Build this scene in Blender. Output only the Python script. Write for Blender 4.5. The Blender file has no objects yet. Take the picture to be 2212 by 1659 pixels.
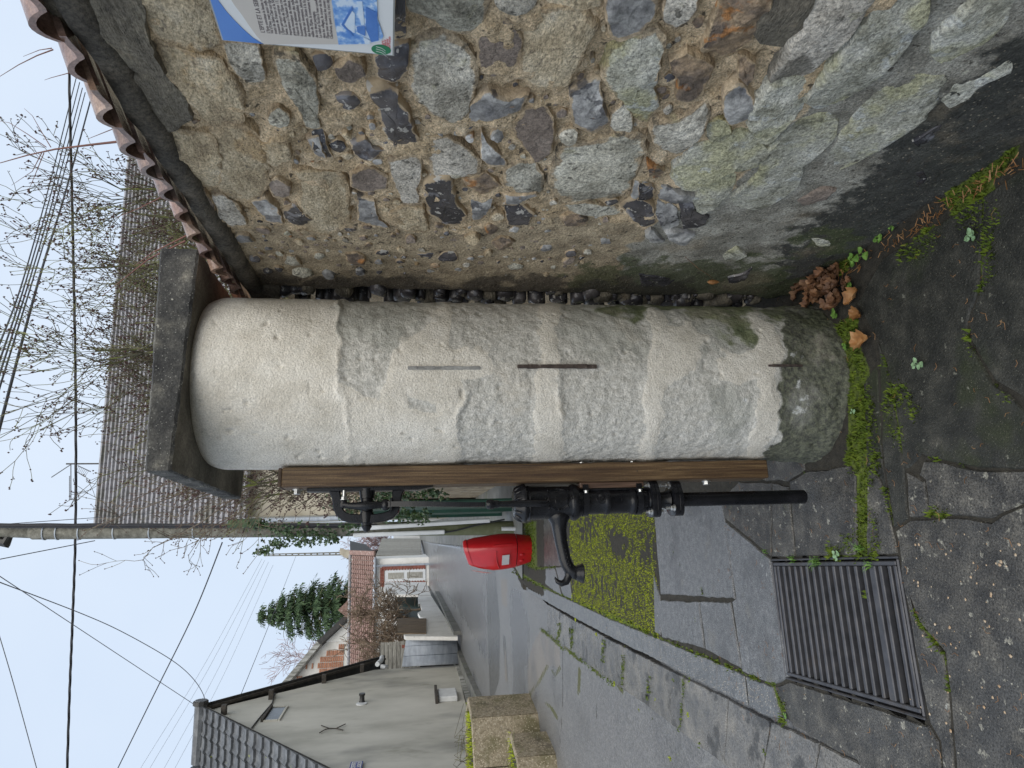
import bpy, math, random
import numpy as np
from mathutils import Vector, noise as mn
D = bpy.data
SC = bpy.context.scene
COL = SC.collection
R = random.Random(7)
rad = math.radians
# ---------------------------------------------------------------- camera
EYE = 1.55
PITCH = rad(8.0)
FPX = 1500.0                    # focal length in units of a 2212 x 1659 picture
cam_d = D.cameras.new('camera'); cam = D.objects.new('camera', cam_d); COL.objects.link(cam)
cam_d.sensor_width = 36; cam_d.lens = 36 * FPX / 2212; cam_d.clip_start = .05; cam_d.clip_end = 3000
cp, sp = math.cos(PITCH), math.sin(PITCH)
from mathutils import Matrix
_x = Vector((0, -sp, -cp)); _y = Vector((1, 0, 0)); _z = Vector((0, -cp, sp))   # portrait photo stored on its side
cam.matrix_world = Matrix(((_x.x, _y.x, _z.x, 0), (_x.y, _y.y, _z.y, 0), (_x.z, _y.z, _z.z, EYE), (0, 0, 0, 1)))
SC.camera = cam
# ---------------------------------------------------------------- world, sun, exposure
W = D.worlds.new("World"); SC.world = W; W.use_nodes = True
wn = W.node_tree.nodes; wl = W.node_tree.links; wn.clear()
SUN_EL, SUN_AZ = rad(52), rad(158)      # azimuth clockwise from +Y
sky = wn.new('ShaderNodeTexSky'); sky.sky_type = 'NISHITA'; sky.sun_disc = False
sky.sun_elevation = SUN_EL; sky.sun_rotation = SUN_AZ; sky.dust_density = 6; sky.air_density = 1.2; sky.ozone_density = 1
bg = wn.new('ShaderNodeBackground'); bg.inputs[1].default_value = .12
over = wn.new('ShaderNodeMix'); over.data_type = 'RGBA'; over.inputs[0].default_value = .93
tc = wn.new('ShaderNodeTexCoord'); nz = wn.new('ShaderNodeTexNoise'); nz.inputs['Scale'].default_value = 1.7; nz.inputs['Detail'].default_value = 5
cr = wn.new('ShaderNodeValToRGB')
k = 5.1
cr.color_ramp.elements[0].position = .3; cr.color_ramp.elements[0].color = (.60*k, .72*k, .90*k, 1)
cr.color_ramp.elements[1].position = .7; cr.color_ramp.elements[1].color = (.73*k, .83*k, .965*k, 1)
wo = wn.new('ShaderNodeOutputWorld')
wl.new(tc.outputs['Generated'], nz.inputs['Vector']); wl.new(nz.outputs[0], cr.inputs[0])
wl.new(sky.outputs[0], over.inputs[6]); wl.new(cr.outputs[0], over.inputs[7])
wl.new(over.outputs[2], bg.inputs[0]); wl.new(bg.outputs[0], wo.inputs[0])
sd = D.lights.new('sun', 'SUN'); sd.energy = 1.5; sd.angle = rad(80); sd.color = (1, .93, .80)
so = D.objects.new('sun', sd); COL.objects.link(so)
_d = Vector((math.sin(SUN_AZ)*math.cos(SUN_EL), math.cos(SUN_AZ)*math.cos(SUN_EL), math.sin(SUN_EL)))
so.rotation_euler = _d.to_track_quat('Z', 'Y').to_euler(); so.location = (0, 0, 20)
SC.view_settings.view_transform = 'Standard'; SC.view_settings.look = 'None'
SC.view_settings.exposure = .80; SC.view_settings.gamma = 1
# ---------------------------------------------------------------- measuring: a photo point on a plane of the place
def ray(X, Y):
    u = (829.5-Y)/FPX; v = (X-1106)/FPX
    return Vector((u, cp-v*sp, -sp-v*cp))
def atz(X, Y, z=0.):
    r = ray(X, Y); t = (z-EYE)/r.z
    return Vector((r.x*t, r.y*t, z))
def aty(X, Y, y):
    r = ray(X, Y); t = y/r.y
    return Vector((r.x*t, y, EYE+r.z*t))
def atp(X, Y, o, n):
    r = ray(X, Y); o = Vector(o)-Vector((0, 0, EYE)); t = o.dot(n)/r.dot(n)
    return Vector((0, 0, EYE))+r*t
def rise(y):            # the street climbs gently away from the pump
    return .028*max(0., y-8.) if y < 60 else .028*52+.01*(y-60)
def atroad(X, Y, dz=0.):
    r = ray(X, Y); t = 1.; lo, hi = .5, 400.
    for _ in range(50):
        m = (lo+hi)/2; p = r*m
        if EYE+p.z > rise(p.y)+dz: lo = m
        else: hi = m
    p = r*lo; return Vector((p.x, p.y, rise(p.y)+dz))
def projn(P):           # n x 3 array -> photo coordinates
    y = P[:, 1]; z = P[:, 2]-EYE; d = y*cp-z*sp
    return 1106+FPX*(-y*sp-z*cp)/d, 829.5-FPX*P[:, 0]/d
# ---------------------------------------------------------------- objects
WL = {}
def _fin(o, name, parent):
    COL.objects.link(o)
    if parent is not None: o.parent = parent
def empty(name, loc, label, cat, group=None):
    o = D.objects.new(name, None); o.empty_display_size = .1
    o.location = loc; COL.objects.link(o); WL[o.name] = Vector(loc)
    o['label'] = label; o['category'] = cat
    if group: o['group'] = group
    return o
def tag(o, label=None, cat=None, group=None, kind=None):
    if label: o['label'] = label
    if cat: o['category'] = cat
    if group: o['group'] = group
    if kind: o['kind'] = kind
    return o
def mesh(name, vs, fs, mat, parent=None, smooth=False, attrs=None):
    off = WL[parent.name] if parent is not None else Vector((0, 0, 0))
    vs = np.asarray(vs, dtype=float).reshape(-1, 3)
    base = off
    if parent is None:
        base = Vector((float(vs[:, 0].mean()), float(vs[:, 1].mean()), float(vs[:, 2].min())))
    m = D.meshes.new(name)
    m.from_pydata((vs-np.array(base)).tolist(), [], fs)
    if mat is not None:
        for q in (mat if isinstance(mat, (list, tuple)) else [mat]): m.materials.append(q)
    if smooth: m.polygons.foreach_set('use_smooth', [True]*len(m.polygons))
    if attrs:
        for kx, a in attrs.items():
            t = m.attributes.new(kx, 'FLOAT', 'POINT'); t.data.foreach_set('value', np.asarray(a, dtype=np.float32))
    m.update()
    o = D.objects.new(name, m); _fin(o, name, parent)
    if parent is None: o.location = base; WL[o.name] = base
    else: WL[o.name] = off
    return o
def copy_tree(o, parent=None):
    c = o.copy(); COL.objects.link(c); c.parent = parent
    if parent is not None: c.matrix_parent_inverse = o.matrix_parent_inverse
    for ch in list(KIDS(o)): copy_tree(ch, c)
    return c
def KIDS(o): return [q for q in COL.objects if q.parent == o]
class B:
    def __init__(s): s.v = []; s.f = []
    def add(s, vs, fs):
        n = len(s.v); s.v += [tuple(q) for q in vs]; s.f += [tuple(i+n for i in f) for f in fs]; return s
    def box(s, c, ax, hs, bev=0):
        c = Vector(c); a = [Vector(q).normalized()*h for q, h in zip(ax, hs)]
        vs = []
        if bev <= 0:
            for i in (-1, 1):
                for j in (-1, 1):
                    for k2 in (-1, 1): vs.append(c+a[0]*i+a[1]*j+a[2]*k2)
            return s.add(vs, [(0, 1, 3, 2), (4, 6, 7, 5), (0, 4, 5, 1), (2, 3, 7, 6), (0, 2, 6, 4), (1, 5, 7, 3)])
        # chamfered box from 24 verts
        import itertools
        idx = {}
        fr = [max(0., 1-bev/h) for h in hs]
        for sg in itertools.product((-1, 1), repeat=3):
            for k2 in range(3):
                q = c.copy()
                for m2 in range(3): q = q+a[m2]*sg[m2]*(1 if m2 == k2 else fr[m2])
                idx[(sg, k2)] = len(vs); vs.append(q)
        fs = []
        for k2 in range(3):
            o1, o2 = [(1, 2), (2, 0), (0, 1)][k2]
            for g in (-1, 1):
                L = []
                for (p, q) in ((-1, -1), (1, -1), (1, 1), (-1, 1)):
                    sg = [0, 0, 0]; sg[k2] = g; sg[o1] = p; sg[o2] = q; L.append(idx[(tuple(sg), k2)])
                fs.append(L if g > 0 else L[::-1])
        for k2 in range(3):       # edges along axis k2
            o1, o2 = [(1, 2), (2, 0), (0, 1)][k2]
            for p in (-1, 1):
                for q in (-1, 1):
                    s0 = [0, 0, 0]; s0[o1] = p; s0[o2] = q; s1 = list(s0); s0[k2] = -1; s1[k2] = 1
                    L = [idx[(tuple(s0), o1)], idx[(tuple(s1), o1)], idx[(tuple(s1), o2)], idx[(tuple(s0), o2)]]
                    fs.append(L if p*q > 0 else L[::-1])
        for sg in itertools.product((-1, 1), repeat=3):
            L = [idx[(sg, 0)], idx[(sg, 1)], idx[(sg, 2)]]
            fs.append(L if sg[0]*sg[1]*sg[2] > 0 else L[::-1])
        return s.add(vs, fs)
    def tube(s, pts, rs, seg=8, caps=True, flat=None):
        pts = [Vector(p) for p in pts]; n = len(pts)
        if not hasattr(rs, '__len__'): rs = [rs]*n
        t0 = (pts[1]-pts[0]).normalized()
        up = Vector((0, 0, 1)) if abs(t0.z) < .9 else Vector((1, 0, 0))
        if flat is not None: up = Vector(flat[0])
        nx = t0.cross(up).normalized(); vs = []
        for i, p in enumerate(pts):
            t = (pts[min(i+1, n-1)]-pts[max(i-1, 0)]).normalized()
            nx = (nx-t*nx.dot(t)).normalized(); ny = t.cross(nx)
            for k2 in range(seg):
                a = 2*math.pi*(k2+.5*(seg == 4))/seg
                fy = flat[1] if flat is not None else 1
                vs.append(p+(nx*math.cos(a)*fy+ny*math.sin(a))*rs[i])
        fs = []
        for i in range(n-1):
            for k2 in range(seg):
                a = i*seg+k2; b = i*seg+(k2+1) % seg
                fs.append((a, b, b+seg, a+seg))
        if caps:
            fs.append(tuple(range(seg))[::-1]); fs.append(tuple((n-1)*seg+k2 for k2 in range(seg)))
        return s.add(vs, fs)
    def lathe(s, o, ax, prof, seg=32, lobes=None):
        o = Vector(o); ax = Vector(ax).normalized()
        up = Vector((0, 0, 1)) if abs(ax.z) < .9 else Vector((1, 0, 0))
        nx = ax.cross(up).normalized(); ny = ax.cross(nx); vs = []; fs = []
        for h, r in prof:
            for k2 in range(seg):
                a = 2*math.pi*k2/seg; rr = r*(lobes(a) if lobes else 1)
                vs.append(o+ax*h+(nx*math.cos(a)+ny*math.sin(a))*rr)
        for i in range(len(prof)-1):
            for k2 in range(seg):
                a = i*seg+k2; b = i*seg+(k2+1) % seg
                fs.append((a, b, b+seg, a+seg))
        fs.append(tuple(range(seg))[::-1]); fs.append(tuple((len(prof)-1)*seg+k2 for k2 in range(seg)))
        return s.add(vs, fs)
    def prism(s, poly, d):
        d = Vector(d); n = len(poly); poly = [Vector(p) for p in poly]
        vs = poly+[p+d for p in poly]
        fs = [tuple(range(n)), tuple(range(2*n-1, n-1, -1))]+[(i, i+n, (i+1) % n+n, (i+1) % n) for i in range(n)]
        return s.add(vs, fs)
    def quad(s, *p): return s.add(p, [tuple(range(len(p)))])
    def build(s, name, mat, parent=None, smooth=False): return mesh(name, s.v, s.f, mat, parent, smooth)
def smooth_angle(o, deg=35):
    m = o.data; m.polygons.foreach_set('use_smooth', [True]*len(m.polygons))
    try: m.set_sharp_from_angle(angle=rad(deg))
    except Exception: pass
    return o
# ---------------------------------------------------------------- materials
MATS = {}
def mat(name, cols, scale=8, detail=6, rough=.8, bump=0, bscale=60, stretch=(1, 1, 1), spots=(), attr=(), rand=0, metal=0,
        zones=(), rnoise=0, coat=0, vor=None, spec=.5, dist=0, bdist=.01, hue=0, bump2=None, grain=None):
    m = D.materials.new(name); m.use_nodes = True; N = m.node_tree.nodes; L = m.node_tree.links; N.clear()
    out = N.new('ShaderNodeOutputMaterial'); P = N.new('ShaderNodeBsdfPrincipled'); L.new(P.outputs[0], out.inputs[0])
    g = N.new('ShaderNodeNewGeometry'); mp = N.new('ShaderNodeMapping'); L.new(g.outputs['Position'], mp.inputs[0]); mp.inputs['Scale'].default_value = stretch
    def noise(sc, de=5, src=None, di=0, ro=.6):
        n = N.new('ShaderNodeTexNoise'); n.inputs['Scale'].default_value = sc; n.inputs['Detail'].default_value = de
        n.inputs['Roughness'].default_value = ro
        n.inputs['Distortion'].default_value = di; L.new(src or mp.outputs[0], n.inputs['Vector']); return n.outputs[0]
    def math_(op, a, b=None, clamp=False):
        q = N.new('ShaderNodeMath'); q.operation = op; q.use_clamp = clamp
        for i, x in enumerate((a, b)):
            if x is None: continue
            if isinstance(x, (int, float)): q.inputs[i].default_value = x
            else: L.new(x, q.inputs[i])
        return q.outputs[0]
    def mix(f, a, b, mode='MIX'):
        q = N.new('ShaderNodeMix'); q.data_type = 'RGBA'; q.blend_type = mode
        for i, x in ((0, f), (6, a), (7, b)):
            if isinstance(x, (int, float)): q.inputs[i].default_value = x
            elif isinstance(x, tuple): q.inputs[i].default_value = (*x, 1)
            else: L.new(x, q.inputs[i])
        return q.outputs[2]
    def step(x, lo, hi):
        q = N.new('ShaderNodeMapRange'); q.interpolation_type = 'SMOOTHSTEP'
        q.inputs['From Min'].default_value = lo; q.inputs['From Max'].default_value = hi; L.new(x, q.inputs['Value']); return q.outputs[0]
    f = noise(scale, detail, di=dist)
    r = N.new('ShaderNodeValToRGB'); L.new(f, r.inputs[0]); el = r.color_ramp.elements
    if len(cols[0]) == 3 and not hasattr(cols[0][0], '__len__') and len(cols) and not isinstance(cols[0][1], tuple):
        n = len(cols); cols = [(.3+.4*i/max(1, n-1), c) for i, c in enumerate(cols)]
    el[0].position, el[0].color = cols[0][0], (*cols[0][1], 1)
    el[1].position, el[1].color = cols[-1][0], (*cols[-1][1], 1)
    for p, c in cols[1:-1]:
        e = el.new(p); e.color = (*c, 1)
    c = r.outputs[0]; rg = rough
    if rand:
        oi = N.new('ShaderNodeObjectInfo'); v = N.new('ShaderNodeHueSaturation')
        L.new(math_('ADD', math_('MULTIPLY', oi.outputs['Random'], 2*rand), 1-rand), v.inputs['Value']); L.new(c, v.inputs['Color'])
        if hue:
            L.new(math_('ADD', math_('MULTIPLY', math_('FRACT', math_('MULTIPLY', oi.outputs['Random'], 7.3)), hue), .5-hue/2), v.inputs['Hue'])
        c = v.outputs[0]
    hsum = None
    sepz = N.new('ShaderNodeSeparateXYZ'); L.new(g.outputs['Position'], sepz.inputs[0])
    rcur = rough
    def rmix(fac, val):
        nonlocal rcur
        q = N.new('ShaderNodeMix'); q.data_type = 'FLOAT'; L.new(fac, q.inputs[0])
        if isinstance(rcur, (int, float)): q.inputs[2].default_value = rcur
        else: L.new(rcur, q.inputs[2])
        q.inputs[3].default_value = val; rcur = q.outputs[0]
    for (lo, hi, col, amt, nsc, nam, *rr) in zones:       # height zones, edge broken by noise
        zz = math_('ADD', sepz.outputs[2], math_('MULTIPLY', math_('SUBTRACT', noise(nsc, 5), .5), nam))
        fz = math_('MULTIPLY', step(zz, lo, hi), amt)
        c = mix(fz, c, col)
        if rr: rmix(fz, rr[0])
    for (nm, col, amt, nsc, nam, *rr) in attr:
        a = N.new('ShaderNodeAttribute'); a.attribute_name = nm
        x = math_('ADD', a.outputs['Fac'], math_('MULTIPLY', math_('SUBTRACT', noise(nsc, 5), .5), nam))
        fz = math_('MULTIPLY', step(x, .42, .58), amt)
        if isinstance(col, list):
            r2 = N.new('ShaderNodeValToRGB'); L.new(noise(col[0], 6), r2.inputs[0])
            r2.color_ramp.elements[0].position = .35; r2.color_ramp.elements[0].color = (*col[1], 1)
            r2.color_ramp.elements[1].position = .65; r2.color_ramp.elements[1].color = (*col[2], 1)
            col = r2.outputs[0]
        c = mix(fz, c, col)
        if rr: rmix(fz, rr[0])
    for (sc, lo, hi, col, amt, *rr) in spots:
        fz = math_('MULTIPLY', step(noise(sc, 4), lo, hi), amt)
        c = mix(fz, c, col)
        if rr: rmix(fz, rr[0])
    if vor:       # speckles: (scale, radius, colour, amount)
        for (sc, ra, col, amt) in vor:
            vv = N.new('ShaderNodeTexVoronoi'); vv.inputs['Scale'].default_value = sc; L.new(mp.outputs[0], vv.inputs['Vector'])
            wn2 = N.new('ShaderNodeTexWhiteNoise'); L.new(vv.outputs['Color'], wn2.inputs['Vector'])
            fz = math_('MULTIPLY', math_('SUBTRACT', 1, step(vv.outputs['Distance'], ra*.6, ra)), math_('MULTIPLY', step(wn2.outputs[0], .4, .6), amt))
            c = mix(fz, c, col)
    if grain:
        q = N.new('ShaderNodeMapRange'); q.inputs['From Min'].default_value = .32; q.inputs['From Max'].default_value = .68
        q.inputs['To Min'].default_value = 1-grain[1]; q.inputs['To Max'].default_value = 1+grain[1]; L.new(noise(grain[0], 3, g.outputs['Position'], 0, .7), q.inputs['Value'])
        gg_ = N.new('ShaderNodeCombineColor'); [L.new(q.outputs[0], gg_.inputs[i]) for i in range(3)]
        c = mix(1., c, gg_.outputs[0], 'MULTIPLY')
    L.new(c, P.inputs['Base Color'])
    if rnoise:
        q = math_('ADD', rcur, math_('MULTIPLY', math_('SUBTRACT', noise(scale*1.7, 4), .5), rnoise), True); rcur = q
    if isinstance(rcur, (int, float)): P.inputs['Roughness'].default_value = rcur
    else: L.new(rcur, P.inputs['Roughness'])
    P.inputs['Metallic'].default_value = metal; P.inputs['Coat Weight'].default_value = coat; P.inputs['Specular IOR Level'].default_value = spec
    if bump:
        h = noise(bscale, 8, ro=.65)
        if bump2: h = math_('ADD', h, math_('MULTIPLY', noise(bump2[0], 4), bump2[1]))
        b = N.new('ShaderNodeBump'); b.inputs['Strength'].default_value = bump; b.inputs['Distance'].default_value = bdist
        L.new(h, b.inputs['Height']); L.new(b.outputs[0], P.inputs['Normal'])
    MATS[name] = m; return m
def segd(px, py, a, b):
    ax, ay = a; bx, by = b; dx, dy = bx-ax, by-ay; l2 = dx*dx+dy*dy+1e-9
    t = np.clip(((px-ax)*dx+(py-ay)*dy)/l2, 0, 1)
    return np.hypot(px-ax-t*dx, py-ay-t*dy)
def polymask(px, py, polys, feather=6.):
    """0..1 field: 1 inside the traced outlines, 0 outside, soft over `feather`."""
    out = np.zeros_like(px)
    for pg in polys:
        n = len(pg); ins = np.zeros(px.shape, bool); dm = np.full(px.shape, 1e9)
        for i in range(n):
            a, b = pg[i], pg[(i+1) % n]
            dm = np.minimum(dm, segd(px, py, a, b))
            cnd = ((a[1] > py) != (b[1] > py)) & (px < (b[0]-a[0])*(py-a[1])/(b[1]-a[1]+1e-12)+a[0])
            ins ^= cnd
        sgn = np.where(ins, dm, -dm)
        out = np.maximum(out, np.clip(.5+sgn/feather*.5, 0, 1))
    return out
def linemask(px, py, lines, wd=4.):
    out = np.zeros_like(px)
    for ln in lines:
        for i in range(len(ln)-1):
            out = np.maximum(out, np.clip(1-segd(px, py, ln[i], ln[i+1])/wd, 0, 1))
    return out
def fbm(p, sc, oc=4): return mn.fractal(Vector(p)*sc, 1.0, 2.0, oc)
# ================================================================ materials used by the setting
G1 = (.10, .103, .105); G2 = (.17, .172, .165)
mat('paving', [(.27, (.020, .020, .020)), (.43, (.045, .044, .042)), (.57, (.085, .081, .073)), (.75, (.17, .16, .138))], 11, 10, .34, .55, 130, rand=.18,
    spots=[(1.6, .5, .66, (.06, .062, .064), .6, .3), (26, .62, .66, (.33, .32, .27), .65), (5.5, .685, .72, (.46, .48, .45), .85), (70, .66, .7, (.40, .36, .28), .6), (3, .62, .75, (.075, .085, .03), .55, .8)],
    vor=[(210, .24, (.30, .27, .21), .4)], attr=[('wet', (.035, .038, .036), .7, 9, .8, .3), ('algae', (.085, .10, .055), .8, 12, .9, .75)], rnoise=.3, bdist=.008, grain=(160, .75))
mat('paving_dark', [(.27, (.008, .009, .008)), (.45, (.020, .021, .018)), (.60, (.038, .038, .032)), (.78, (.09, .085, .07))], 13, 10, .55, .6, 130, rand=.1,
    spots=[(2.2, .5, .62, (.022, .030, .008), .7, .85), (24, .66, .69, (.22, .22, .18), .6), (5.5, .70, .73, (.36, .38, .34), .7)], vor=[(170, .24, (.30, .27, .22), .4)], rnoise=.3, bdist=.008, grain=(210, .55))
mat('paving_pale', [(.3, (.08, .085, .092)), (.5, (.125, .13, .137)), (.72, (.18, .183, .185))], 30, 8, .42, .3, 220, rand=.08,
    spots=[(9, .68, .71, (.5, .52, .5), .8), (2.2, .5, .66, (.06, .062, .066), .65, .3), (5, .6, .7, (.15, .145, .13), .5)], vor=[(200, .28, (.36, .34, .30), .5)], rnoise=.25, bdist=.006, grain=(170, .75), bump2=(30, .5))
mat('kerb_stone', [(.3, (.08, .087, .097)), (.55, (.13, .138, .147)), (.75, (.19, .19, .185))], 16, 8, .36, .35, 150, rand=.1,
    vor=[(95, .30, (.50, .42, .31), .85), (60, .2, (.55, .52, .45), .7)], spots=[(6, .69, .72, (.52, .54, .52), .7)], rnoise=.25, bdist=.005, grain=(150, .65))
mat('gutter_stone', [(.3, (.075, .078, .084)), (.5, (.14, .137, .132)), (.75, (.23, .215, .19))], 7, 9, .26, .4, 110, rand=.12,
    spots=[(3.5, .54, .62, (.03, .032, .036), .85, .15), (40, .66, .7, (.36, .30, .23), .5)], rnoise=.3, bdist=.006, grain=(130, .6))
mat('asphalt', [(.28, (.10, .102, .107)), (.5, (.15, .152, .157)), (.72, (.21, .21, .20))], 45, 10, .40, .5, 190,
    spots=[(.8, .5, .68, (.075, .08, .09), .55, .16), (5, .6, .75, (.19, .185, .18), .4)], vor=[(110, .34, (.34, .30, .26), .6)],
    attr=[('dark', (.045, .048, .05), .75, 25, .3, .25), ('patch', (.20, .175, .15), .6, 8, .4, .5), ('moss', (.07, .075, .02), .9, 40, .5, .9), ('wetlane', (.085, .092, .105), .6, 1.4, .5, .10)], rnoise=.3, bdist=.006, grain=(100, .6))
mat('soil', [(.016, .015, .012), (.045, .040, .030)], 40, 8, .9, .8, 90, attr=[('moss', [60, (.035, .05, .01), (.12, .16, .02)], 1, 30, .5)], bdist=.01)
mat('moss_slab', [(.3, (.03, .034, .03)), (.5, (.06, .064, .055)), (.7, (.12, .115, .095))], 9, 10, .6, .8, 130,
    attr=[('moss', [28, (.20, .235, .015), (.38, .42, .03)], 1, 15, 2.4, .9), ('bare', (.20, .155, .11), .85, 20, 1.4, .7)], vor=[(150, .3, (.32, .26, .2), .5)], bdist=.008)
mat('moss', [(.3, (.14, .18, .010)), (.5, (.31, .37, .02)), (.72, (.48, .52, .05))], 55, 6, .85, 0, spec=.25)
mat('moss_dark', [(.3, (.03, .05, .008)), (.5, (.08, .12, .012)), (.72, (.17, .22, .025))], 40, 6, .85, 0, spec=.25)
mat('grate_iron', [(.3, (.045, .047, .055)), (.55, (.075, .077, .087)), (.75, (.10, .097, .10))], 18, 8, .5, .3, 120, spots=[(5, .6, .7, (.09, .075, .065), .4)], metal=.35, rnoise=.2, bdist=.003)
mat('pit', [(.002, .002, .002), (.006, .006, .005)], 14, 6, .9, .8, 30)
mat('ground', [(.05, .055, .03), (.10, .10, .06)], 3, 8, .9, .5, 20)
mat('pavement_far', [(.3, (.10, .105, .10)), (.5, (.16, .16, .15)), (.7, (.23, .23, .21))], 3, 9, .6, .4, 40, spots=[(2.5, .55, .7, (.08, .10, .035), .6), (.9, .55, .7, (.09, .095, .1), .6, .25)])
mat('water_gloss', [(.05, .055, .06), (.07, .075, .08)], 5, 3, .1)
# ================================================================ ground
def polyr(nm, dz, mt, pts):     # a flat polygon given in photo coordinates on a level plane
    return pts
def grid_xy(xs, ys, zf):
    vs = [(x, y, zf(x, y)) for y in ys for x in xs]
    n = len(xs); fs = [(j*n+i, j*n+i+1, (j+1)*n+i+1, (j+1)*n+i) for j in range(len(ys)-1) for i in range(n-1)]
    return vs, fs
gx = sorted(set(list(np.linspace(-400, 400, 17)) + list(np.linspace(-40, 40, 17))))
gy = [-200, -60, -20, 0, 4, 8, 14, 20, 30, 40, 50, 60, 90, 150, 300, 600, 900]
# the drain pit must stay open: the sheet lies 0.45 m under the paving, slopes with the street
v, f = grid_xy(gx, gy, lambda x, y: min(rise(y), 8)-.30)
tag(mesh('ground', v, f, MATS['ground'], None, True), kind='structure')
# street surface ------------------------------------------------------
ZR = -.055
RIGHT = [(1.0, -.9), (2.0, -1.35), (3.9, -1.78), (4.53, -2.15), (5.1, -2.30), (5.8, -2.45), (6.85, -2.66), (8.2, -2.95), (9.3, -3.05), (10.4, -2.9), (12, -3.15), (20, -4.9), (35, -8.2), (60, -13.5)]
LEFT = [(1, -14), (7, -9.2), (10.5, -6.9), (14, -7.2), (18, -8.1), (24, -9.55), (30, -10.9), (45, -13.6), (60, -16.5)]
def itp(t, y): return float(np.interp(y, [a for a, b in t], [b for a, b in t]))
far = [atroad(718.9+.4*x, 995.4+.4*y, ZR) for x, y in [(470, 560), (520, 680), (585, 790), (650, 920), (740, 1130), (850, 1360)]]
LEFT = [(1, -14), (6, -9.0)]+sorted([(p.y, p.x) for p in far])+[(48, -13.9), (60, -16.8)]
LEFT = [q for i, q in enumerate(LEFT) if i == 0 or q[0] > LEFT[i-1][0]]
ys = [-2.]; 
while ys[-1] < 60: ys.append(ys[-1]+.022*max(1, ys[-1]*.42)*(3 if ys[-1] < 1 else 1))
NU = 150
vs = []
for y in ys:
    a, b = itp(LEFT, y), itp(RIGHT, y)+.25
    for i in range(NU):
        t = i/(NU-1); t = 1-(1-t)**1.0
        x = a+(b-a)*t
        camber = .035*math.sin(math.pi*min(1, max(0, t)))
        vs.append((x, y, rise(y)+ZR+camber*min(1, (y/9.))*0-(.0 if t < .97 else .03*(t-.97)/.03)))
fs = [(j*NU+i, j*NU+i+1, (j+1)*NU+i+1, (j+1)*NU+i) for j in range(len(ys)-1) for i in range(NU-1)]
P = np.array(vs); px, py = projn(P)
q7 = lambda L: [(718.9+.4*x, 995.4+.4*y) for x, y in L]
q7b = lambda L: [(1106+.2*x, 1271.9+.2*y) for x, y in L]
dark = polymask(px, py, [q7([(826, 590), (880, 590), (905, 900), (900, 1180), (850, 1350), (835, 900)])], 8)
dark = np.maximum(dark, linemask(px, py, [q7([(925, 950), (940, 1190)])], 6))
dark = np.maximum(dark, linemask(px, py, [q7b([(190, 340), (175, 700), (160, 1200)]), q7b([(925, 900), (910, 1400)]), q7b([(545, 650), (545, 1250), (520, 1659)])], 3)*.8)
patch = polymask(px, py, [q7([(905, 640), (940, 640), (940, 790), (915, 780)]), q7b([(310, 440), (520, 640), (520, 850), (400, 830), (300, 1000), (180, 1230), (165, 800), (230, 600)]), q7([(925, 940), (945, 1190), (930, 1200)])], 8)
mossr = linemask(px, py, [q7b([(385, 830), (290, 1010), (200, 1120), (175, 1240)]), q7b([(430, 890), (470, 930), (520, 850)]), q7b([(370, 1240), (430, 1290), (490, 1400)]), q7b([(320, 440), (400, 500), (520, 610), (640, 690), (780, 800), (900, 890), (1010, 960), (1100, 1040), (1200, 1100)]), q7b([(730, 860), (720, 1130)])], 6)
wl_ = polymask(px, py, [q7([(600, 400), (820, 560), (835, 1100), (740, 900), (500, 560)]), q7b([(0, 0), (100, 0), (180, 300), (150, 1200), (0, 1200)])], 40)
tag(mesh('road', vs, fs, MATS['asphalt'], None, True, dict(dark=dark, patch=patch, moss=mossr, wetlane=wl_)), kind='structure')
# far pavement + kerb on the left, and pavement behind the bin on the right
def strip(name, ysl, inner, outer, zt, mt, thick=.14):
    vs = []; fs = []
    for y in ysl:
        a, b = inner(y), outer(y); z = rise(y)+zt
        vs += [(a, y, z-thick), (a, y, z-.01), (a+(b-a)/abs(b-a)*.012, y, z), (b, y, z)]
    for j in range(len(ysl)-1):
        for i in range(3): fs.append((j*4+i, j*4+i+1, (j+1)*4+i+1, (j+1)*4+i))
    return tag(mesh(name, vs, fs, mt), kind='structure')
ysl = [6+i*1.5 for i in range(37)]
strip('pavement', ysl, lambda y: itp(LEFT, y)-.16, lambda y: -26, .065, MATS['pavement_far'])
kr = empty('kerb', (itp(LEFT, 14), 14, rise(14)), 'low pale concrete kerb along the far side of the road', 'kerb')
y = 7.
while y < 56:
    y2 = y+1.0
    a, b = itp(LEFT, y), itp(LEFT, y2); e = .006
    bb = B(); z1, z2 = rise(y)+.075+R.uniform(-.006, .006), rise(y2)+.075
    bb.add([(a, y+e, z1-.2), (a, y+e, z1), (a-.15, y+e, z1), (a-.15, y+e, z1-.2), (b, y2-e, z2-.2), (b, y2-e, z2), (b-.15, y2-e, z2), (b-.15, y2-e, z2-.2)],
           [(0, 1, 2, 3), (7, 6, 5, 4), (0, 4, 5, 1), (1, 5, 6, 2), (2, 6, 7, 3)])
    bb.build('kerb_stone', MATS['pavement_far'], kr); y = y2
strip('pavement', [9.6+i*1.2 for i in range(42)], lambda y: itp(RIGHT, y)+.26, lambda y: 1.0, .01, MATS['pavement_far'])
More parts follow.
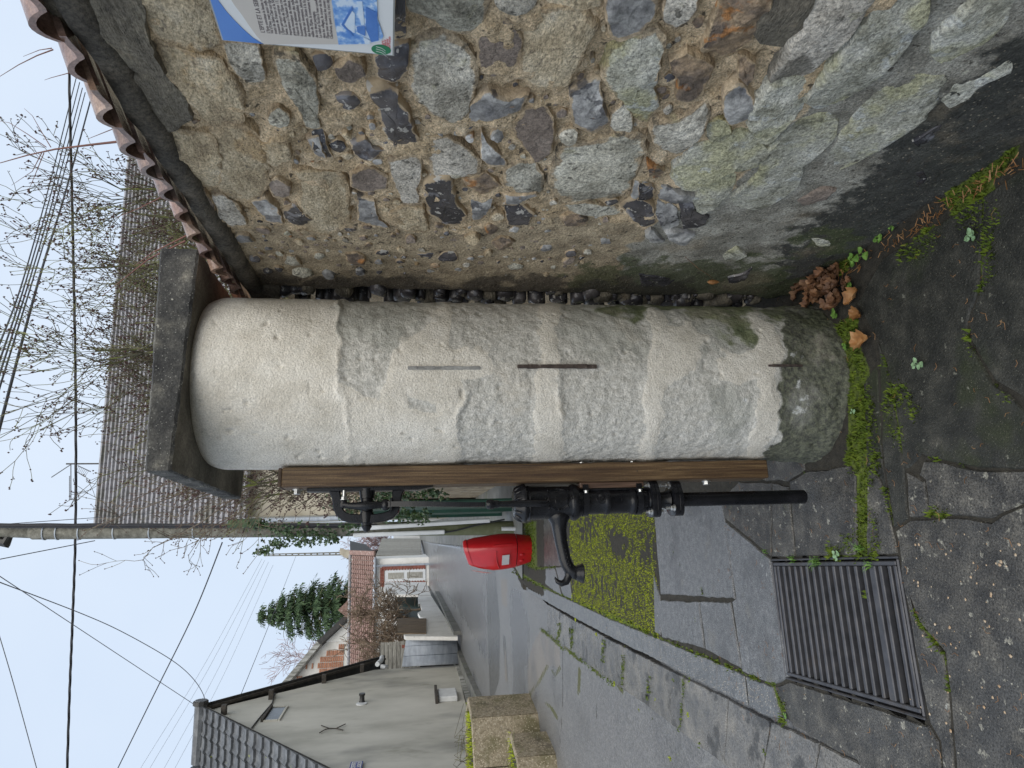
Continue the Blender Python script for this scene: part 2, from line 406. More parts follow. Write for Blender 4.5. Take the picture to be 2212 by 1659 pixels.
# ---------------------------------------------------------------- paving slabs by the pump
def resamp(poly, step=.035, jit=.0022, rr=R):
    out = []; n = len(poly)
    for i in range(n):
        a, b = Vector(poly[i]), Vector(poly[(i+1) % n]); L = (b-a).length; k2 = max(1, int(L/step))
        for j in range(k2):
            p = a.lerp(b, j/k2)
            nn = Vector((mn.noise(Vector((p.x*14, p.y*14, 1.)))*jit*2.6+rr.uniform(-jit, jit), mn.noise(Vector((p.x*14, p.y*14, 9.)))*jit*2.6+rr.uniform(-jit, jit)))
            out.append(p+nn)
    return out
def area(p): return .5*sum(p[i][0]*p[(i+1) % len(p)][1]-p[(i+1) % len(p)][0]*p[i][1] for i in range(len(p)))
def inset(poly, d):
    n = len(poly); out = []
    s = 1 if area(poly) > 0 else -1
    for i in range(n):
        a, b, c = Vector(poly[i-1]), Vector(poly[i]), Vector(poly[(i+1) % n])
        t = ((b-a).normalized()+(c-b).normalized()); t = t.normalized() if t.length > 1e-6 else (b-a).normalized()
        nn = Vector((-t.y, t.x))*s
        out.append(b+nn*d)
    return out
def slab(name, polyD, z, mt, parent, gap=.0008, th=.05, tilt=.003, lump=.0015):
    p0 = [atz(X, Y, z) for X, Y in polyD]; p0 = [Vector((p.x, p.y)) for p in p0]
    p = resamp(inset(p0, gap)); n = len(p)
    cx = sum((q.x for q in p))/n; cy = sum((q.y for q in p))/n
    ax, ay = R.uniform(-tilt, tilt), R.uniform(-tilt, tilt)
    zf = lambda q: z+(q.x-cx)*ax+(q.y-cy)*ay+lump*mn.noise(Vector((q.x*7, q.y*7, 3)))
    p2 = inset(p, .004)
    vs = [(q.x, q.y, z-th) for q in p]+[(q.x, q.y, zf(q)-.006) for q in p]+[(q.x, q.y, zf(q)) for q in p2]
    fs = []
    s = area(p) > 0
    for k2 in range(2):
        for i in range(n):
            j = (i+1) % n; q = (k2*n+i, k2*n+j, (k2+1)*n+j, (k2+1)*n+i); fs.append(q if s else q[::-1])
    top = tuple(range(2*n, 3*n)); fs.append(top if s else top[::-1])
    o = mesh(name, vs, fs, mt, parent)
    return o
pv = empty('pavement', (0, 2, 0), '', ''); del pv['label']; del pv['category']; pv['kind'] = 'structure'
SL = [  # traced outlines, photo coordinates; surface
 ([(1410, 1085), (1559, 1080), (1588, 1293), (1427, 1284)], 'p'),
 ([(1428, 1296), (1509, 1300), (1521, 1401), (1430, 1377), (1416, 1300)], 'p'),
 ([(1512, 1299), (1577, 1301), (1600, 1445), (1524, 1403)], 'p'),
 ([(1563, 1124), (1662, 1207), (1703, 1464), (1669, 1482), (1603, 1450), (1581, 1300), (1590, 1290)], 'p'),
 ([(1561, 1080), (1595, 1040), (1665, 1043), (1664, 1203), (1564, 1119)], 'g'),
 ([(1668, 1043), (1702, 1050), (1716, 1200), (1667, 1205)], 'g'),
 ([(1705, 1040), (1740, 1018), (1835, 1005), (1846, 1030), (1852, 1200), (1719, 1202)], 'g'),
 ([(1600, 1036), (1600, 960), (1735, 960), (1738, 1015), (1700, 1040)], 'g'),
 ([(1884, 1010), (1903, 1050), (1928, 1150), (1938, 1197), (1872, 1200), (1872, 1020)], 'g'),
 ([(1882, 800), (1894, 790), (1905, 1000), (1928, 1142), (1903, 1042), (1882, 1005), (1872, 1010), (1865, 830)], 'd'),
 ([(1897, 740), (1922, 829), (1934, 905), (1951, 1012), (1960, 1120), (1931, 1142), (1908, 1000)], 'd'),
 ([(1850, 655), (1905, 560), (2119, 425), (2119, 526), (2114, 619), (2086, 702), (2091, 740), (2147, 828), (2212, 890), (2290, 920), (2290, 1010), (2145, 1014), (2085, 1006), (2010, 990), (1988, 984), (1962, 1012), (1954, 1012), (1937, 903), (1925, 829), (1897, 735), (1875, 700)], 'd'),
 ([(2123, 425), (2290, 300), (2290, 915), (2153, 824), (2096, 738), (2091, 704), (2118, 620)], 'd'),
 ([(1994, 996), (2010, 994), (2085, 1010), (2145, 1018), (2290, 1014), (2290, 1082), (2212, 1085), (2140, 1121), (2060, 1112), (2008, 1106), (1998, 1040), (1985, 1028)], 'g'),
 ([(1957, 1018), (1983, 1032), (1995, 1042), (2005, 1108), (1985, 1118), (1964, 1118)], 'g'),
 ([(1934, 1147), (1966, 1123), (2005, 1122), (2060, 1116), (2140, 1126), (2212, 1090), (2290, 1086), (2290, 1720), (2066, 1720), (2062, 1600), (2041, 1411), (1985, 1345), (1957, 1270), (1944, 1205)], 'g'),
 ([(1948, 1216), (1955, 1272), (1982, 1348), (2037, 1412), (2058, 1600), (2062, 1720), (2040, 1720), (2030, 1600), (2008, 1562), (1975, 1400)], 'g'),
 ([(1673, 1486), (1700, 1474), (1706, 1473), (2004, 1567), (2027, 1602), (2036, 1720), (1900, 1720), (1850, 1645), (1774, 1604), (1712, 1570)], 'g'),
 ([(1161, 1060), (1196, 1060), (1226, 1222), (1163, 1225)], 'g'),
 ([(1163, 1228), (1198, 1226), (1213, 1286), (1192, 1273), (1165, 1252)], 'p'),
 ([(1200, 1226), (1227, 1224), (1235, 1294), (1216, 1287)], 'p'),
 ([(1120, 1100), (1158, 1080), (1160, 1216), (1137, 1213), (1126, 1150)], 'g'),
 ([(1137, 1216), (1160, 1221), (1162, 1250), (1143, 1243), (1135, 1236)], 'g'),
 ([(1411, 1240), (1425, 1288), (1426, 1372), (1414, 1366)], 'p'),
]
for pl_, k_ in SL:
    o = slab('paving_slab', pl_, R.uniform(-.002, .002), MATS[dict(p='paving_pale', g='paving', d='paving_dark')[k_]], pv)
    P = np.array([v_.co for v_ in o.data.vertices])+np.array(WL[o.name]); px, py = projn(P)
# big slabs get finer grids so that damp and algae can be laid on them (they keep their outline)
def mossfield(px, py):
    m = polymask(px, py, [[(1838, 760), (1870, 770), (1892, 880), (1905, 1000), (1885, 1060), (1905, 1180), (1895, 1210), (1840, 1205), (1850, 1100), (1862, 1000), (1835, 900)], [(1905, 850), (1945, 830), (1960, 960), (1935, 990), (1915, 930)], [(1780, 1180), (1830, 1170), (1850, 1207), (1790, 1208)], [(1800, 700), (1850, 690), (1858, 760), (1830, 800)], [(1935, 560), (2010, 480), (2060, 520), (2000, 560)],
        [(1134, 1131), (1158, 1125), (1160, 1230), (1142, 1225)], [(1825, 829), (1850, 840), (1868, 960), (1860, 1010), (1880, 1120), (1893, 1165), (1893, 1207), (1800, 1207), (1806, 1165), (1845, 1150), (1846, 1040), (1826, 1000), (1836, 900)],
        [(1936, 829), (1962, 829), (1984, 890), (1965, 919), (1940, 905)], [(1905, 1049), (1915, 1049), (1932, 1138), (1918, 1132)],
        [(2011, 1090), (2056, 1108), (2050, 1116), (2008, 1112)], [(2070, 300), (2190, 250), (2195, 330), (2150, 400), (2170, 470), (2130, 530), (2080, 500), (2040, 430)],
        [(1795, 560), (1830, 520), (1850, 560), (1812, 600)], [(1885, 470), (1990, 400), (2060, 360), (2070, 380), (1990, 430), (1900, 500)], [(2112, 500), (2150, 500), (2152, 620), (2116, 624)], [(1978, 1323), (1990, 1325), (2006, 1363), (1990, 1363)], [(1670, 1487), (1682, 1487), (1700, 1567), (1690, 1560)],
        [(1290, 1318), (1310, 1320), (1420, 1372), (1415, 1376), (1310, 1334)]], 7)
    l = linemask(px, py, [[(1118, 1235), (1147, 1253), (1183, 1273), (1235, 1296), (1290, 1319), (1418, 1376), (1548, 1430), (1606, 1455), (1670, 1480)],
        [(2086, 702), (2091, 740), (2110, 790), (2147, 828), (2184, 870)], [(1954, 1275), (1982, 1347), (2038, 1411), (2056, 1560)], [(1162, 1228), (1200, 1226)],
        [(1990, 984), (2085, 1008)], [(1897, 740), (1922, 829)]], 7)
    return np.maximum(m, l*.8)
# joint bed: fine sheet a few centimetres down, mossy where the photo shows moss
hole = [atz(X, Y, 0) for X, Y in [(1664, 1207), (1938, 1200), (2003, 1563), (1702, 1464)]]
xs = np.arange(-3.6, 1.6, .03); ysb = np.concatenate([np.arange(-2, .9, .15), np.arange(.9, 10.6, .04)])
def inpoly(x, y, pg):
    c = False
    for i in range(len(pg)):
        a, b = pg[i], pg[(i+1) % len(pg)]
        if (a[1] > y) != (b[1] > y) and x < (b[0]-a[0])*(y-a[1])/(b[1]-a[1])+a[0]: c = not c
    return c
hp = [(p.x, p.y) for p in hole]
KBX, KBY = [1110, 1138.7, 1184, 1239, 1312, 1428, 1548, 1618, 1662, 1720, 1774, 1854, 2010], [1250, 1277, 1303, 1334, 1374, 1432, 1492, 1527, 1555, 1572, 1604, 1644, 1716]
n = len(xs); vs = []
for y in ysb:
    for x in xs:
        dz = -.006+.003*mn.noise(Vector((x*20, y*20, 0)))+rise(y)
        pX, pY = projn(np.array([[x, y, rise(y)]]))
        if (1.2 < y < 9.6 and pY[0] > np.interp(pX[0], KBX, KBY)-5) or (y <= 1.2 and x < itp(RIGHT, y)) or x < itp(RIGHT, y)+.1 and y > 9: dz = -.14+rise(y)
        vs.append((x, y, dz))
fs = []
for j in range(len(ysb)-1):
    for i in range(n-1):
        if inpoly((xs[i]+xs[i+1])/2, (ysb[j]+ysb[j+1])/2, hp): continue
        fs.append((j*n+i, j*n+i+1, (j+1)*n+i+1, (j+1)*n+i))
P = np.array(vs); px, py = projn(P)
tag(mesh('joint_bed', vs, fs, MATS['soil'], pv, True, dict(moss=mossfield(px, py))), kind='stuff')
# the sunken mossy slab
def fine_patch(name, polyD, z, mt, parent, step=.022, attrs=None, bumpz=.003, th=.04):
    pw = [atz(X, Y, z) for X, Y in polyD]; pg = [(p.x, p.y) for p in pw]
    x0, x1 = min(p[0] for p in pg), max(p[0] for p in pg); y0, y1 = min(p[1] for p in pg), max(p[1] for p in pg)
    nx = int((x1-x0)/step)+2; ny = int((y1-y0)/step)+2
    idx = {}; vs = []; fs = []
    def vid(i, j):
        if (i, j) not in idx:
            x = x0+i*step; y = y0+j*step; idx[(i, j)] = len(vs)
            vs.append((x, y, z+bumpz*mn.fractal(Vector((x, y, 0))*9, 1, 2, 4)))
        return idx[(i, j)]
    for i in range(nx):
        for j in range(ny):
            if inpoly(x0+(i+.5)*step, y0+(j+.5)*step, pg): fs.append((vid(i, j), vid(i+1, j), vid(i+1, j+1), vid(i, j+1)))
    P = np.array(vs); px, py = projn(P)
    return mesh(name, vs, fs, mt, parent, True, {k2: g(px, py) for k2, g in (attrs or {}).items()})
MS = [(1226, 1060), (1413, 1050), (1416, 1240), (1420, 1374), (1290, 1323), (1236, 1300)]
z2 = lambda L: [(1050.7+.2*x, 995.4+.2*y) for x, y in L]
bare = [z2([(990, 600), (1110, 600), (1180, 690), (1100, 800), (1070, 880), (1000, 790)]), z2([(1680, 740), (1800, 780), (1820, 1050), (1760, 1150), (1680, 1100)]),
        z2([(1350, 800), (1470, 850), (1480, 1000), (1380, 960)])]
thin = [z2([(1080, 1080), (1300, 1130), (1480, 1200), (1560, 1400), (1520, 1650), (1300, 1640), (1050, 1520), (940, 1350)]), z2([(1340, 790), (1490, 850), (1490, 1040), (1360, 950)])]
def mossq(px, py):
    m = np.full_like(px, .98)
    m -= polymask(px, py, thin, 60)*.62
    m -= polymask(px, py, bare, 26)*.9
    return m
fine_patch('mossy_slab', MS, -.012, MATS['moss_slab'], pv, .02, dict(moss=mossq, bare=lambda a, b: polymask(a, b, bare, 30)), .006)
# kerb and gutter stones near the pump
kb = empty('kerb', tuple(atz(1400, 1390, -.1)), 'pale speckled kerb row between the mossy paving and the gutter', 'kerb')
KA = [(1116, 1235), (1146.7, 1254.5), (1186, 1275.4), (1237, 1298), (1306, 1331.5), (1424, 1379.5), (1548.4, 1431), (1606.5, 1457)]
KB = [(1114, 1253.4), (1138.7, 1277), (1184, 1303), (1239, 1334), (1312, 1374), (1428, 1432), (1548, 1492), (1614, 1526)]
for i in range(len(KA)-1):
    slab('kerb_stone', [KA[i], KA[i+1], KB[i+1], KB[i]], .002, MATS['kerb_stone'], kb, .005, .12, .002)
slab('kerb_stone', [(1610, 1458), (1668, 1483), (1690, 1552), (1662, 1553), (1618, 1527)], .0, MATS['kerb_stone'], kb, .004, .12)
gt = empty('gutter', tuple(atz(1300, 1430, -.15)), 'wet row of wide stone gutter slabs below the speckled kerb', 'gutter')
GB = [(1150, 1296), (1184, 1305), (1209, 1320), (1234, 1336), (1266, 1352), (1304, 1374), (1346, 1395), (1402, 1424), (1477, 1461), (1572, 1508), (1664, 1556), (1770, 1604), (1862, 1650), (2010, 1720)]
GC = [(1140, 1320), (1180, 1365), (1207, 1389), (1231, 1404), (1264, 1431), (1302, 1461), (1346, 1491), (1398, 1527), (1468, 1581), (1563, 1655), (1640, 1710), (1740, 1790), (1830, 1860), (1960, 1950)]
for i in range(1, len(GB)-1):
    slab('gutter_stone', [GB[i], GB[i+1], GC[i+1], GC[i]], ZR+.012+R.uniform(-.003, .003), MATS['gutter_stone'], gt, .007, .08, .006, .003)
# ---------------------------------------------------------------- drain grate
A, Bq, Cq, Dq = [Vector((p.x, p.y, 0)) for p in hole]
gl = (Bq-A); gs = (Dq-A); Lg, Sg = gl.length, ((Dq-A).length+(Cq-Bq).length)/2
gl.normalize(); gs = Vector((gl.y, -gl.x, 0))
if gs.dot(Dq-A) < 0: gs = -gs
gr = empty('drain_grate', tuple(A+gl*Lg/2+gs*Sg/2+Vector((0, 0, -.03))), 'rectangular cast iron drain grate with parallel bars set in the paving', 'grate')
gc = lambda a, b, z: A+gl*a+gs*b+Vector((0, 0, z))
up = Vector((0, 0, 1))
fr = B(); w = .009
fr.box(gc(Lg/2, w/2, -.018), (gl, gs, up), (Lg/2, w/2, .02), .004); fr.box(gc(Lg/2, Sg-w/2, -.018), (gl, gs, up), (Lg/2, w/2, .02), .004)
fr.box(gc(w/2, Sg/2, -.018), (gl, gs, up), (w/2, Sg/2-w, .02), .004); fr.box(gc(Lg-w/2, Sg/2, -.018), (gl, gs, up), (w/2, Sg/2-w, .02), .004)
fr.build('outer_frame', MATS['grate_iron'], gr)
fr = B(); w2 = .0075; i0 = w+.007
fr.box(gc(Lg/2, i0+w2, -.014), (gl, gs, up), (Lg/2-i0, w2, .014), .003); fr.box(gc(Lg/2, Sg-i0-w2, -.014), (gl, gs, up), (Lg/2-i0, w2, .014), .003)
fr.box(gc(i0+w2, Sg/2, -.014), (gl, gs, up), (w2, Sg/2-i0-2*w2, .014), .003); fr.box(gc(Lg-i0-w2, Sg/2, -.014), (gl, gs, up), (w2, Sg/2-i0-2*w2, .014), .003)
fr.build('inner_frame', MATS['grate_iron'], gr)
a0 = i0+2*w2; a1 = Lg-i0-2*w2; nb = 17
for i in range(nb):
    t = a0+(a1-a0)*(i+.5)/nb; wide = (i == 14)
    b = B(); b.box(gc(t+(.003 if wide else 0), Sg/2, -.012+R.uniform(-.001, .001)), (gl, gs, up), (.016 if wide else .0084, Sg/2-i0-2*w2, .012), .003)
    b.build('bar', MATS['grate_iron'], gr)
b = B()
for s0, s1 in (((0, 0), (Lg, 0)), ((Lg, 0), (Lg, Sg)), ((Lg, Sg), (0, Sg)), ((0, Sg), (0, 0))):
    p, q = gc(*s0, 0), gc(*s1, 0); b.quad(p+up*-.04, q+up*-.04, q+up*-.34, p+up*-.34)
b.quad(gc(0, 0, -.26), gc(Lg, 0, -.26), gc(Lg, Sg, -.26), gc(0, Sg, -.26))
b.build('pit_lining', MATS['pit'], gr)
# ================================================================ the rubble wall on the right
_a, _b = atz(2212, 300), atz(1760, 600)
WO = Vector((_a.x, _a.y, 0)); WD = Vector((_b.x-_a.x, _b.y-_a.y, 0)).normalized(); WN = Vector((-WD.y, WD.x, 0))
if WN.x > 0: WN = -WN
WH = 2.135
def wp(s, z, o=0): return WO+WD*s+Vector((0, 0, z))+WN*o
def towall(X, Y, o=0):
    p = atp(X, Y, WO+WN*o, WN); return ((p-WO).dot(WD), p.z)
mat('wall_mortar', [(.25, (.27, .195, .11)), (.42, (.50, .38, .235)), (.6, (.64, .50, .33)), (.78, (.74, .62, .45))], 13, 9, .92, .9, 95,
    attr=[('render', [14, (.24, .19, .125), (.50, .41, .28)], .9, 6, .5), ('cement', [10, (.15, .145, .12), (.42, .41, .36)], .95, 7, .5, .75), ('black', [22, (.016, .018, .018), (.05, .052, .045)], .93, 16, 1.0, .55), ('green', (.06, .075, .025), .8, 14, 1.1, .8), ('darkened', (.05, .042, .035), .75, 8, .9)],
    spots=[(38, .62, .67, (.05, .04, .03), .85), (90, .64, .68, (.07, .055, .04), .7), (4, .55, .7, (.26, .21, .14), .5)], vor=[(90, .25, (.55, .48, .36), .5)], grain=(170, .5), bdist=.012, bump2=(26, 1.2))
LS = dict(spots=[(7, .55, .68, (.12, .11, .085), .7), (34, .60, .66, (.07, .065, .05), .75), (11, .60, .68, (.36, .34, .19), .45)])
mat('limestone', [(.28, (.19, .17, .13)), (.42, (.42, .39, .32)), (.58, (.60, .565, .48)), (.75, (.75, .72, .63))], 9, 10, .88, 1.0, 60, rand=.14, hue=.03, attr=[('edge', [16, (.30, .215, .125), (.58, .45, .29)], .85, 20, 1.3, .92)], grain=(130, .5), bdist=.014, bump2=(22, 1.2), **LS)
mat('limestone_lichen', [(.28, (.22, .21, .15)), (.43, (.45, .44, .36)), (.6, (.62, .61, .54)), (.75, (.77, .77, .73))], 12, 10, .88, 1.0, 60, rand=.1,
    spots=[(6, .5, .62, (.38, .36, .15), .6), (15, .6, .68, (.10, .10, .07), .6), (18, .6, .66, (.55, .57, .56), .6)], attr=[('edge', [16, (.30, .215, .125), (.58, .45, .29)], .85, 20, 1.3, .92)], grain=(130, .5), bdist=.014, bump2=(22, 1.2))
mat('ochre_stone', [(.28, (.25, .19, .12)), (.45, (.48, .385, .25)), (.6, (.63, .53, .37)), (.78, (.72, .64, .51))], 8, 10, .9, 1.0, 55, rand=.12,
    spots=[(5, .58, .68, (.40, .25, .10), .55), (22, .62, .68, (.12, .10, .08), .6)], stretch=(1, 1, 1.8), attr=[('edge', [16, (.30, .215, .125), (.58, .45, .29)], .85, 20, 1.3, .92)], grain=(130, .45), bdist=.014, bump2=(20, 1.2))
mat('brown_stone', [(.28, (.13, .105, .085)), (.5, (.25, .20, .165)), (.75, (.38, .32, .27))], 10, 10, .88, .9, 60, rand=.12, spots=[(14, .62, .68, (.09, .075, .06), .6)], attr=[('edge', [16, (.30, .215, .125), (.58, .45, .29)], .85, 20, 1.3, .92)], grain=(130, .4), bdist=.012, bump2=(22, 1))
mat('dark_stone', [(.28, (.10, .088, .07)), (.5, (.175, .155, .12)), (.75, (.27, .24, .18))], 6, 10, .9, .9, 45, rand=.1, stretch=(1, 1, 3), spots=[(6, .6, .72, (.22, .15, .08), .4)], grain=(110, .4), bdist=.014, bump2=(16, 1))  # dark brown stone
mat('flint_dark', [(.30, (.025, .025, .032)), (.5, (.055, .052, .058)), (.66, (.11, .10, .10)), (.8, (.30, .29, .28))], 7, 6, .22, .35, 30, rand=.25, spots=[(30, .62, .64, (.46, .44, .40), .85), (13, .60, .66, (.22, .22, .24), .7), (70, .66, .68, (.5, .48, .45), .6)], attr=[('edge', [16, (.30, .215, .125), (.58, .45, .29)], .85, 20, 1.3, .92)], bdist=.01)
mat('flint_pale', [(.28, (.10, .10, .11)), (.45, (.24, .235, .23)), (.6, (.46, .45, .43)), (.75, (.66, .64, .60))], 12, 7, .38, .6, 40, rand=.15, spots=[(9, .6, .64, (.05, .05, .06), .8, .2), (14, .65, .68, (.40, .22, .09), .6)], attr=[('edge', [16, (.30, .215, .125), (.58, .45, .29)], .85, 20, 1.3, .92)], grain=(90, .35), bdist=.012)
mat('flint_rust', [(.28, (.06, .05, .045)), (.45, (.17, .13, .10)), (.6, (.38, .27, .17)), (.75, (.50, .40, .28))], 11, 7, .32, .8, 36, rand=.15, spots=[(13, .58, .64, (.40, .17, .045), .85), (10, .62, .66, (.05, .048, .05), .8, .2)], attr=[('edge', [16, (.30, .215, .125), (.58, .45, .29)], .85, 20, 1.3, .92)], grain=(80, .45), bdist=.02)
wall = empty('stone_wall', tuple(wp(.6, 0, 0)), 'rubble stone and flint wall in sandy mortar under a sloping row of roof tiles', 'wall')
KM = dict(L='limestone', Y='limestone_lichen', O='ochre_stone', B='brown_stone', D='dark_stone', F='flint_dark', W='flint_pale', R='flint_rust')
r1 = lambda x, y: (.4*x, .4*y)
r2 = lambda x, y: (663.6+.4*x, .4*y)
r3 = lambda x, y: (1382.5+.4*x, .4*y)
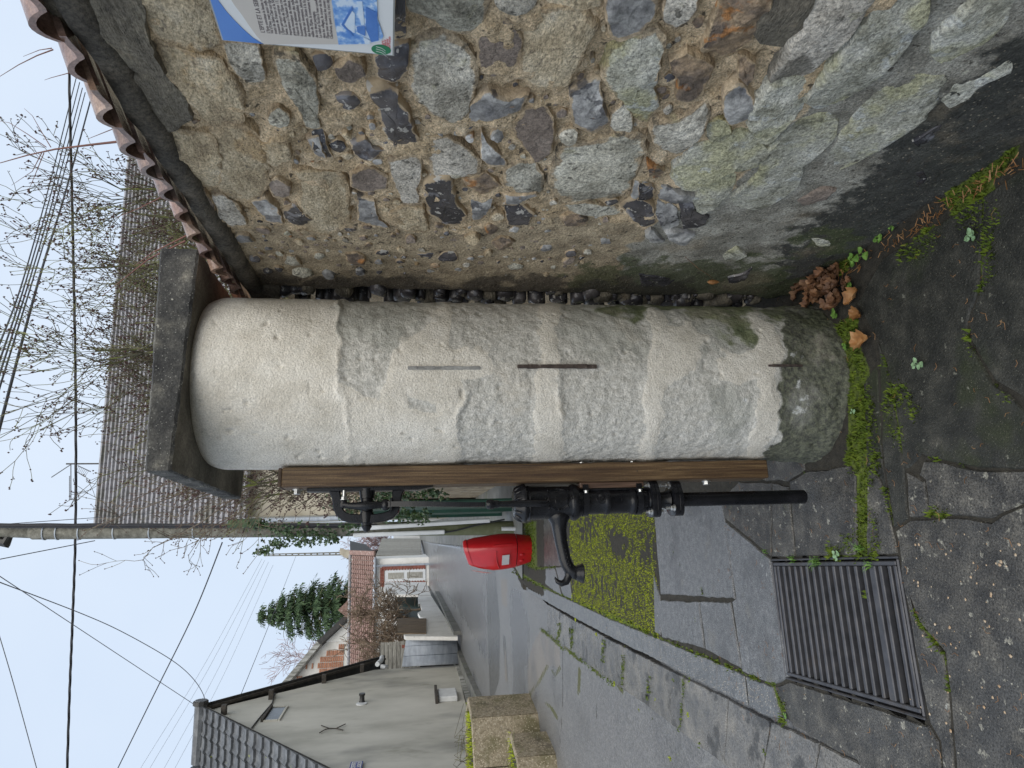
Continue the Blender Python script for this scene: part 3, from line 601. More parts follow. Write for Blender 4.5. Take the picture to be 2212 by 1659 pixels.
T = [
(r2,'L',.035,[(530,70),(560,-60),(960,-60),(960,40),(930,130),(870,190),(790,170),(700,115),(640,90)]),
(r2,'L',.03,[(1000,0),(1010,-60),(1250,-60),(1240,20),(1215,60),(1110,85),(1040,50)]),
(r2,'L',.035,[(560,290),(640,240),(740,220),(860,270),(905,380),(890,480),(860,590),(800,655),(690,600),(600,530),(570,430)]),
(r2,'B',.022,[(930,200),(1010,90),(1100,120),(1160,220),(1130,330),(1070,420),(990,420),(930,340)]),
(r2,'O',.03,[(1170,230),(1220,90),(1330,60),(1500,60),(1560,130),(1500,260),(1420,420),(1350,490),(1230,480),(1170,400)]),
(r2,'O',.025,[(1270,-60),(1600,-60),(1590,40),(1500,50),(1330,50),(1280,30)]),
(r2,'W',.045,[(1620,0),(1640,-60),(1860,-60),(1870,60),(1790,180),(1700,220),(1640,180),(1625,80)]),
(r2,'Y',.045,[(1640,300),(1720,230),(1860,185),(1930,210),(1900,330),(1870,440),(1885,560),(1830,650),(1760,620),(1700,520),(1610,430)]),
(r2,'W',.03,[(870,640),(890,560),(970,490),(1060,525),(1180,520),(1140,600),(1040,625),(940,660)]),
(r2,'W',.03,[(1430,490),(1540,445),(1580,450),(1590,560),(1625,650),(1560,705),(1450,680),(1430,580)]),
(r2,'L',.03,[(1650,620),(1720,565),(1755,620),(1745,720),(1690,745),(1640,680)]),
(r2,'F',.035,[(330,490),(420,475),(490,500),(500,560),(555,610),(560,680),(600,760),(570,800),(480,790),(420,690),(395,600)]),
(r2,'F',.02,[(150,520),(230,510),(300,545),(250,590),(190,590)]),
(r2,'F',.03,[(370,290),(450,250),(540,230),(545,380),(460,450),(385,420)]),
(r2,'F',.02,[(470,-60),(530,-60),(535,180),(480,215)]),
(r2,'L',.028,[(650,770),(760,750),(860,810),(920,870),(920,940),(800,950),(690,940),(655,850)]),
(r2,'W',.02,[(950,720),(970,770),(1060,850),(1070,900),(980,890),(940,850)]),
(r2,'B',.028,[(1110,690),(1200,600),(1280,580),(1330,650),(1320,800),(1240,860),(1170,770)]),
(r2,'L',.04,[(1350,900),(1400,800),(1520,790),(1720,720),(1800,760),(1790,860),(1740,980),(1700,1040),(1560,1060),(1400,1090),(1340,1010)]),
(r2,'L',.025,[(1080,920),(1160,885),(1230,890),(1270,960),(1260,1030),(1110,1045),(1075,990)]),
(r2,'L',.025,[(440,870),(600,850),(615,930),(590,1000),(600,1090),(520,1095),(490,1020),(460,950)]),
(r2,'F',.035,[(640,1000),(720,960),(780,960),(800,1080),(850,1160),(820,1225),(740,1200),(660,1140)]),
(r2,'W',.035,[(880,1070),(1000,1080),(990,1110),(950,1180),(900,1190),(890,1120)]),
(r2,'W',.035,[(1070,1050),(1230,1035),(1240,1055),(1160,1080),(1130,1110),(1080,1100)]),
(r2,'F',.03,[(1070,1115),(1140,1105),(1220,1150),(1190,1210),(1090,1210)]),
(r2,'R',.028,[(840,970),(960,940),(1040,1000),(960,1050),(880,1020)]),
(r2,'O',.025,[(440,1160),(520,1120),(620,1130),(650,1260),(540,1240),(460,1200)]),
(r2,'W',.03,[(280,1080),(360,1095),(385,1180),(440,1225),(350,1215),(280,1180)]),
(r2,'O',.03,[(-20,950),(120,920),(200,1000),(220,1080),(220,1190),(100,1270),(0,1240),(-30,1100)]),
(r2,'B',.028,[(250,930),(330,900),(430,950),(420,1010),(300,1030),(240,1000)]),
(r2,'R',.025,[(1370,1170),(1440,1150),(1510,1180),(1500,1220),(1400,1210)]),
(r2,'W',.03,[(1750,1050),(1770,960),(1810,950),(1860,1000),(1860,1060),(1780,1080)]),
(r2,'F',.035,[(1700,1120),(1790,1080),(1860,1110),(1880,1200),(1810,1210)]),
(r2,'W',.035,[(1885,1150),(1900,1110),(1990,1130),(2000,1220),(1930,1240)]),
(r2,'W',.022,[(1580,1280),(1620,1260),(1640,1310),(1590,1310)]),
(r2,'W',.03,[(0,750),(60,740),(100,850),(40,830)]),
(r2,'F',.02,[(110,790),(170,750),(215,790),(180,830)]),
(r2,'F',.022,[(240,770),(320,740),(350,800),(420,820),(320,870),(260,840)]),
(r2,'B',.03,[(150,360),(230,310),(300,330),(310,400),(250,450),(180,430)]),
(r2,'F',.02,[(20,300),(120,290),(150,350),(60,380)]),
(r2,'L',.035,[(1925,50),(1950,-60),(2110,-60),(2100,40),(2040,120),(1990,180),(1940,140)]),
(r2,'F',.02,[(590,1370),(690,1360),(660,1400)]),
(r2,'W',.02,[(705,710),(730,705),(735,735),(712,742)]),
(r2,'L',.02,[(1400,1110),(1500,1095),(1660,1120),(1690,1150),(1560,1165),(1430,1140)]),
(r3,'L',.045,[(75,720),(75,660),(150,640),(260,620),(350,560),(370,600),(340,700),(270,780),(220,830),(110,800)]),
(r3,'Y',.04,[(355,680),(420,640),(480,660),(490,740),(430,780),(360,740)]),
(r3,'R',.05,[(390,130),(430,50),(460,-50),(700,-50),(680,90),(620,170),(600,240),(520,310),(440,320),(340,290),(370,190)]),
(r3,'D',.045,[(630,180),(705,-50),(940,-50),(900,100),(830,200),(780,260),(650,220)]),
(r3,'L',.05,[(720,400),(800,260),(880,160),(960,-50),(1260,-50),(1180,110),(1080,230),(960,350),(850,440),(760,440)]),
(r3,'Y',.05,[(915,520),(1000,400),(1100,280),(1250,110),(1340,-50),(1510,-50),(1520,80),(1480,190),(1380,300),(1270,420),(1130,520),(1030,565),(940,550)]),
(r3,'R',.04,[(170,330),(250,270),(340,310),(390,350),(330,500),(240,555),(190,500),(220,410),(160,380)]),
(r3,'W',.045,[(460,500),(540,450),(620,540),(620,600),(560,650),(490,670),(450,590)]),
(r3,'R',.04,[(535,300),(620,330),(610,400),(580,450),(530,390)]),
(r3,'Y',.05,[(620,560),(700,470),(800,440),(880,430),(915,490),(860,590),(760,690),(720,760),(640,740),(590,650)]),
(r3,'Y',.045,[(210,900),(300,800),(420,770),(560,740),(640,780),(660,850),(600,900),(480,910),(430,940),(320,1010),(240,1010),(190,950)]),
(r3,'Y',.04,[(300,1080),(370,970),(510,950),(480,1050),(400,1120),(320,1160)]),
(r3,'Y',.03,[(510,1050),(640,950),(720,800),(850,680),(960,640),(1040,680),(1000,800),(880,900),(840,1000),(740,1080),(640,1120),(540,1090)]),
(r3,'Y',.028,[(1020,880),(1080,760),(1180,620),(1300,500),(1450,440),(1600,440),(1590,540),(1500,660),(1350,760),(1200,860),(1080,915)]),
(r3,'Y',.028,[(1590,290),(1600,190),(1720,80),(1850,-30),(2030,-60),(1950,130),(1860,230),(1780,300),(1660,345)]),
(r3,'Y',.022,[(1650,530),(1720,420),(1850,310),(2000,280),(1980,400),(1850,440),(1780,520),(1690,570)]),
(r3,'F',.035,[(220,1090),(290,1110),(300,1150),(370,1170),(330,1220),(240,1240)]),
(r3,'W',.04,[(130,1010),(180,1030),(310,1060),(270,1105),(180,1090),(110,1080)]),
(r3,'W',.035,[(140,1240),(290,1260),(240,1330),(160,1290)]),
(r3,'F',.035,[(0,970),(80,1010),(60,1080),(-10,1080)]),
(r3,'R',.03,[(40,870),(130,920),(100,970),(50,950)]),
(r3,'Y',.018,[(450,1380),(520,1340),(570,1380),(530,1410),(470,1410)]),
(r3,'F',.018,[(480,1500),(560,1480),(600,1450),(550,1540),(490,1540)]),
(r3,'B',.018,[(860,1080),(980,1020),(1050,1030),(1000,1080),(890,1110)]),
(r3,'F',.015,[(1480,760),(1620,680),(1600,740),(1520,800)]),
(r3,'Y',.016,[(930,1290),(1020,1290),(1040,1320),(960,1330)]),
(r3,'F',.015,[(1480,930),(1530,910),(1550,960),(1500,1000)]),
(r3,'F',.02,[(0,1480),(90,1490),(180,1510),(120,1550),(20,1540)]),
(r3,'W',.03,[(60,1240),(130,1300),(60,1310),(30,1270)]),
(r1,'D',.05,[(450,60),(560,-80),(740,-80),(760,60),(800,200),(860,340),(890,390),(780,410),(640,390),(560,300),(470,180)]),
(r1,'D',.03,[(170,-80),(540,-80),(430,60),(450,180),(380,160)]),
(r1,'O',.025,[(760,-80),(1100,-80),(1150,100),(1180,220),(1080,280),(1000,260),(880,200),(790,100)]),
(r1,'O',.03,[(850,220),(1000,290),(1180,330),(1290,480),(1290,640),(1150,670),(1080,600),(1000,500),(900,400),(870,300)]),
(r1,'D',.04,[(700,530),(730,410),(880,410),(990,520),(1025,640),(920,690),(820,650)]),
(r1,'O',.045,[(880,800),(900,715),(980,730),(1140,750),(1190,870),(1190,990),(1100,1005),(1000,960),(920,880)]),
(r1,'O',.03,[(1150,730),(1260,680),(1380,730),(1430,870),(1440,1000),(1350,1080),(1240,1060),(1190,1000),(1200,870)]),
(r1,'L',.04,[(1150,1070),(1200,1055),(1280,1110),(1330,1200),(1250,1215),(1190,1160)]),
(r1,'W',.03,[(1370,1090),(1440,1070),(1500,1120),(1530,1200),(1440,1190)]),
(r1,'F',.035,[(1530,1140),(1600,1110),(1690,1190),(1670,1235),(1600,1210),(1550,1190)]),
(r1,'O',.03,[(1580,920),(1700,920),(1830,950),(1690,960),(1640,985)]),
(r1,'L',.035,[(1490,320),(1600,290),(1690,400),(1720,560),(1720,690),(1650,670),(1590,540),(1510,430)]),
(r1,'L',.035,[(1220,240),(1400,250),(1420,370),(1420,460),(1360,470),(1290,400),(1240,330)]),
(r1,'O',.03,[(1410,790),(1480,740),(1560,770),(1570,850),(1480,900),(1420,860)]),
(r1,'F',.025,[(1680,720),(1740,700),(1790,860),(1740,860),(1690,790)]),
(r1,'B',.03,[(1010,1010),(1100,1020),(1150,1090),(1200,1240),(1080,1130)]),
(r1,'B',.03,[(1450,980),(1500,960),(1570,1000),(1560,1060),(1480,1060)]),
]
def stone(name, poly, h, mt, parent, rr, nseg=26, rings=(1.0, .985, .93, .82, .66, .45, .22), base=-.014, rough=1.):
    """poly: outline (s,z) on the wall; a broken, faceted block face h proud of it."""
    big = nseg > 20
    if big: nseg = 40; rings = (1.04, 1.02, .985, .93, .85, .72, .56, .38, .2)
    P2 = []; n = len(poly); per = [(Vector(poly[(i+1) % n])-Vector(poly[i])).length for i in range(n)]; tot = sum(per)
    for k2 in range(nseg):
        d = tot*k2/nseg; i = 0
        while d > per[i]: d -= per[i]; i += 1
        P2.append(Vector(poly[i]).lerp(Vector(poly[(i+1) % n]), d/per[i]))
    P2 = [(P2[i-1]*.12+P2[i]*.76+P2[(i+1) % nseg]*.12) for i in range(nseg)]
    c = sum(P2, Vector((0, 0)))/nseg; sd_ = rr.uniform(0, 99); size = tot/4
    P2 = [p+Vector((mn.noise(Vector((p.x*40, p.y*40, sd_))), mn.noise(Vector((p.x*40, p.y*40, sd_+9)))))*size*.045 for p in P2]
    pl = []
    for _ in range(6 if big else 4):
        an = rr.uniform(0, 6.28); sl = rr.uniform(.1, .7); pl.append((h*rr.uniform(.85, 1.25), math.cos(an)*sl*h/size*1.9, math.sin(an)*sl*h/size*1.9))
    vs = []; eg = []; ne = len(rings)
    ramp = [None, -.1, .55, .86, 1.05, 1.25, 1.4, 1.5, 1.6] if big else [None, .35, .95, 1.2]
    for q, fr_ in enumerate(rings):
        for p in P2:
            w_ = c+(p-c)*fr_; x_, y_ = (w_-c).x, (w_-c).y
            if q == 0: hh = base
            else:
                hh = min([a_+bx*x_+by*y_ for a_, bx, by in pl]+[h*ramp[q]])
                am = .0028+h*.10*rough
                hh += am*mn.fractal(Vector((w_.x, w_.y, sd_))*22, .8, 2.1, 5)*(.5 if q == 1 else 1)
                if rough > 1.: hh -= .012*max(0, mn.noise(Vector((w_.x*38, w_.y*38, sd_)))-.25)
            vs.append(wp(w_.x, w_.y, max(hh, base))); eg.append(([1, 1, .85, .62, .42, .2, 0, 0, 0] if big else [1, .8, .2, 0])[q])
    vs.append(wp(c.x, c.y, min(a_ for a_, _, _ in pl))); eg.append(0)
    fs = []
    for q in range(len(rings)-1):
        for i in range(nseg):
            j = (i+1) % nseg; fs.append((q*nseg+i, q*nseg+j, (q+1)*nseg+j, (q+1)*nseg+i))
    l = (len(rings)-1)*nseg
    for i in range(nseg): fs.append((l+i, l+(i+1) % nseg, len(vs)-1))
    if c.y < .80 or c.x > .98: eg = [0]*len(eg)      # no sandy mortar in the grey cement foot
    o = mesh(name, vs, fs, mt, parent, False, dict(edge=eg))
    m = o.data; m.polygons.foreach_set('use_smooth', [True]*len(m.polygons))
    return o
SP = []
for fn, kx, h, pg in T:
    pd = [fn(*p) for p in pg]; ps = [towall(X, Y, h*.3) for X, Y in pd]; cx_ = sum(a for a, _ in ps)/len(ps); cz_ = sum(b for _, b in ps)/len(ps); ps = [(cx_+(a-cx_)*1.15, cz_+(b-cz_)*1.15) for a, b in ps]; SP.append((ps, kx, h*.60))
from mathutils import geometry as _g
def flip_fix(o):
    import bmesh
    bm = bmesh.new(); bm.from_mesh(o.data); bmesh.ops.recalc_face_normals(bm, faces=bm.faces); bm.to_mesh(o.data); bm.free()
# fill-in flints and pebbles between the traced stones
def pip(p, pg):
    return inpoly(p[0], p[1], pg)
cells = [(ps, (min(q[0] for q in ps), max(q[0] for q in ps), min(q[1] for q in ps), max(q[1] for q in ps))) for ps, _, _ in SP]
def near_any(s, z, r):
    for ps, bb in cells:
        if s < bb[0]-r or s > bb[1]+r or z < bb[2]-r or z > bb[3]+r: continue
        if pip((s, z), ps): return True
        for i in range(len(ps)):
            a, b = Vector(ps[i]), Vector(ps[(i+1) % len(ps)])
            t = max(0, min(1, (Vector((s, z))-a).dot(b-a)/((b-a).length_squared+1e-9)))
            if ((a+(b-a)*t)-Vector((s, z))).length < r: return True
    return False
def in_sign(s, z): return s < .03 and 1.5 < z < 2.05
rr = random.Random(11); fill = []
for _ in range(9000):
    s, z = rr.uniform(-.42, 1.02), rr.uniform(.95, 2.1); r_ = rr.choice([.05, .038, .028, .02, .014, .010])
    if in_sign(s, z) or near_any(s, z, r_*.72): continue
    if s > .9+.05*mn.noise(Vector((0, 0, z*8))) and rr.random() < .9: continue
    if any((s-a)**2+(z-b)**2 < (r_*.9+c*.9+.004)**2 for a, b, c in fill): continue
    if rr.random() < .15: continue
    fill.append((s, z, r_))
for s, z, r_ in fill:
    n = rr.randint(5, 8); ph = rr.uniform(0, 6); el = rr.uniform(.6, 1)
    pg = [(s+r_*math.cos(ph+6.283*i/n)*rr.uniform(.75, 1.2), z+r_*el*math.sin(ph+6.283*i/n)*rr.uniform(.75, 1.2)) for i in range(n)]
    SP.append((pg, rr.choice('FWWBBOOLLR'), r_*rr.uniform(.35, .7)))
rs = random.Random(5)
for ps, kx, h in SP:
    big = max(q[0] for q in ps)-min(q[0] for q in ps) > .08
    o = stone('stone', ps, h, MATS[KM[kx]], wall, rs, nseg=26 if big else 12, rings=(1.0, .985, .93, .82, .66, .45, .22) if big else (1, .97, .8, .45), rough=1.25 if kx in 'FWR' else 1.)
    flip_fix(o)
    smooth_angle(o, 40)
# wall face: mortar, rendered strip by the column, smooth cement below
NSs, NZ = 250, 245
S0, S1 = -.62, 1.34
ss = np.linspace(S0, S1, NSs); zz = np.linspace(-.02, WH, NZ)
CEM = [[(1330, 560), (1390, 500), (1500, 430), (1590, 410), (1620, 340), (1700, 270), (1760, 215), (1850, 110), (1990, 0), (2010, -200), (2500, -200), (2500, 500), (2212, 330), (1760, 640), (1380, 680)]]
BLK = [[(1630, 700), (1690, 545), (1760, 470), (1830, 420), (1890, 340), (1960, 260), (2040, 200), (2130, 130), (2212, 60), (2400, -60), (2400, 300), (2212, 330), (1760, 640), (1700, 680)]]
REN = [[(500, 640), (480, 560), (560, 470), (640, 490), (780, 490), (900, 500), (1000, 495), (1100, 480), (1240, 470), (1370, 480), (1440, 540), (1480, 600), (1480, 700), (500, 700)]]
GRN = [[(1200, 640), (1250, 575), (1380, 560), (1500, 560), (1640, 560), (1800, 610), (1640, 700), (1200, 700)], [(1790, 560), (1850, 520), (1830, 480), (1700, 520)]]
DRK = [[(200, 250), (330, 330), (420, 440), (540, 590), (470, 660), (400, 500), (150, 150), (100, -50), (250, -50), (300, 120)], [(520, 600), (700, 590), (1000, 600), (1300, 600), (1500, 610), (1500, 700), (520, 700)]]  # darker band below the coping and darker strip beside the column
S_, Z_ = np.meshgrid(ss, zz)
flat = np.array([wp(float(s), float(z)) for s, z in zip(S_.ravel(), Z_.ravel())])
px, py = projn(flat)
_wn = np.array([(mn.fractal(Vector(p)*11, .9, 2, 4), mn.fractal(Vector(p)*11+Vector((9, 9, 9)), .9, 2, 4)) for p in flat.tolist()]); px = px+_wn[:, 0]*16; py = py+_wn[:, 1]*16
cem = polymask(px, py, CEM, 26); ren = polymask(px, py, REN, 26); blk = polymask(px, py, BLK, 90); grn = polymask(px, py, GRN, 70); drk = polymask(px, py, DRK, 50)
vs = np.zeros_like(flat); n3 = np.array(WN)
for i in range(len(flat)):
    s, z = S_.ravel()[i], Z_.ravel()[i]
    m_ = .018*mn.fractal(Vector((s, z, 0))*9, .9, 2, 5)+.007*mn.fractal(Vector((s*38, z*38, 2)), 1, 2, 3)
    sm = .010*mn.fractal(Vector((s, z, 5))*4, 1, 2, 3)+.0015*mn.noise(Vector((s*60, z*60, 2)))
    c_ = max(cem[i], ren[i]*.8)
    o_ = m_*(1-c_)+(sm+.005)*c_
    edge = 1.17+.035*mn.noise(Vector((z*6, 0, 0)))+.02*mn.noise(Vector((z*19, 0, 4)))     # render breaks off beside the column
    if s > edge: o_ -= min(.07, (s-edge)*3.2)+.02*abs(mn.noise(Vector((s*20, z*20, 7))))
    vs[i] = flat[i]+n3*o_
fs = [(j*NSs+i, j*NSs+i+1, (j+1)*NSs+i+1, (j+1)*NSs+i) for j in range(NZ-1) for i in range(NSs-1)]
mesh('mortar', vs, fs, MATS['wall_mortar'], wall, True, dict(cement=cem, render=ren, black=blk, green=grn, darkened=drk))
# body of the wall behind the face, and flints showing in the gap beside the column
b = B(); T_ = .38
for (s0, s1) in ((S0, S1),):
    b.box(wp((s0+s1+3)/2, WH/2-.06, -.09-T_/2), (WD, WN, Vector((0, 0, 1))), ((s1+3-s0)/2, T_/2, WH/2+.02))
b.box(wp(S0-1.6, WH/2-.06, -.03-T_/2), (WD, WN, Vector((0, 0, 1))), (1.6, T_/2, WH/2+.02))
b.build('core', MATS['wall_mortar'], wall)['kind'] = 'stuff'
for _ in range(120):
    z = rs.uniform(.1, 2.1); s = rs.uniform(1.17, 1.33); r_ = rs.uniform(.012, .055); n = rs.randint(5, 8)
    pg = [(s+r_*math.cos(6.283*i/n)*rs.uniform(.7, 1.2), z+r_*math.sin(6.283*i/n)*rs.uniform(.6, 1.1)) for i in range(n)]
    o = stone('stone', pg, r_*rs.uniform(.4, .7), MATS[rs.choice(['flint_dark', 'flint_dark', 'flint_dark', 'dark_stone'])], wall, rs, nseg=12, rings=(1, .97, .8, .45), base=-.09)
    flip_fix(o)
# ---------------------------------------------------------------- coping: boards and roof tiles sloping out over the wall
mat('coping_bed', [(.3, (.05, .045, .038)), (.5, (.10, .088, .07)), (.75, (.18, .155, .12))], 12, 9, .85, .8, 70, grain=(120, .5), bdist=.012)  # bed kept dark, holding the shadow band under the tiles in its colour
mat('clay_tile', [(.3, (.10, .060, .045)), (.5, (.19, .12, .09)), (.72, (.33, .23, .18))], 14, 8, .16, .35, 80, rand=.25, hue=.02, spots=[(5, .55, .7, (.12, .11, .10), .6), (20, .66, .7, (.10, .13, .03), .6, .8)], grain=(140, .3), bdist=.004, rnoise=.2, stretch=(1, 1, 1))
mat('clay_tile_fresh', [(.3, (.28, .11, .065)), (.5, (.42, .18, .11)), (.75, (.55, .30, .20))], 10, 8, .3, .3, 70, bdist=.004)
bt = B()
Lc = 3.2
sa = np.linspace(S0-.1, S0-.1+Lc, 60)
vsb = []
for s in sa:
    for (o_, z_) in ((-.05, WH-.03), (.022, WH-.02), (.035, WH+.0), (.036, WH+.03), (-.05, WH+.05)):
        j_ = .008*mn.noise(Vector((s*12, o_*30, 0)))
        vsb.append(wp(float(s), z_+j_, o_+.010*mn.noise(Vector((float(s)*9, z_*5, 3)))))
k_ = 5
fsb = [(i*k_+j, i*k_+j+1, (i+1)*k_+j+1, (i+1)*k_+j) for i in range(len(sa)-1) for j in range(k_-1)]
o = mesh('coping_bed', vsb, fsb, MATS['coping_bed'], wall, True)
def tile(s0, wdt, lift, mt, slope=.42, over=.062, back=.40, skew=0.):
    """interlocking clay tile with one round roll; s0 start along the wall."""
    nu, nv = 15, 5; top = []; bot = []
    for i in range(nu):
        u = i/(nu-1)
        # flat pan then roll
        prof = .031*max(0., math.sin(math.pi*min(1, max(0, (u-.42)/.58))))**.8+.004*math.cos(u*math.pi*2)
        for j in range(nv):
            t = j/(nv-1); off = over-(over+back)*t
            z = WH+.045+lift+prof*(1+.12*(j == 0))+(back+over)*t*slope
            p = wp(s0+u*wdt+skew*t, z, off); top.append(p); bot.append(p-Vector((0, 0, .013)))
    vs = top+bot; n = len(top); fs = []
    for i in range(nu-1):
        for j in range(nv-1):
            a = i*nv+j; fs.append((a, a+nv, a+nv+1, a+1)); fs.append((n+a, n+a+1, n+a+nv+1, n+a+nv))
        a = i*nv; fs.append((a, n+a, n+a+nv, a+nv))
        a = i*nv+nv-1; fs.append((a, a+nv, n+a+nv, n+a))
    for j in range(nv-1):
        fs.append((j, j+1, n+j+1, n+j)); a = (nu-1)*nv+j; fs.append((a, n+a, n+a+1, a+1))
    o = mesh('coping_tile', vs, fs, mt, wall); flip_fix(o); return smooth_angle(o, 50)
s = S0-.1
while s < 1.42:
    wt = rs.uniform(.118, .128)
    tile(s, wt+.012, rs.uniform(-.004, .006), MATS['clay_tile_fresh'] if s > 1.0 else MATS['clay_tile'], over=.066+rs.uniform(-.012, .012), skew=rs.uniform(-.006, .006)); s += wt
# ---------------------------------------------------------------- information panel on the wall
mat('print_white', [(.72, .74, .74), (.78, .79, .79)], 4, 4, .3)
mat('print_blue', [(.07, .21, .60), (.10, .27, .68)], 5, 4, .28, coat=.2)
mat('print_cream', [(.56, .52, .47), (.62, .58, .53)], 3, 4, .35)
mat('print_ink', [(.07, .05, .07), (.08, .06, .07)], 3, 2, .5)
mat('print_green', [(.01, .18, .08), (.02, .24, .10)], 3, 2, .4)
mat('print_red', [(.60, .07, .08), (.65, .09, .10)], 3, 2, .4)
mat('photo_print', [(.40, (.10, .27, .66)), (.5, (.25, .45, .78)), (.57, (.62, .74, .88))], 46, 9, .35)
mat('photo_dark', [(.06, .18, .52), (.09, .24, .62)], 40, 6, .35)
mat('photo_light', [(.52, .68, .86), (.74, .82, .90)], 30, 6, .35)
mat('panel_edge', [(.30, .31, .30), (.42, .43, .42)], 8, 4, .35, metal=.5)
PO = .075
A_, B_, Cc = atp(479.4, 87, WO+WN*PO, WN), atp(851.4, 121, WO+WN*PO, WN), atp(442, 1, WO+WN*PO, WN)
pr = (Cc-A_).normalized(); pd_ = (B_-A_); PHt = pd_.length; pd_.normalize(); pr = (pr-pd_*pr.dot(pd_)).normalized(); pn = pr.cross(pd_)
if pn.dot(WN) < 0: pn = -pn
PWd = .42
pp = lambda a, b, o=0: A_+pr*a+pd_*b+pn*o
panel = empty('information_panel', tuple(pp(PWd/2, PHt, 0)), 'blue and cream printed information panel about the river fixed on the rubble wall', 'sign')
def plate(name, pts, o, mt, th=.0006):
    b = B(); b.prism([pp(a, c, o) for a, c in pts], pn*th); q = b.build(name, mt, panel); flip_fix(q); return q
b = B(); b.prism([pp(0, 0, -.012), pp(PWd, 0, -.012), pp(PWd, PHt, -.012), pp(0, PHt, -.012)], pn*.012); flip_fix(b.build('board', MATS['panel_edge'], panel))
m_ = .003
plate('white_print', [(m_, m_), (PWd-m_, m_), (PWd-m_, PHt-m_), (m_, PHt-m_)], .0002, MATS['print_white'])
# local picture mapping from the photograph zoom (x down, y to the left)
def zq(x, y):
    p = atp(442.4+.2*x, .2*y, WO+WN*PO, WN)-A_; return (p.dot(pr), p.dot(pd_))
arcc = [zq(630, 470), zq(520, 400), zq(420, 310), zq(320, 210), zq(230, 110), zq(150, 0)]
plate('blue_print', [(m_, m_)]+[(PWd-m_, m_), (PWd-m_, .012)]+[(.30, .02), (.2, .03)]+arcc[::-1]+[(m_, zq(630, 470)[1])], .0010, MATS['print_blue'])
arc2 = [zq(640, 470), zq(560, 380), zq(480, 270), zq(400, 150), zq(330, 60), zq(290, 0)]
plate('cream_print', [(PWd-m_, zq(290, 0)[1])]+arc2[::-1]+[zq(1450, 470), zq(1390, 200), (PWd-m_, zq(1390, 0)[1])], .0010, MATS['print_cream'])
plate('picture', [zq(1445, 470), zq(1730, 462), zq(1900, 430), zq(1930, 380), zq(1870, 200), zq(1860, 0), (PWd*.75, zq(1860, 0)[1]), (PWd*.75, zq(1370, 0)[1]), zq(1370, 0), zq(1400, 200)], .0018, MATS['photo_print'])
plate('picture_detail', [zq(1475, 250), zq(1590, 50), zq(1600, 90), zq(1500, 250), zq(1610, 370), zq(1590, 375)], .0026, MATS['photo_dark'])
plate('picture_detail', [zq(1510, 250), zq(1590, 100), zq(1620, 130), zq(1620, 340), zq(1600, 335)], .0026, MATS['photo_light'])
plate('picture_detail', [zq(1640, 0), zq(1700, 0), zq(1725, 250), zq(1690, 255)], .0026, MATS['photo_light'])
plate('picture_detail', [zq(1640, 270), zq(1735, 265), zq(1735, 370), zq(1650, 330)], .0034, MATS['photo_dark'])
plate('picture_detail', [zq(1740, 60), zq(1860, 120), zq(1880, 420), zq(1800, 440), zq(1740, 300)], .0026, MATS['photo_dark'])
plate('picture_detail', [zq(1710, 380), zq(1790, 420), zq(1780, 455), zq(1735, 460)], .0034, MATS['photo_light'])
def text(s, org, ax, ayd, n, size, mt, parent, name='lettering', ext=.0003, align='LEFT', shear=0, bold=0, wid=None):
    c = D.curves.new('t', 'FONT'); c.body = s; c.size = size; c.extrude = ext; c.align_x = align; c.shear = shear; c.offset = bold; c.resolution_u = 2
    o = D.objects.new('t', c); COL.objects.link(o); dg = bpy.context.evaluated_depsgraph_get(); dg.update()
    m = D.meshes.new_from_object(o.evaluated_get(dg)); 
    v = np.zeros(len(m.vertices)*3); m.vertices.foreach_get('co', v); v = v.reshape(-1, 3)
    D.objects.remove(o, do_unlink=True); D.curves.remove(c)
    sx = 1
    if wid and len(v): sx = wid/(v[:, 0].max()-v[:, 0].min())
    W_ = np.array(org)+np.outer(v[:, 0]*sx, np.array(ax))+np.outer(v[:, 1], np.array(ayd))+np.outer(v[:, 2], np.array(n))
    return mesh(name, W_, [tuple(p.vertices) for p in m.polygons], mt, parent)
LN = ["L'EPTE ET LA SEINE...", "L'Epte constitue la limite ouest des c", "Val d'Oise, mais aussi celle de la r", "traité de Saint-Clair-sur-Epte en 911,", "royaume de France et la Normandie,", "L'Epte parcourt environ 113 kilomètres", "Seine. La vallée de l'Epte constitue un", "importance à l'échelon du bassin parisien",
      "grande mosaïque de milieux. Ainsi,", "rebords de plateaux des milieux secs", "boisements thermophiles. En fond de", "humides qui dominent, alternant des", "des boisements. Située à la fois dans la", "vallée de l'Epte, la commune de Gomme-", "de ces deux paysages.", "Le relief et l'accès à l'eau conditionnent", "dans les villages, le coeur de bourg s'est", "l'Epte tout en évitant les zones inon-", "Clachaloze, quant à lui, s'est déployé le lo"]
for i, t in enumerate(LN):
    x_ = 650 if i == 0 else 703+(1385-703)*(i-1)/17; y_ = 345 if i == 0 else 350+(410-350)*(i-1)/17
    a, b_ = zq(x_, y_)
    text(t, pp(a, b_, .0020), pr, -pd_, pn, .0105 if i == 0 else .0073, MATS['print_ink'], panel, ext=.0001)
b = B(); c0 = zq(1905, 530); r_ = .0155
b.prism([pp(c0[0]+r_*.85*math.cos(q*.314), c0[1]+r_*1.15*math.sin(q*.314), .001) for q in range(20)], pn*.0006); flip_fix(b.build('emblem', MATS['print_green'], panel))
for q in (-.4, 0, .4):
    b = B(); b.tube([pp(c0[0]+r_*(-.5+q), c0[1]+r_*.5, .0017), pp(c0[0]+r_*(-.1+q), c0[1]+r_*.1, .0017), pp(c0[0]+r_*(.1+q), c0[1]-r_*.6, .0017)], .0007, 5); b.build('emblem_line', MATS['print_white'], panel)
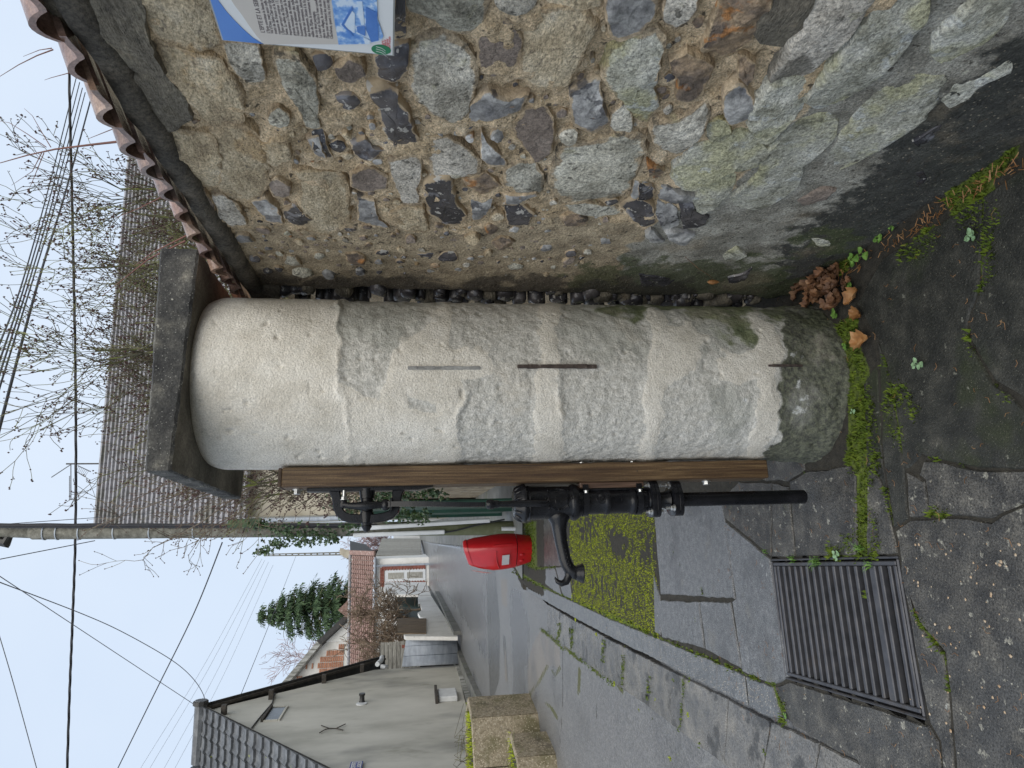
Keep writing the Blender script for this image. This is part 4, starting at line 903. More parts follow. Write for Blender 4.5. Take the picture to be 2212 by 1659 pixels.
for i, t in enumerate(["Parc", "naturel", "régional", "du Vexin français"]):
    a, b_ = zq(1938+22*i, 500 if i < 3 else 572); text(t, pp(a, b_, .0012), pr, -pd_, pn, .0095 if i == 0 else .0065, MATS['print_red'], panel, ext=.0001)
# ================================================================ the round masonry pillar with its concrete cap
mat('pillar_plaster', [(.3, (.55, .515, .445)), (.5, (.66, .625, .555)), (.7, (.73, .70, .635))], 9, 10, .88, .9, 150, grain=(190, .22),
    attr=[('old', [80, (.30, .30, .275), (.62, .61, .575)], .72, 18, 1.1, .9), ('greyed', [11, (.24, .245, .215), (.47, .47, .425)], .55, 8, 1.5), ('green', [16, (.075, .095, .04), (.20, .22, .11)], .95, 10, 1.0), ('base', [70, (.010, .012, .008), (.12, .13, .08)], .92, 12, .9, .8), ('white', (.60, .62, .62), .8, 30, 1.1)],
    spots=[(45, .69, .72, (.24, .22, .19), .55), (3.5, .56, .72, (.60, .54, .45), .4), (2.2, .55, .7, (.44, .43, .40), .4)], bdist=.006, bump2=(38, .8))
mat('cap_concrete', [(.3, (.012, .012, .013)), (.45, (.032, .032, .031)), (.6, (.075, .073, .066)), (.75, (.19, .18, .15))], 12, 10, .8, .7, 90,
    spots=[(16, .67, .70, (.45, .44, .38), .7), (3, .56, .68, (.17, .16, .13), .5)], vor=[(120, .25, (.4, .4, .36), .5)], grain=(150, .5), bdist=.006)
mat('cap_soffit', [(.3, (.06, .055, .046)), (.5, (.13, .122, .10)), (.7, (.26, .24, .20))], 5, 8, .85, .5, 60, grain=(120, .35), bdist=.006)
mat('rust_strip', [(.3, (.13, .13, .13)), (.5, (.28, .28, .27)), (.7, (.42, .42, .41))], 40, 7, .7, .6, 90, stretch=(1, 1, .4))
mat('rust_bar', [(.3, (.03, .02, .018)), (.6, (.08, .06, .05)), (.75, (.26, .24, .22))], 50, 7, .8, .6, 90)
CX, CY, CR = 0.0, 2.635, .310
pillar = empty('plastered_pillar', (CX, CY, 0), 'round whitewashed masonry pillar with patched plaster between the pump and the rubble wall', 'pillar')
q4 = lambda L: [(276.5+.4*x, 553+.4*y) for x, y in L]
q5 = lambda L: [(995.4+.4*x, 553+.4*y) for x, y in L]
prof = []
zt = 2.285
def rad_at(z):
    r_ = CR
    if z < .16: r_ += .016*(1-z/.16)
    if z > zt-.09: u = min(1, (z-(zt-.09))/.09); r_ -= .055*(1-math.sqrt(max(0, 1-u*u)))
    return r_
NA, NZc = 340, 420
vs = []; th0 = math.pi*1.5
zs_ = np.linspace(-.04, zt, NZc)
for z in zs_:
    for i in range(NA):
        a = 2*math.pi*i/NA; r_ = rad_at(z)
        vs.append((CX+r_*math.cos(a), CY+r_*math.sin(a), z))
P = np.array(vs); px, py = projn(P)
_wn = np.array([(mn.fractal(Vector(p)*13, .9, 2, 4), mn.fractal(Vector(p)*13+Vector((9, 9, 9)), .9, 2, 4)) for p in P.tolist()]); px = px+_wn[:, 0]*13; py = py+_wn[:, 1]*13
front = P[:, 1] < CY+.12
newp = q5([(430, 230), (545, 230), (530, 400), (525, 600), (560, 800), (560, 1140), (395, 1140), (420, 800), (400, 640), (430, 560)])
new2 = q5([(975, 240), (1040, 250), (1110, 380), (1240, 370), (1320, 450), (1290, 570), (1220, 640), (1110, 680), (1080, 900), (1050, 1140), (950, 1140), (1000, 700), (1025, 400)])
new3 = q5([(1530, 270), (1600, 300), (1690, 370), (1750, 520), (1700, 640), (1735, 880), (1690, 980), (1600, 1140), (1520, 1140), (1600, 920), (1612, 700), (1500, 690), (1400, 640), (1380, 560), (1420, 510), (1560, 500), (1590, 440)])
old = polymask(px, py, [q4([(1150, 200), (1720, 200), (1620, 380), (1480, 450), (1430, 520), (1400, 660), (1370, 780), (1280, 760), (1150, 680), (1120, 600), (1150, 480)]), q4([(1500, 740), (1620, 780), (1680, 840), (1600, 850), (1510, 820)]),
    q4([(1800, 680), (2074, 560), (2600, 500), (2600, 1250), (1790, 1200), (1780, 950)]), q5([(-60, 200), (2100, 200), (2100, 1200), (450, 1200), (-30, 640), (-60, 450)])], 10)
new = polymask(px, py, [newp, new2, new3, q5([(-200, 480), (160, 500), (160, 640), (-200, 660)])], 10)
old = old*(1-new); old[~front] = .7
greyed = polymask(px, py, [q4([(1160, 200), (1700, 200), (1600, 420), (1440, 500), (1300, 480), (1160, 420)]), q5([(560, 240), (980, 240), (1000, 560), (740, 520), (560, 430)]), q5([(1240, 330), (1560, 330), (1560, 500), (1400, 520), (1330, 460)]), q5([(1300, 620), (1500, 700), (1600, 720), (1600, 900), (1420, 980), (1340, 850)])], 60)*(1-new)
green = polymask(px, py, [q5([(760, 230), (1000, 230), (990, 320), (800, 300)]), q5([(1050, 225), (1560, 235), (1590, 430), (1530, 470), (1450, 400), (1200, 320), (1080, 290)]), q5([(1600, 235), (2100, 235), (2000, 420), (1800, 330), (1680, 340)])], 60)
base = polymask(px, py, [q5([(1740, 260), (2200, 200), (2200, 1300), (1780, 1300), (1620, 1130), (1700, 1000), (1745, 880), (1712, 700), (1760, 520)])], 24)
white = polymask(px, py, [q5([(1790, 700), (1870, 640), (1900, 760), (1850, 900), (1790, 860)]), q5([(1460, 740), (1560, 760), (1560, 900), (1480, 900)]), q5([(1760, 540), (1850, 520), (1850, 600), (1770, 600)])], 60)*.62
base = base*(1-.0*white)
seams = linemask(px, py, [q4([(1150, 235), (1145, 420), (1120, 590), (1150, 700), (1180, 780), (1180, 900), (1200, 1040), (1210, 1140)]), q4([(1830, 660), (1790, 850), (1780, 960)]), q5([(530, 560), (560, 700), (540, 860)])], 9)
out = []
for i, (x, y, z) in enumerate(vs):
    dx, dy = x-CX, y-CY; r_ = math.hypot(dx, dy); a = (dx/r_, dy/r_)
    p = Vector((x, y, z))
    d = .0026*mn.noise(p*5)+.0012*mn.noise(p*26)
    d += -.0050*old[i]+old[i]*.0035*mn.fractal(Vector((x*22, y*22, z*30)), .9, 2, 4)
    d += .0065*seams[i]*(.35+.9*max(0, mn.noise(p*9)+.4))
    pit = mn.noise(Vector((x*42, y*42, z*42+40)))
    if pit > .50: d -= (pit-.50)*.028
    if base[i] > .3: d += .008*mn.fractal(p*14, 1, 2, 3)*base[i]
    out.append((x+a[0]*d, y+a[1]*d, z))
fs = [(j*NA+i, j*NA+(i+1) % NA, (j+1)*NA+(i+1) % NA, (j+1)*NA+i) for j in range(NZc-1) for i in range(NA)]
fs.append(tuple((NZc-1)*NA+i for i in range(NA)))
o = mesh('plaster', out, fs, MATS['pillar_plaster'], pillar, True, dict(old=old, greyed=greyed, green=green, base=base, white=white))
def strip_on_pillar(X0, X1, Yc, w_, mt, depth=.004):
    u = (829.5-Yc)/FPX; b = B(); n = 9
    for i in range(n-1):
        pts = []
        for X in (X0+(X1-X0)*i/(n-1), X0+(X1-X0)*(i+1)/(n-1)):
            r_ = ray(X, Yc); A2 = r_.x**2+r_.y**2; B2 = -2*(r_.x*CX+r_.y*CY); C2 = CX**2+CY**2-(CR)**2
            t = (-B2-math.sqrt(B2*B2-4*A2*C2))/(2*A2); pts.append(r_*t+Vector((0, 0, EYE)))
        rad_ = Vector(((pts[0].x-CX), pts[0].y-CY, 0)).normalized(); tn = Vector((-rad_.y, rad_.x, 0))
        w0 = w_*R.uniform(.85, 1.1); c = (pts[0]+pts[1])/2+rad_*(depth*R.uniform(.3, 1)-.005)
        b.box(c, (tn, rad_, Vector((0, 0, 1))), (w0, .006, abs(pts[0].z-pts[1].z)/2+.0005))
    return b.build('iron_strip', mt, pillar)
strip_on_pillar(881, 1036, 795, .0055, MATS['rust_strip'], .006); strip_on_pillar(1118, 1288, 792, .0065, MATS['rust_bar'], .010); strip_on_pillar(1660, 1733, 790, .004, MATS['rust_bar'], .006)
zs = 2.262
cA, cB, cC = atz(368, 1018, zs), atz(430, 540, zs), atz(521, 1077, zs); cD = cB+(cC-cA)
bm_ = B()
def edgejit(a, b, n): return [a.lerp(b, i/n)+Vector((R.uniform(-.003, .003), R.uniform(-.003, .003), 0)) for i in range(n)]
ring = edgejit(cA, cB, 40)+edgejit(cB, cD, 40)+edgejit(cD, cC, 40)+edgejit(cC, cA, 40)
hts = [zs+.075+.05*i/40 for i in range(40)]+[zs+.125]*40+[zs+.125-.05*i/40 for i in range(40)]+[zs+.075]*40
n = len(ring); cc = (cA+cB+cC+cD)/4
vs = [(p.x+(cc.x-p.x)*.012, p.y+(cc.y-p.y)*.012, zs+R.uniform(-.002, .001)) for p in ring]+[(p.x, p.y, zs+.006+R.uniform(0, .004)) for p in ring]
vs += [(p.x, p.y, h-.007+R.uniform(-.003, .001)) for p, h in zip(ring, hts)]+[(p.x+(cc.x-p.x)*.02, p.y+(cc.y-p.y)*.02, h+R.uniform(-.002, .001)) for p, h in zip(ring, hts)]
fs = [(k2*n+i, k2*n+(i+1) % n, (k2+1)*n+(i+1) % n, (k2+1)*n+i) for k2 in range(3) for i in range(n)]
fs += [tuple(range(n))[::-1]]
vs.append((cc.x, cc.y, zs+.14)); fs += [(3*n+i, 3*n+(i+1) % n, 4*n) for i in range(n)]
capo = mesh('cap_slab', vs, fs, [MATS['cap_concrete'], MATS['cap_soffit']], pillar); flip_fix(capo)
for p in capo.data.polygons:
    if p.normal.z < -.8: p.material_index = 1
# ================================================================ timber post
YAW = rad(15); e1 = Vector((math.cos(YAW), math.sin(YAW), 0)); e2 = Vector((-math.sin(YAW), math.cos(YAW), 0)); UP = Vector((0, 0, 1))
Q = Vector((-.3565, 2.48, 0))
def L(t, w_, z): return Q-e1*t+e2*(.05+w_)+UP*z          # t: out to the left from the post, w_: across
def zx(X, y): return aty(X, 0, y).z
mat('timber', [(.30, (.028, .014, .007)), (.45, (.075, .042, .018)), (.58, (.125, .078, .036)), (.75, (.22, .15, .08))], 34, 10, .55, .6, 90, stretch=(4.2, 4.2, .12), spots=[(5, .58, .66, (.045, .022, .010), .7)], grain=(260, .25), bdist=.004, dist=.35)
mat('timber_dark', [(.30, (.05, .028, .018)), (.5, (.105, .062, .042)), (.7, (.17, .11, .075))], 26, 9, .5, .5, 60, stretch=(3, 3, .2), bdist=.003)
mat('endgrain', [(.3, (.03, .02, .014)), (.6, (.09, .06, .04))], 30, 8, .8, .6, 70)
mat('pump_paint', [(.3, (.005, .0055, .007)), (.55, (.009, .0095, .012)), (.75, (.018, .019, .022))], 22, 8, .24, .22, 180, rnoise=.25, bdist=.002, spec=.3, spots=[(6, .62, .72, (.02, .021, .024), .5)])
mat('pipe_black', [(.3, (.005, .0055, .007)), (.6, (.009, .0095, .012)), (.8, (.018, .018, .022))], 14, 6, .28, .12, 90, rnoise=.2, bdist=.002, spec=.3)
mat('zinc', [(.3, (.42, .43, .43)), (.6, (.60, .61, .61))], 60, 6, .32, .2, 120, metal=.85, bdist=.002)
zp0, zp1 = zx(1662, 2.48), zx(607, 2.48)
post = empty('timber_post', tuple(L(-.035, 0, zp0)), 'square brown oak post bolted to the side of the white pillar', 'post')
b = B(); b.box(L(-.0345, 0, (zp0+zp1)/2), (e1, e2, UP), (.0345, .05, (zp1-zp0)/2), .004)
pb = b.build('post_body', MATS['timber'], post); flip_fix(pb)
b = B(); b.box(L(-.0345, 0, zp1+.006), (e1, e2, UP), (.0335, .049, .0065), .003); flip_fix(b.build('end_grain', MATS['endgrain'], post))
def hexbolt(p, ax, r_, h, parent, name='bolt', washer=True, shaft=0, mt='zinc'):
    ax = Vector(ax).normalized(); p = Vector(p); b = B()
    if washer: b.lathe(p, ax, [(0, r_*1.35), (h*.18, r_*1.35)], 18)
    b.lathe(p+ax*(h*.18 if washer else 0), ax, [(0, r_), (h*.75, r_), (h*.85, r_*.9)], 6)
    if shaft: b.lathe(p+ax*h*.8, ax, [(0, r_*.55), (shaft, r_*.55)], 10)
    o = b.build(name, MATS[mt], parent); flip_fix(o); return o
yq = 2.53
hexbolt(L(0, .01, zx(642, yq)), -e1, .0125, .018, post); hexbolt(L(0, .01, zx(1527, yq)), -e1, .0125, .015, post)
for X in (1261, 1372): hexbolt(L(-.069, -.02, zx(X, 2.49)), e1, .0075, .008, post, washer=False)
for X, w_ in ((1378, -.052), (1432, -.052), (1490, -.052)):
    b = B(); b.lathe(L(-.035, -.0505, zx(X, 2.48)), -e2, [(0, .003), (.0006, .003)], 10); b.build('nail', MATS['endgrain'], post)
# ================================================================ hand pump
pump = empty('hand_pump', tuple(L(.07, 0, zx(1737, 2.5))), 'black cast iron hand pump with curved spout on the timber post', 'water pump')
yp = 2.510
AX = L(.07, 0, 0)
def za(X): return zx(X, yp)
k7 = .00170
def pz(lst): return [(za(X), r_*k7) for X, r_ in lst][::-1]
def lat(name, lst, mt='pump_paint', seg=40, lobes=None, deg=40):
    b = B(); b.lathe(AX, UP, pz(lst), seg, lobes); o = b.build(name, MATS[mt], pump); flip_fix(o); return smooth_angle(o, deg)
lob8 = lambda a: 1+.035*abs(math.sin(a*5))
body = lat('pump_body', [(1130, 36), (1133.5, 37.2), (1137, 36), (1140, 38.2), (1144, 36.2), (1147, 35), (1228, 34.5), (1231, 35.5), (1233, 38.5), (1238, 39.6), (1243, 38.5), (1246, 36.5), (1250, 33), (1254, 30.5), (1258, 29)])
cap_ = lat('pump_cap', [(1108.5, 8), (1108.6, 24), (1110, 28.5), (1113, 30), (1117, 33), (1122, 36), (1126, 40), (1130, 41.3), (1133, 40.5), (1135, 37)], lobes=lob8)
# acanthus leaves on the cap shoulder
for q in range(14):
    a = q*2*math.pi/14; dr = e1*math.cos(a)+e2*math.sin(a); b = B()
    b.tube([AX+dr*.044+UP*za(1110), AX+dr*.052+UP*za(1114), AX+dr*.060+UP*za(1120), AX+dr*.066+UP*za(1126)], [.004, .007, .006, .0025], 7)
    smooth_angle(b.build('leaf_ornament', MATS['pump_paint'], cap_), 60)
barrel = lat('barrel', [(1256, 29), (1259, 29.2), (1262, 27), (1270, 26.6), (1300, 26.4), (1303, 27.8), (1306, 28.6), (1311, 28.8), (1314, 28), (1316, 26.6), (1355, 26.4), (1358, 27.6), (1361, 29.4), (1366, 29.8), (1369, 28.6), (1371, 26.4), (1392, 26), (1396, 24), (1399, 25)])
lat('pipe_cone', [(1418, 17), (1424, 17.2), (1432, 18), (1440, 21), (1443, 23)], 'pipe_black', 28)
pipe = lat('outlet_pipe', [(1469, 15.4), (1735, 15.6), (1737, 14.8), (1737.2, 13)], 'pipe_black', 32)
tri = lambda ph: (lambda a: .84+.17*max(0, math.cos(3*(a-ph)))**1.2)
def flange(nm, X0, X1, rr_, ph, up_):
    fl = lat(nm, [(X0, rr_-1.5), (X0+.8, rr_), ((X0+X1)/2-1, rr_), ((X0+X1)/2, rr_-1.5), ((X0+X1)/2+1, rr_), (X1-.8, rr_), (X1, rr_-1.5)], lobes=tri(ph), seg=60)
    return fl
f1 = flange('flange', 1400, 1417, 43.5, 0.4, 1); f2 = flange('flange', 1447, 1466, 41.5, 0.4, 1)
# bolt circle
up0 = Vector((0, 0, 1)); nx0 = UP.cross(Vector((1, 0, 0))).normalized(); ny0 = UP.cross(nx0)
for q in range(3):
    a = .4+q*2*math.pi/3; dr = nx0*math.cos(a)+ny0*math.sin(a)
    hexbolt(AX+dr*.057+UP*za(1400), UP, .0085, .013, pump, shaft=.012); hexbolt(AX+dr*.057+UP*za(1417), -UP, .0085, .011, pump)
    a += .25; dr = nx0*math.cos(a)+ny0*math.sin(a)
    hexbolt(AX+dr*.054+UP*za(1447), UP, .0095, .014, pump, shaft=.022)
# straps, backing block
b = B(); b.box(L(.0115, -.004, (za(1250)+za(1388))/2), (e1, e2, UP), (.011, .032, abs(za(1250)-za(1388))/2), .004); flip_fix(b.build('backing_block', MATS['timber_dark'], pump))
b = B(); b.box(L(.028, 0, (za(1246)+za(1400))/2), (e1, e2, UP), (.004, .028, abs(za(1246)-za(1400))/2), .001); flip_fix(b.build('backing_plate', MATS['pump_paint'], pump))
for Xc in (1261, 1376):
    b = B(); zc = za(Xc); R0, R1 = .0478, .0525; n = 28; hh = .0105
    a0s = math.atan2(1, 0)-.15; 
    vs = []; angs = [math.pi*.5+.42+(2*math.pi-math.pi-.84+math.pi*0)*i/n for i in range(n+1)]
    angs = [-(math.pi/2)-.55+ -(2*math.pi-2*(math.pi/2)-1.1+1.1)*0 for i in range(1)]
    angs = [rad(50)+rad(260)*i/n for i in range(n+1)]     # open towards the post (+e1)
    for a in angs:
        dr = e1*math.cos(a)+e2*math.sin(a)
        for r_ in (R0, R1):
            for h in (-hh, hh): vs.append(AX+dr*r_+UP*(zc+h))
    fs = []
    for i in range(n):
        q = i*4; p = q+4
        fs += [(q, q+1, p+1, p), (q+2, p+2, p+3, q+3), (q+1, q+3, p+3, p+1), (q, p, p+2, q+2)]
    fs += [(0, 2, 3, 1), (n*4, n*4+1, n*4+3, n*4+2)]
    b.add(vs, fs)
    for sg in (50, 310):
        a = rad(sg); dr = e1*math.cos(a)+e2*math.sin(a)
        b.box(AX+dr*.050+e1*.012+UP*zc, (e1, e2, UP), (.016, .0025, hh))
        b.box(L(.030, (.040 if sg == 50 else -.040), zc), (e1, e2, UP), (.003, .016, hh))
    o = b.build('strap', MATS['pump_paint'], pump); flip_fix(o)
    hexbolt(L(.033, -.047, zc), -e1, .0068, .009, pump); hexbolt(L(.033, .047, zc), -e1, .0068, .009, pump)
# spout
def S(t, X, y): return L(t+.07, 0, zx(X, y))
sp_pts = [S(.03, 1206, 2.505), S(.060, 1207, 2.495), (S(.075, 1208, 2.49)), S(.10, 1209, 2.482), S(.14, 1212, 2.473), S(.17, 1216, 2.465), S(.20, 1220, 2.457), S(.222, 1224.5, 2.452), S(.240, 1231, 2.447), S(.250, 1239, 2.445), S(.253, 1246, 2.444)]
sp_r = [.046, .040, .031, .0265, .0235, .0225, .0220, .0215, .0222, .0235, .0245]
b = B(); b.tube(sp_pts, sp_r, 20)
spout = b.build('spout', MATS['pump_paint'], pump, True); flip_fix(spout)
e_ = sp_pts[-1]; b = B()
b.lathe(e_+UP*.006, -UP-e1*.03, [(0, .0245), (.006, .026), (.009, .0285), (.013, .0295), (.022, .033), (.025, .0345), (.028, .0345), (.029, .031), (.020, .027), (.012, .020)], 28)
o = smooth_angle(b.build('mouth', MATS['pump_paint'], spout), 50); flip_fix(o)
hk = [S(.225, 1228, 2.45), S(.262, 1229, 2.44), S(.281, 1223, 2.435), S(.287, 1213, 2.434), S(.279, 1204, 2.436), S(.268, 1199.5, 2.44), S(.262, 1199, 2.442)]
b = B(); b.tube(hk, [.017, .015, .0135, .011, .008, .004, .0012], 12); smooth_angle(b.build('hook', MATS['pump_paint'], spout), 60)
b = B()   # raised leaf scroll along the spout
for i in range(22):
    t = .075+.145*i/21; base_ = np.interp(t, [.06, .10, .14, .17, .20, .222], [1207, 1209, 1212, 1216, 1220, 1224.5])
    w_ = -.0215+.0015*math.sin(i); side = 1 if i % 2 else -1
    c = S(t, base_+side*3.0, 2.48)-e2*.0205
    b.tube([c-e1*-.002, c+(-e1)*.006+UP*(.003*side), c+(-e1)*.010+UP*(-.002*side)], [.0012, .0022, .001], 6)
for dz in (-9.5, 9.5):
    b.tube([S(t, X+dz*(.024/.026), y)-e2*.012 for t, X, y in ((.08, 1208.5, 2.488), (.10, 1209, 2.482), (.14, 1212, 2.473), (.17, 1216, 2.465), (.20, 1220, 2.457))], .0016, 6)
o = b.build('scroll_relief', MATS['pump_paint'], spout, True); flip_fix(o)
# relief on the body
nf = (-e2*math.cos(rad(10))+e1*math.sin(rad(10))).normalized(); nt = UP.cross(nf).normalized()
def oncyl(u, z, r_): a = u/r_; return AX+(nf*math.cos(a)+nt*math.sin(a))*r_+UP*z
def cyltext(s, u0, z0, size, r_, parent, rot=0, sh=.25, ext=.0016):
    c = D.curves.new('t', 'FONT'); c.body = s; c.size = size; c.extrude = ext; c.align_x = 'CENTER'; c.align_y = 'CENTER'; c.shear = sh; c.offset = size*.012; c.resolution_u = 3
    o = D.objects.new('t', c); COL.objects.link(o); dg = bpy.context.evaluated_depsgraph_get(); dg.update(); m = D.meshes.new_from_object(o.evaluated_get(dg))
    V = [oncyl(u0+v_.co.x, z0+v_.co.y, r_+v_.co.z) for v_ in m.vertices]; F = [tuple(p.vertices) for p in m.polygons]
    D.objects.remove(o, do_unlink=True); D.curves.remove(c)
    return mesh('relief_number', V, F, MATS['pump_paint'], parent)
rB = 34.9*k7; zc = za(1200)
def ring_on(uc, z0, ra, rb, r_, th, name, parent, n=48):
    b = B(); pts = [oncyl(uc+ra*math.cos(q*2*math.pi/n), z0+rb*math.sin(q*2*math.pi/n), r_) for q in range(n+1)]; b.tube(pts, th, 6, False); smooth_angle(b.build(name, MATS['pump_paint'], parent), 60)
cyltext('702', 0, zc, .038, rB+.001, body)
ring_on(0, zc, .037, .036, rB, .0022, 'medallion_ring', body); ring_on(0, zc, .042, .041, rB, .0018, 'medallion_ring', body)
b = B()
for i in range(17):
    zz_ = zc-.032+.004*i; hw = math.sqrt(max(0, .034**2-(zz_-zc)**2)); b.tube([oncyl(-hw+2*hw*j/8, zz_, rB) for j in range(9)], .0006, 4)
b.build('hatched_ground', MATS['pump_paint'], body)
b = B()
for (u, dz) in ((0, .045), (.0, -.046), (-.042, .0), (.045, 0), (-.034, .034), (.034, .034), (-.034, -.034), (.032, -.036)):
    b = B(); b.tube([oncyl(u-.007, zc+dz, rB), oncyl(u-.002, zc+dz*1.08, rB+.002), oncyl(u+.004, zc+dz*.97, rB+.002), oncyl(u+.008, zc+dz*1.05, rB)], [.001, .003, .0028, .001], 6)
    b.build('leaf_relief', MATS['pump_paint'], body, True)
for kq in (0, 1):
    b = B()
    for i in range(9): u = -.018+.0044*i; b.tube([oncyl(u, za(1156+kq*9)-.004, rB), oncyl(u+.001, za(1156+kq*9)+.004, rB)], .0012, 5)
    b.build('raised_band', MATS['pump_paint'], body)
rL = 26.5*k7
cyltext('702', .0, za(1340), .024, rL+.0006, barrel)
ring_on(0, za(1293), .0185, .0185, rL, .0014, 'rosette_ring', barrel, 32); ring_on(0, za(1293), .007, .007, rL, .0014, 'rosette_ring', barrel, 20)
b = B()
for i in range(16):
    a = i*2*math.pi/16; b.tube([oncyl(.008*math.cos(a), za(1293)+.008*math.sin(a), rL), oncyl(.016*math.cos(a), za(1293)+.016*math.sin(a), rL+.001)], [.001, .0018], 5)
b.build('rosette', MATS['pump_paint'], barrel)
# bracket with its hub and the long lever
zb = lambda X: zx(X, 2.52)
br = B()
def rect_sweep(b, pts, hw, hd):    # bar of rectangular section in the e1/z plane
    pts = [Vector(p) for p in pts]; n = len(pts); vs = []
    for i, p in enumerate(pts):
        t = (pts[min(i+1, n-1)]-pts[max(i-1, 0)]).normalized(); s_ = t.cross(e2).normalized()
        h_ = hw[i] if hasattr(hw, '__len__') else hw
        for a, c in ((-1, -.8), (-.8, -1), (.8, -1), (1, -.8), (1, .8), (.8, 1), (-.8, 1), (-1, .8)): vs.append(p+s_*a*h_+e2*c*hd)
    fs = [(i*8+j, i*8+(j+1) % 8, (i+1)*8+(j+1) % 8, (i+1)*8+j) for i in range(n-1) for j in range(8)]
    fs += [tuple(range(8))[::-1], tuple((n-1)*8+j for j in range(8))]
    b.add(vs, fs)
loop = [L(.008, 0, zb(722)), L(.03, 0, zb(727)), L(.05, 0, zb(729.5)), L(.07, 0, zb(731)), L(.088, 0, zb(736)), L(.101, 0, zb(745)), L(.108, 0, zb(758)), L(.110, 0, zb(775)), L(.1115, 0, zb(795)), L(.110, 0, zb(815)), L(.106, 0, zb(832)), L(.098, 0, zb(845)), L(.084, 0, zb(853)), L(.066, 0, zb(856)), L(.045, 0, zb(857)), L(.025, 0, zb(858)), L(.008, 0, zb(862))]
rect_sweep(br, loop, [.019, .016]+[.0155]*12+[.016, .018, .021], .019)
o = br.build('bracket', MATS['pump_paint'], pump); flip_fix(o); bracket = smooth_angle(o, 30)
b = B(); rect_sweep(b, [L(.007, 0, zb(664)), L(.006, 0, zb(700)), L(.006, 0, zb(900)), L(.002, 0, zb(935))], [.006, .009, .009, .004], .026); flip_fix(b.build('mounting_plate', MATS['pump_paint'], pump))
b = B(); b.lathe(L(.006, 0, zb(793)), -e1, [(0, .030), (.004, .029), (.024, .026), (.034, .0255), (.035, .022), (.082, .0215), (.083, .024), (.097, .024), (.118, .0225), (.121, .0185), (.128, .0165), (.131, .0185), (.134, .0175), (.146, .010), (.150, .004)], 28)
hub = b.build('hub', MATS['pump_paint'], pump); flip_fix(hub); smooth_angle(hub, 35)
b = B(); b.tube([L(.060, -.026, zb(742)), L(.0655, -.029, zb(756)), L(.068, -.032, zb(772)), L(.068, -.034, zb(793)), L(.066, -.034, zb(812)), L(.066, -.033, zb(826))], [.010, .011, .013, .017, .0135, .012], 12)
b.lathe(L(.066, -.033, zb(829)), -UP, [(-.006, .012), (0, .0185), (.008, .021), (.016, .0185), (.022, .013)], 20)
b.box(L(.057, -.022, zb(744)), (e1, e2, UP), (.016, .013, .011), .003)
b.lathe(L(.068, -.020, zb(793)), -e2, [(0, .020), (.022, .0175), (.026, .012)], 18)
o = b.build('lever_head', MATS['pump_paint'], pump, False); flip_fix(o); smooth_angle(o, 45)
hexbolt(L(.046, -.030, zb(745)), e1, .010, .012, pump, shaft=.024)
b = B(); lv = lambda X, Yo=0, w_=-.075: L(.072+Yo, w_, zx(X, 2.44))
b.tube([L(.066, -.040, zb(842)), L(.066, -.048, zb(850)), L(.068, -.062, zb(900)), lv(1000, .004), lv(1048, .005)], [.015, .0125, .0128, .0118, .011], 4, flat=(e1, 1.0))
b.box(L(.066, -.040, zb(846)), (e1, e2, UP), (.021, .014, .004), .001)
b.lathe(lv(1050, .005), -UP, [(0, .012), (.006, .016), (.014, .0175), (.024, .0165), (.030, .013), (.036, .014), (.046, .012)], 18)
b.tube([lv(1076, .005), lv(1110, .005), lv(1150, .005), lv(1178, .0055), lv(1184, .0055)], [.0105, .012, .0125, .0125, .006], 10)
o = b.build('lever', MATS['pump_paint'], pump); flip_fix(o); smooth_angle(o, 40)
# ================================================================ helpers for the street
def inst(name, me, parent, mtx):
    o = D.objects.new(name, me); COL.objects.link(o); o.parent = parent
    o.matrix_basis = Matrix.Translation(-WL[parent.name]) @ mtx; WL[o.name] = WL[parent.name]; return o
def frame(o, a, b, c): return Matrix(((a.x, b.x, c.x, o.x), (a.y, b.y, c.y, o.y), (a.z, b.z, c.z, o.z), (0, 0, 0, 1)))
def put(name, b, mt, parent=None, sm=None):
    o = b.build(name, mt, parent); flip_fix(o)
    if sm: smooth_angle(o, sm)
    return o
def yawv(d): return Vector((math.sin(rad(d)), math.cos(rad(d)), 0))
def roof_field(name, o, al, upv, ln, sl, row, tw, mt, parent, lift=.03, wave=.0, kind='stuff', gap=.02):
    """courses of tiles over a slope: o lower corner, al along the eave, upv up the slope (unit)"""
    b = B(); nv = al.cross(upv).normalized()
    if nv.z < 0: nv = -nv
    nr = int(sl/row); nt = int(ln/tw)
    for j in range(nr):
        for i in range(nt):
            g = R.uniform(-.3, .3)*gap; p = o+al*(i*tw+.01)+upv*(j*row)
            w_ = tw-gap; q = [p+nv*(lift+g), p+al*w_*.5+nv*(lift+g+wave), p+al*w_+nv*(lift+g)]
            q2 = [x+upv*(row+.03)-nv*lift*.9 for x in q]
            b.add([q[0], q[1], q[2], q2[0], q2[1], q2[2], q[0]-nv*lift, q[1]-nv*lift, q[2]-nv*lift], [(0, 1, 4, 3), (1, 2, 5, 4), (6, 7, 1, 0), (7, 8, 2, 1)])
    ob = b.build(name, mt, parent)
    if kind: ob['kind'] = kind
    return ob
mat('grey_render', [(.3, (.36, .35, .305)), (.5, (.50, .485, .43)), (.7, (.60, .58, .52))], .9, 9, .9, .25, 40, stretch=(1, 1, .55), spots=[(.5, .52, .68, (.17, .17, .165), .6), (1.6, .6, .75, (.24, .235, .19), .6)], zones=[], bdist=.01)
mat('stained_footing', [(.3, (.08, .08, .07)), (.45, (.20, .20, .18)), (.6, (.42, .42, .40)), (.8, (.6, .6, .58))], 2.6, 8, .9, .5, 30, stretch=(3, 3, .5))
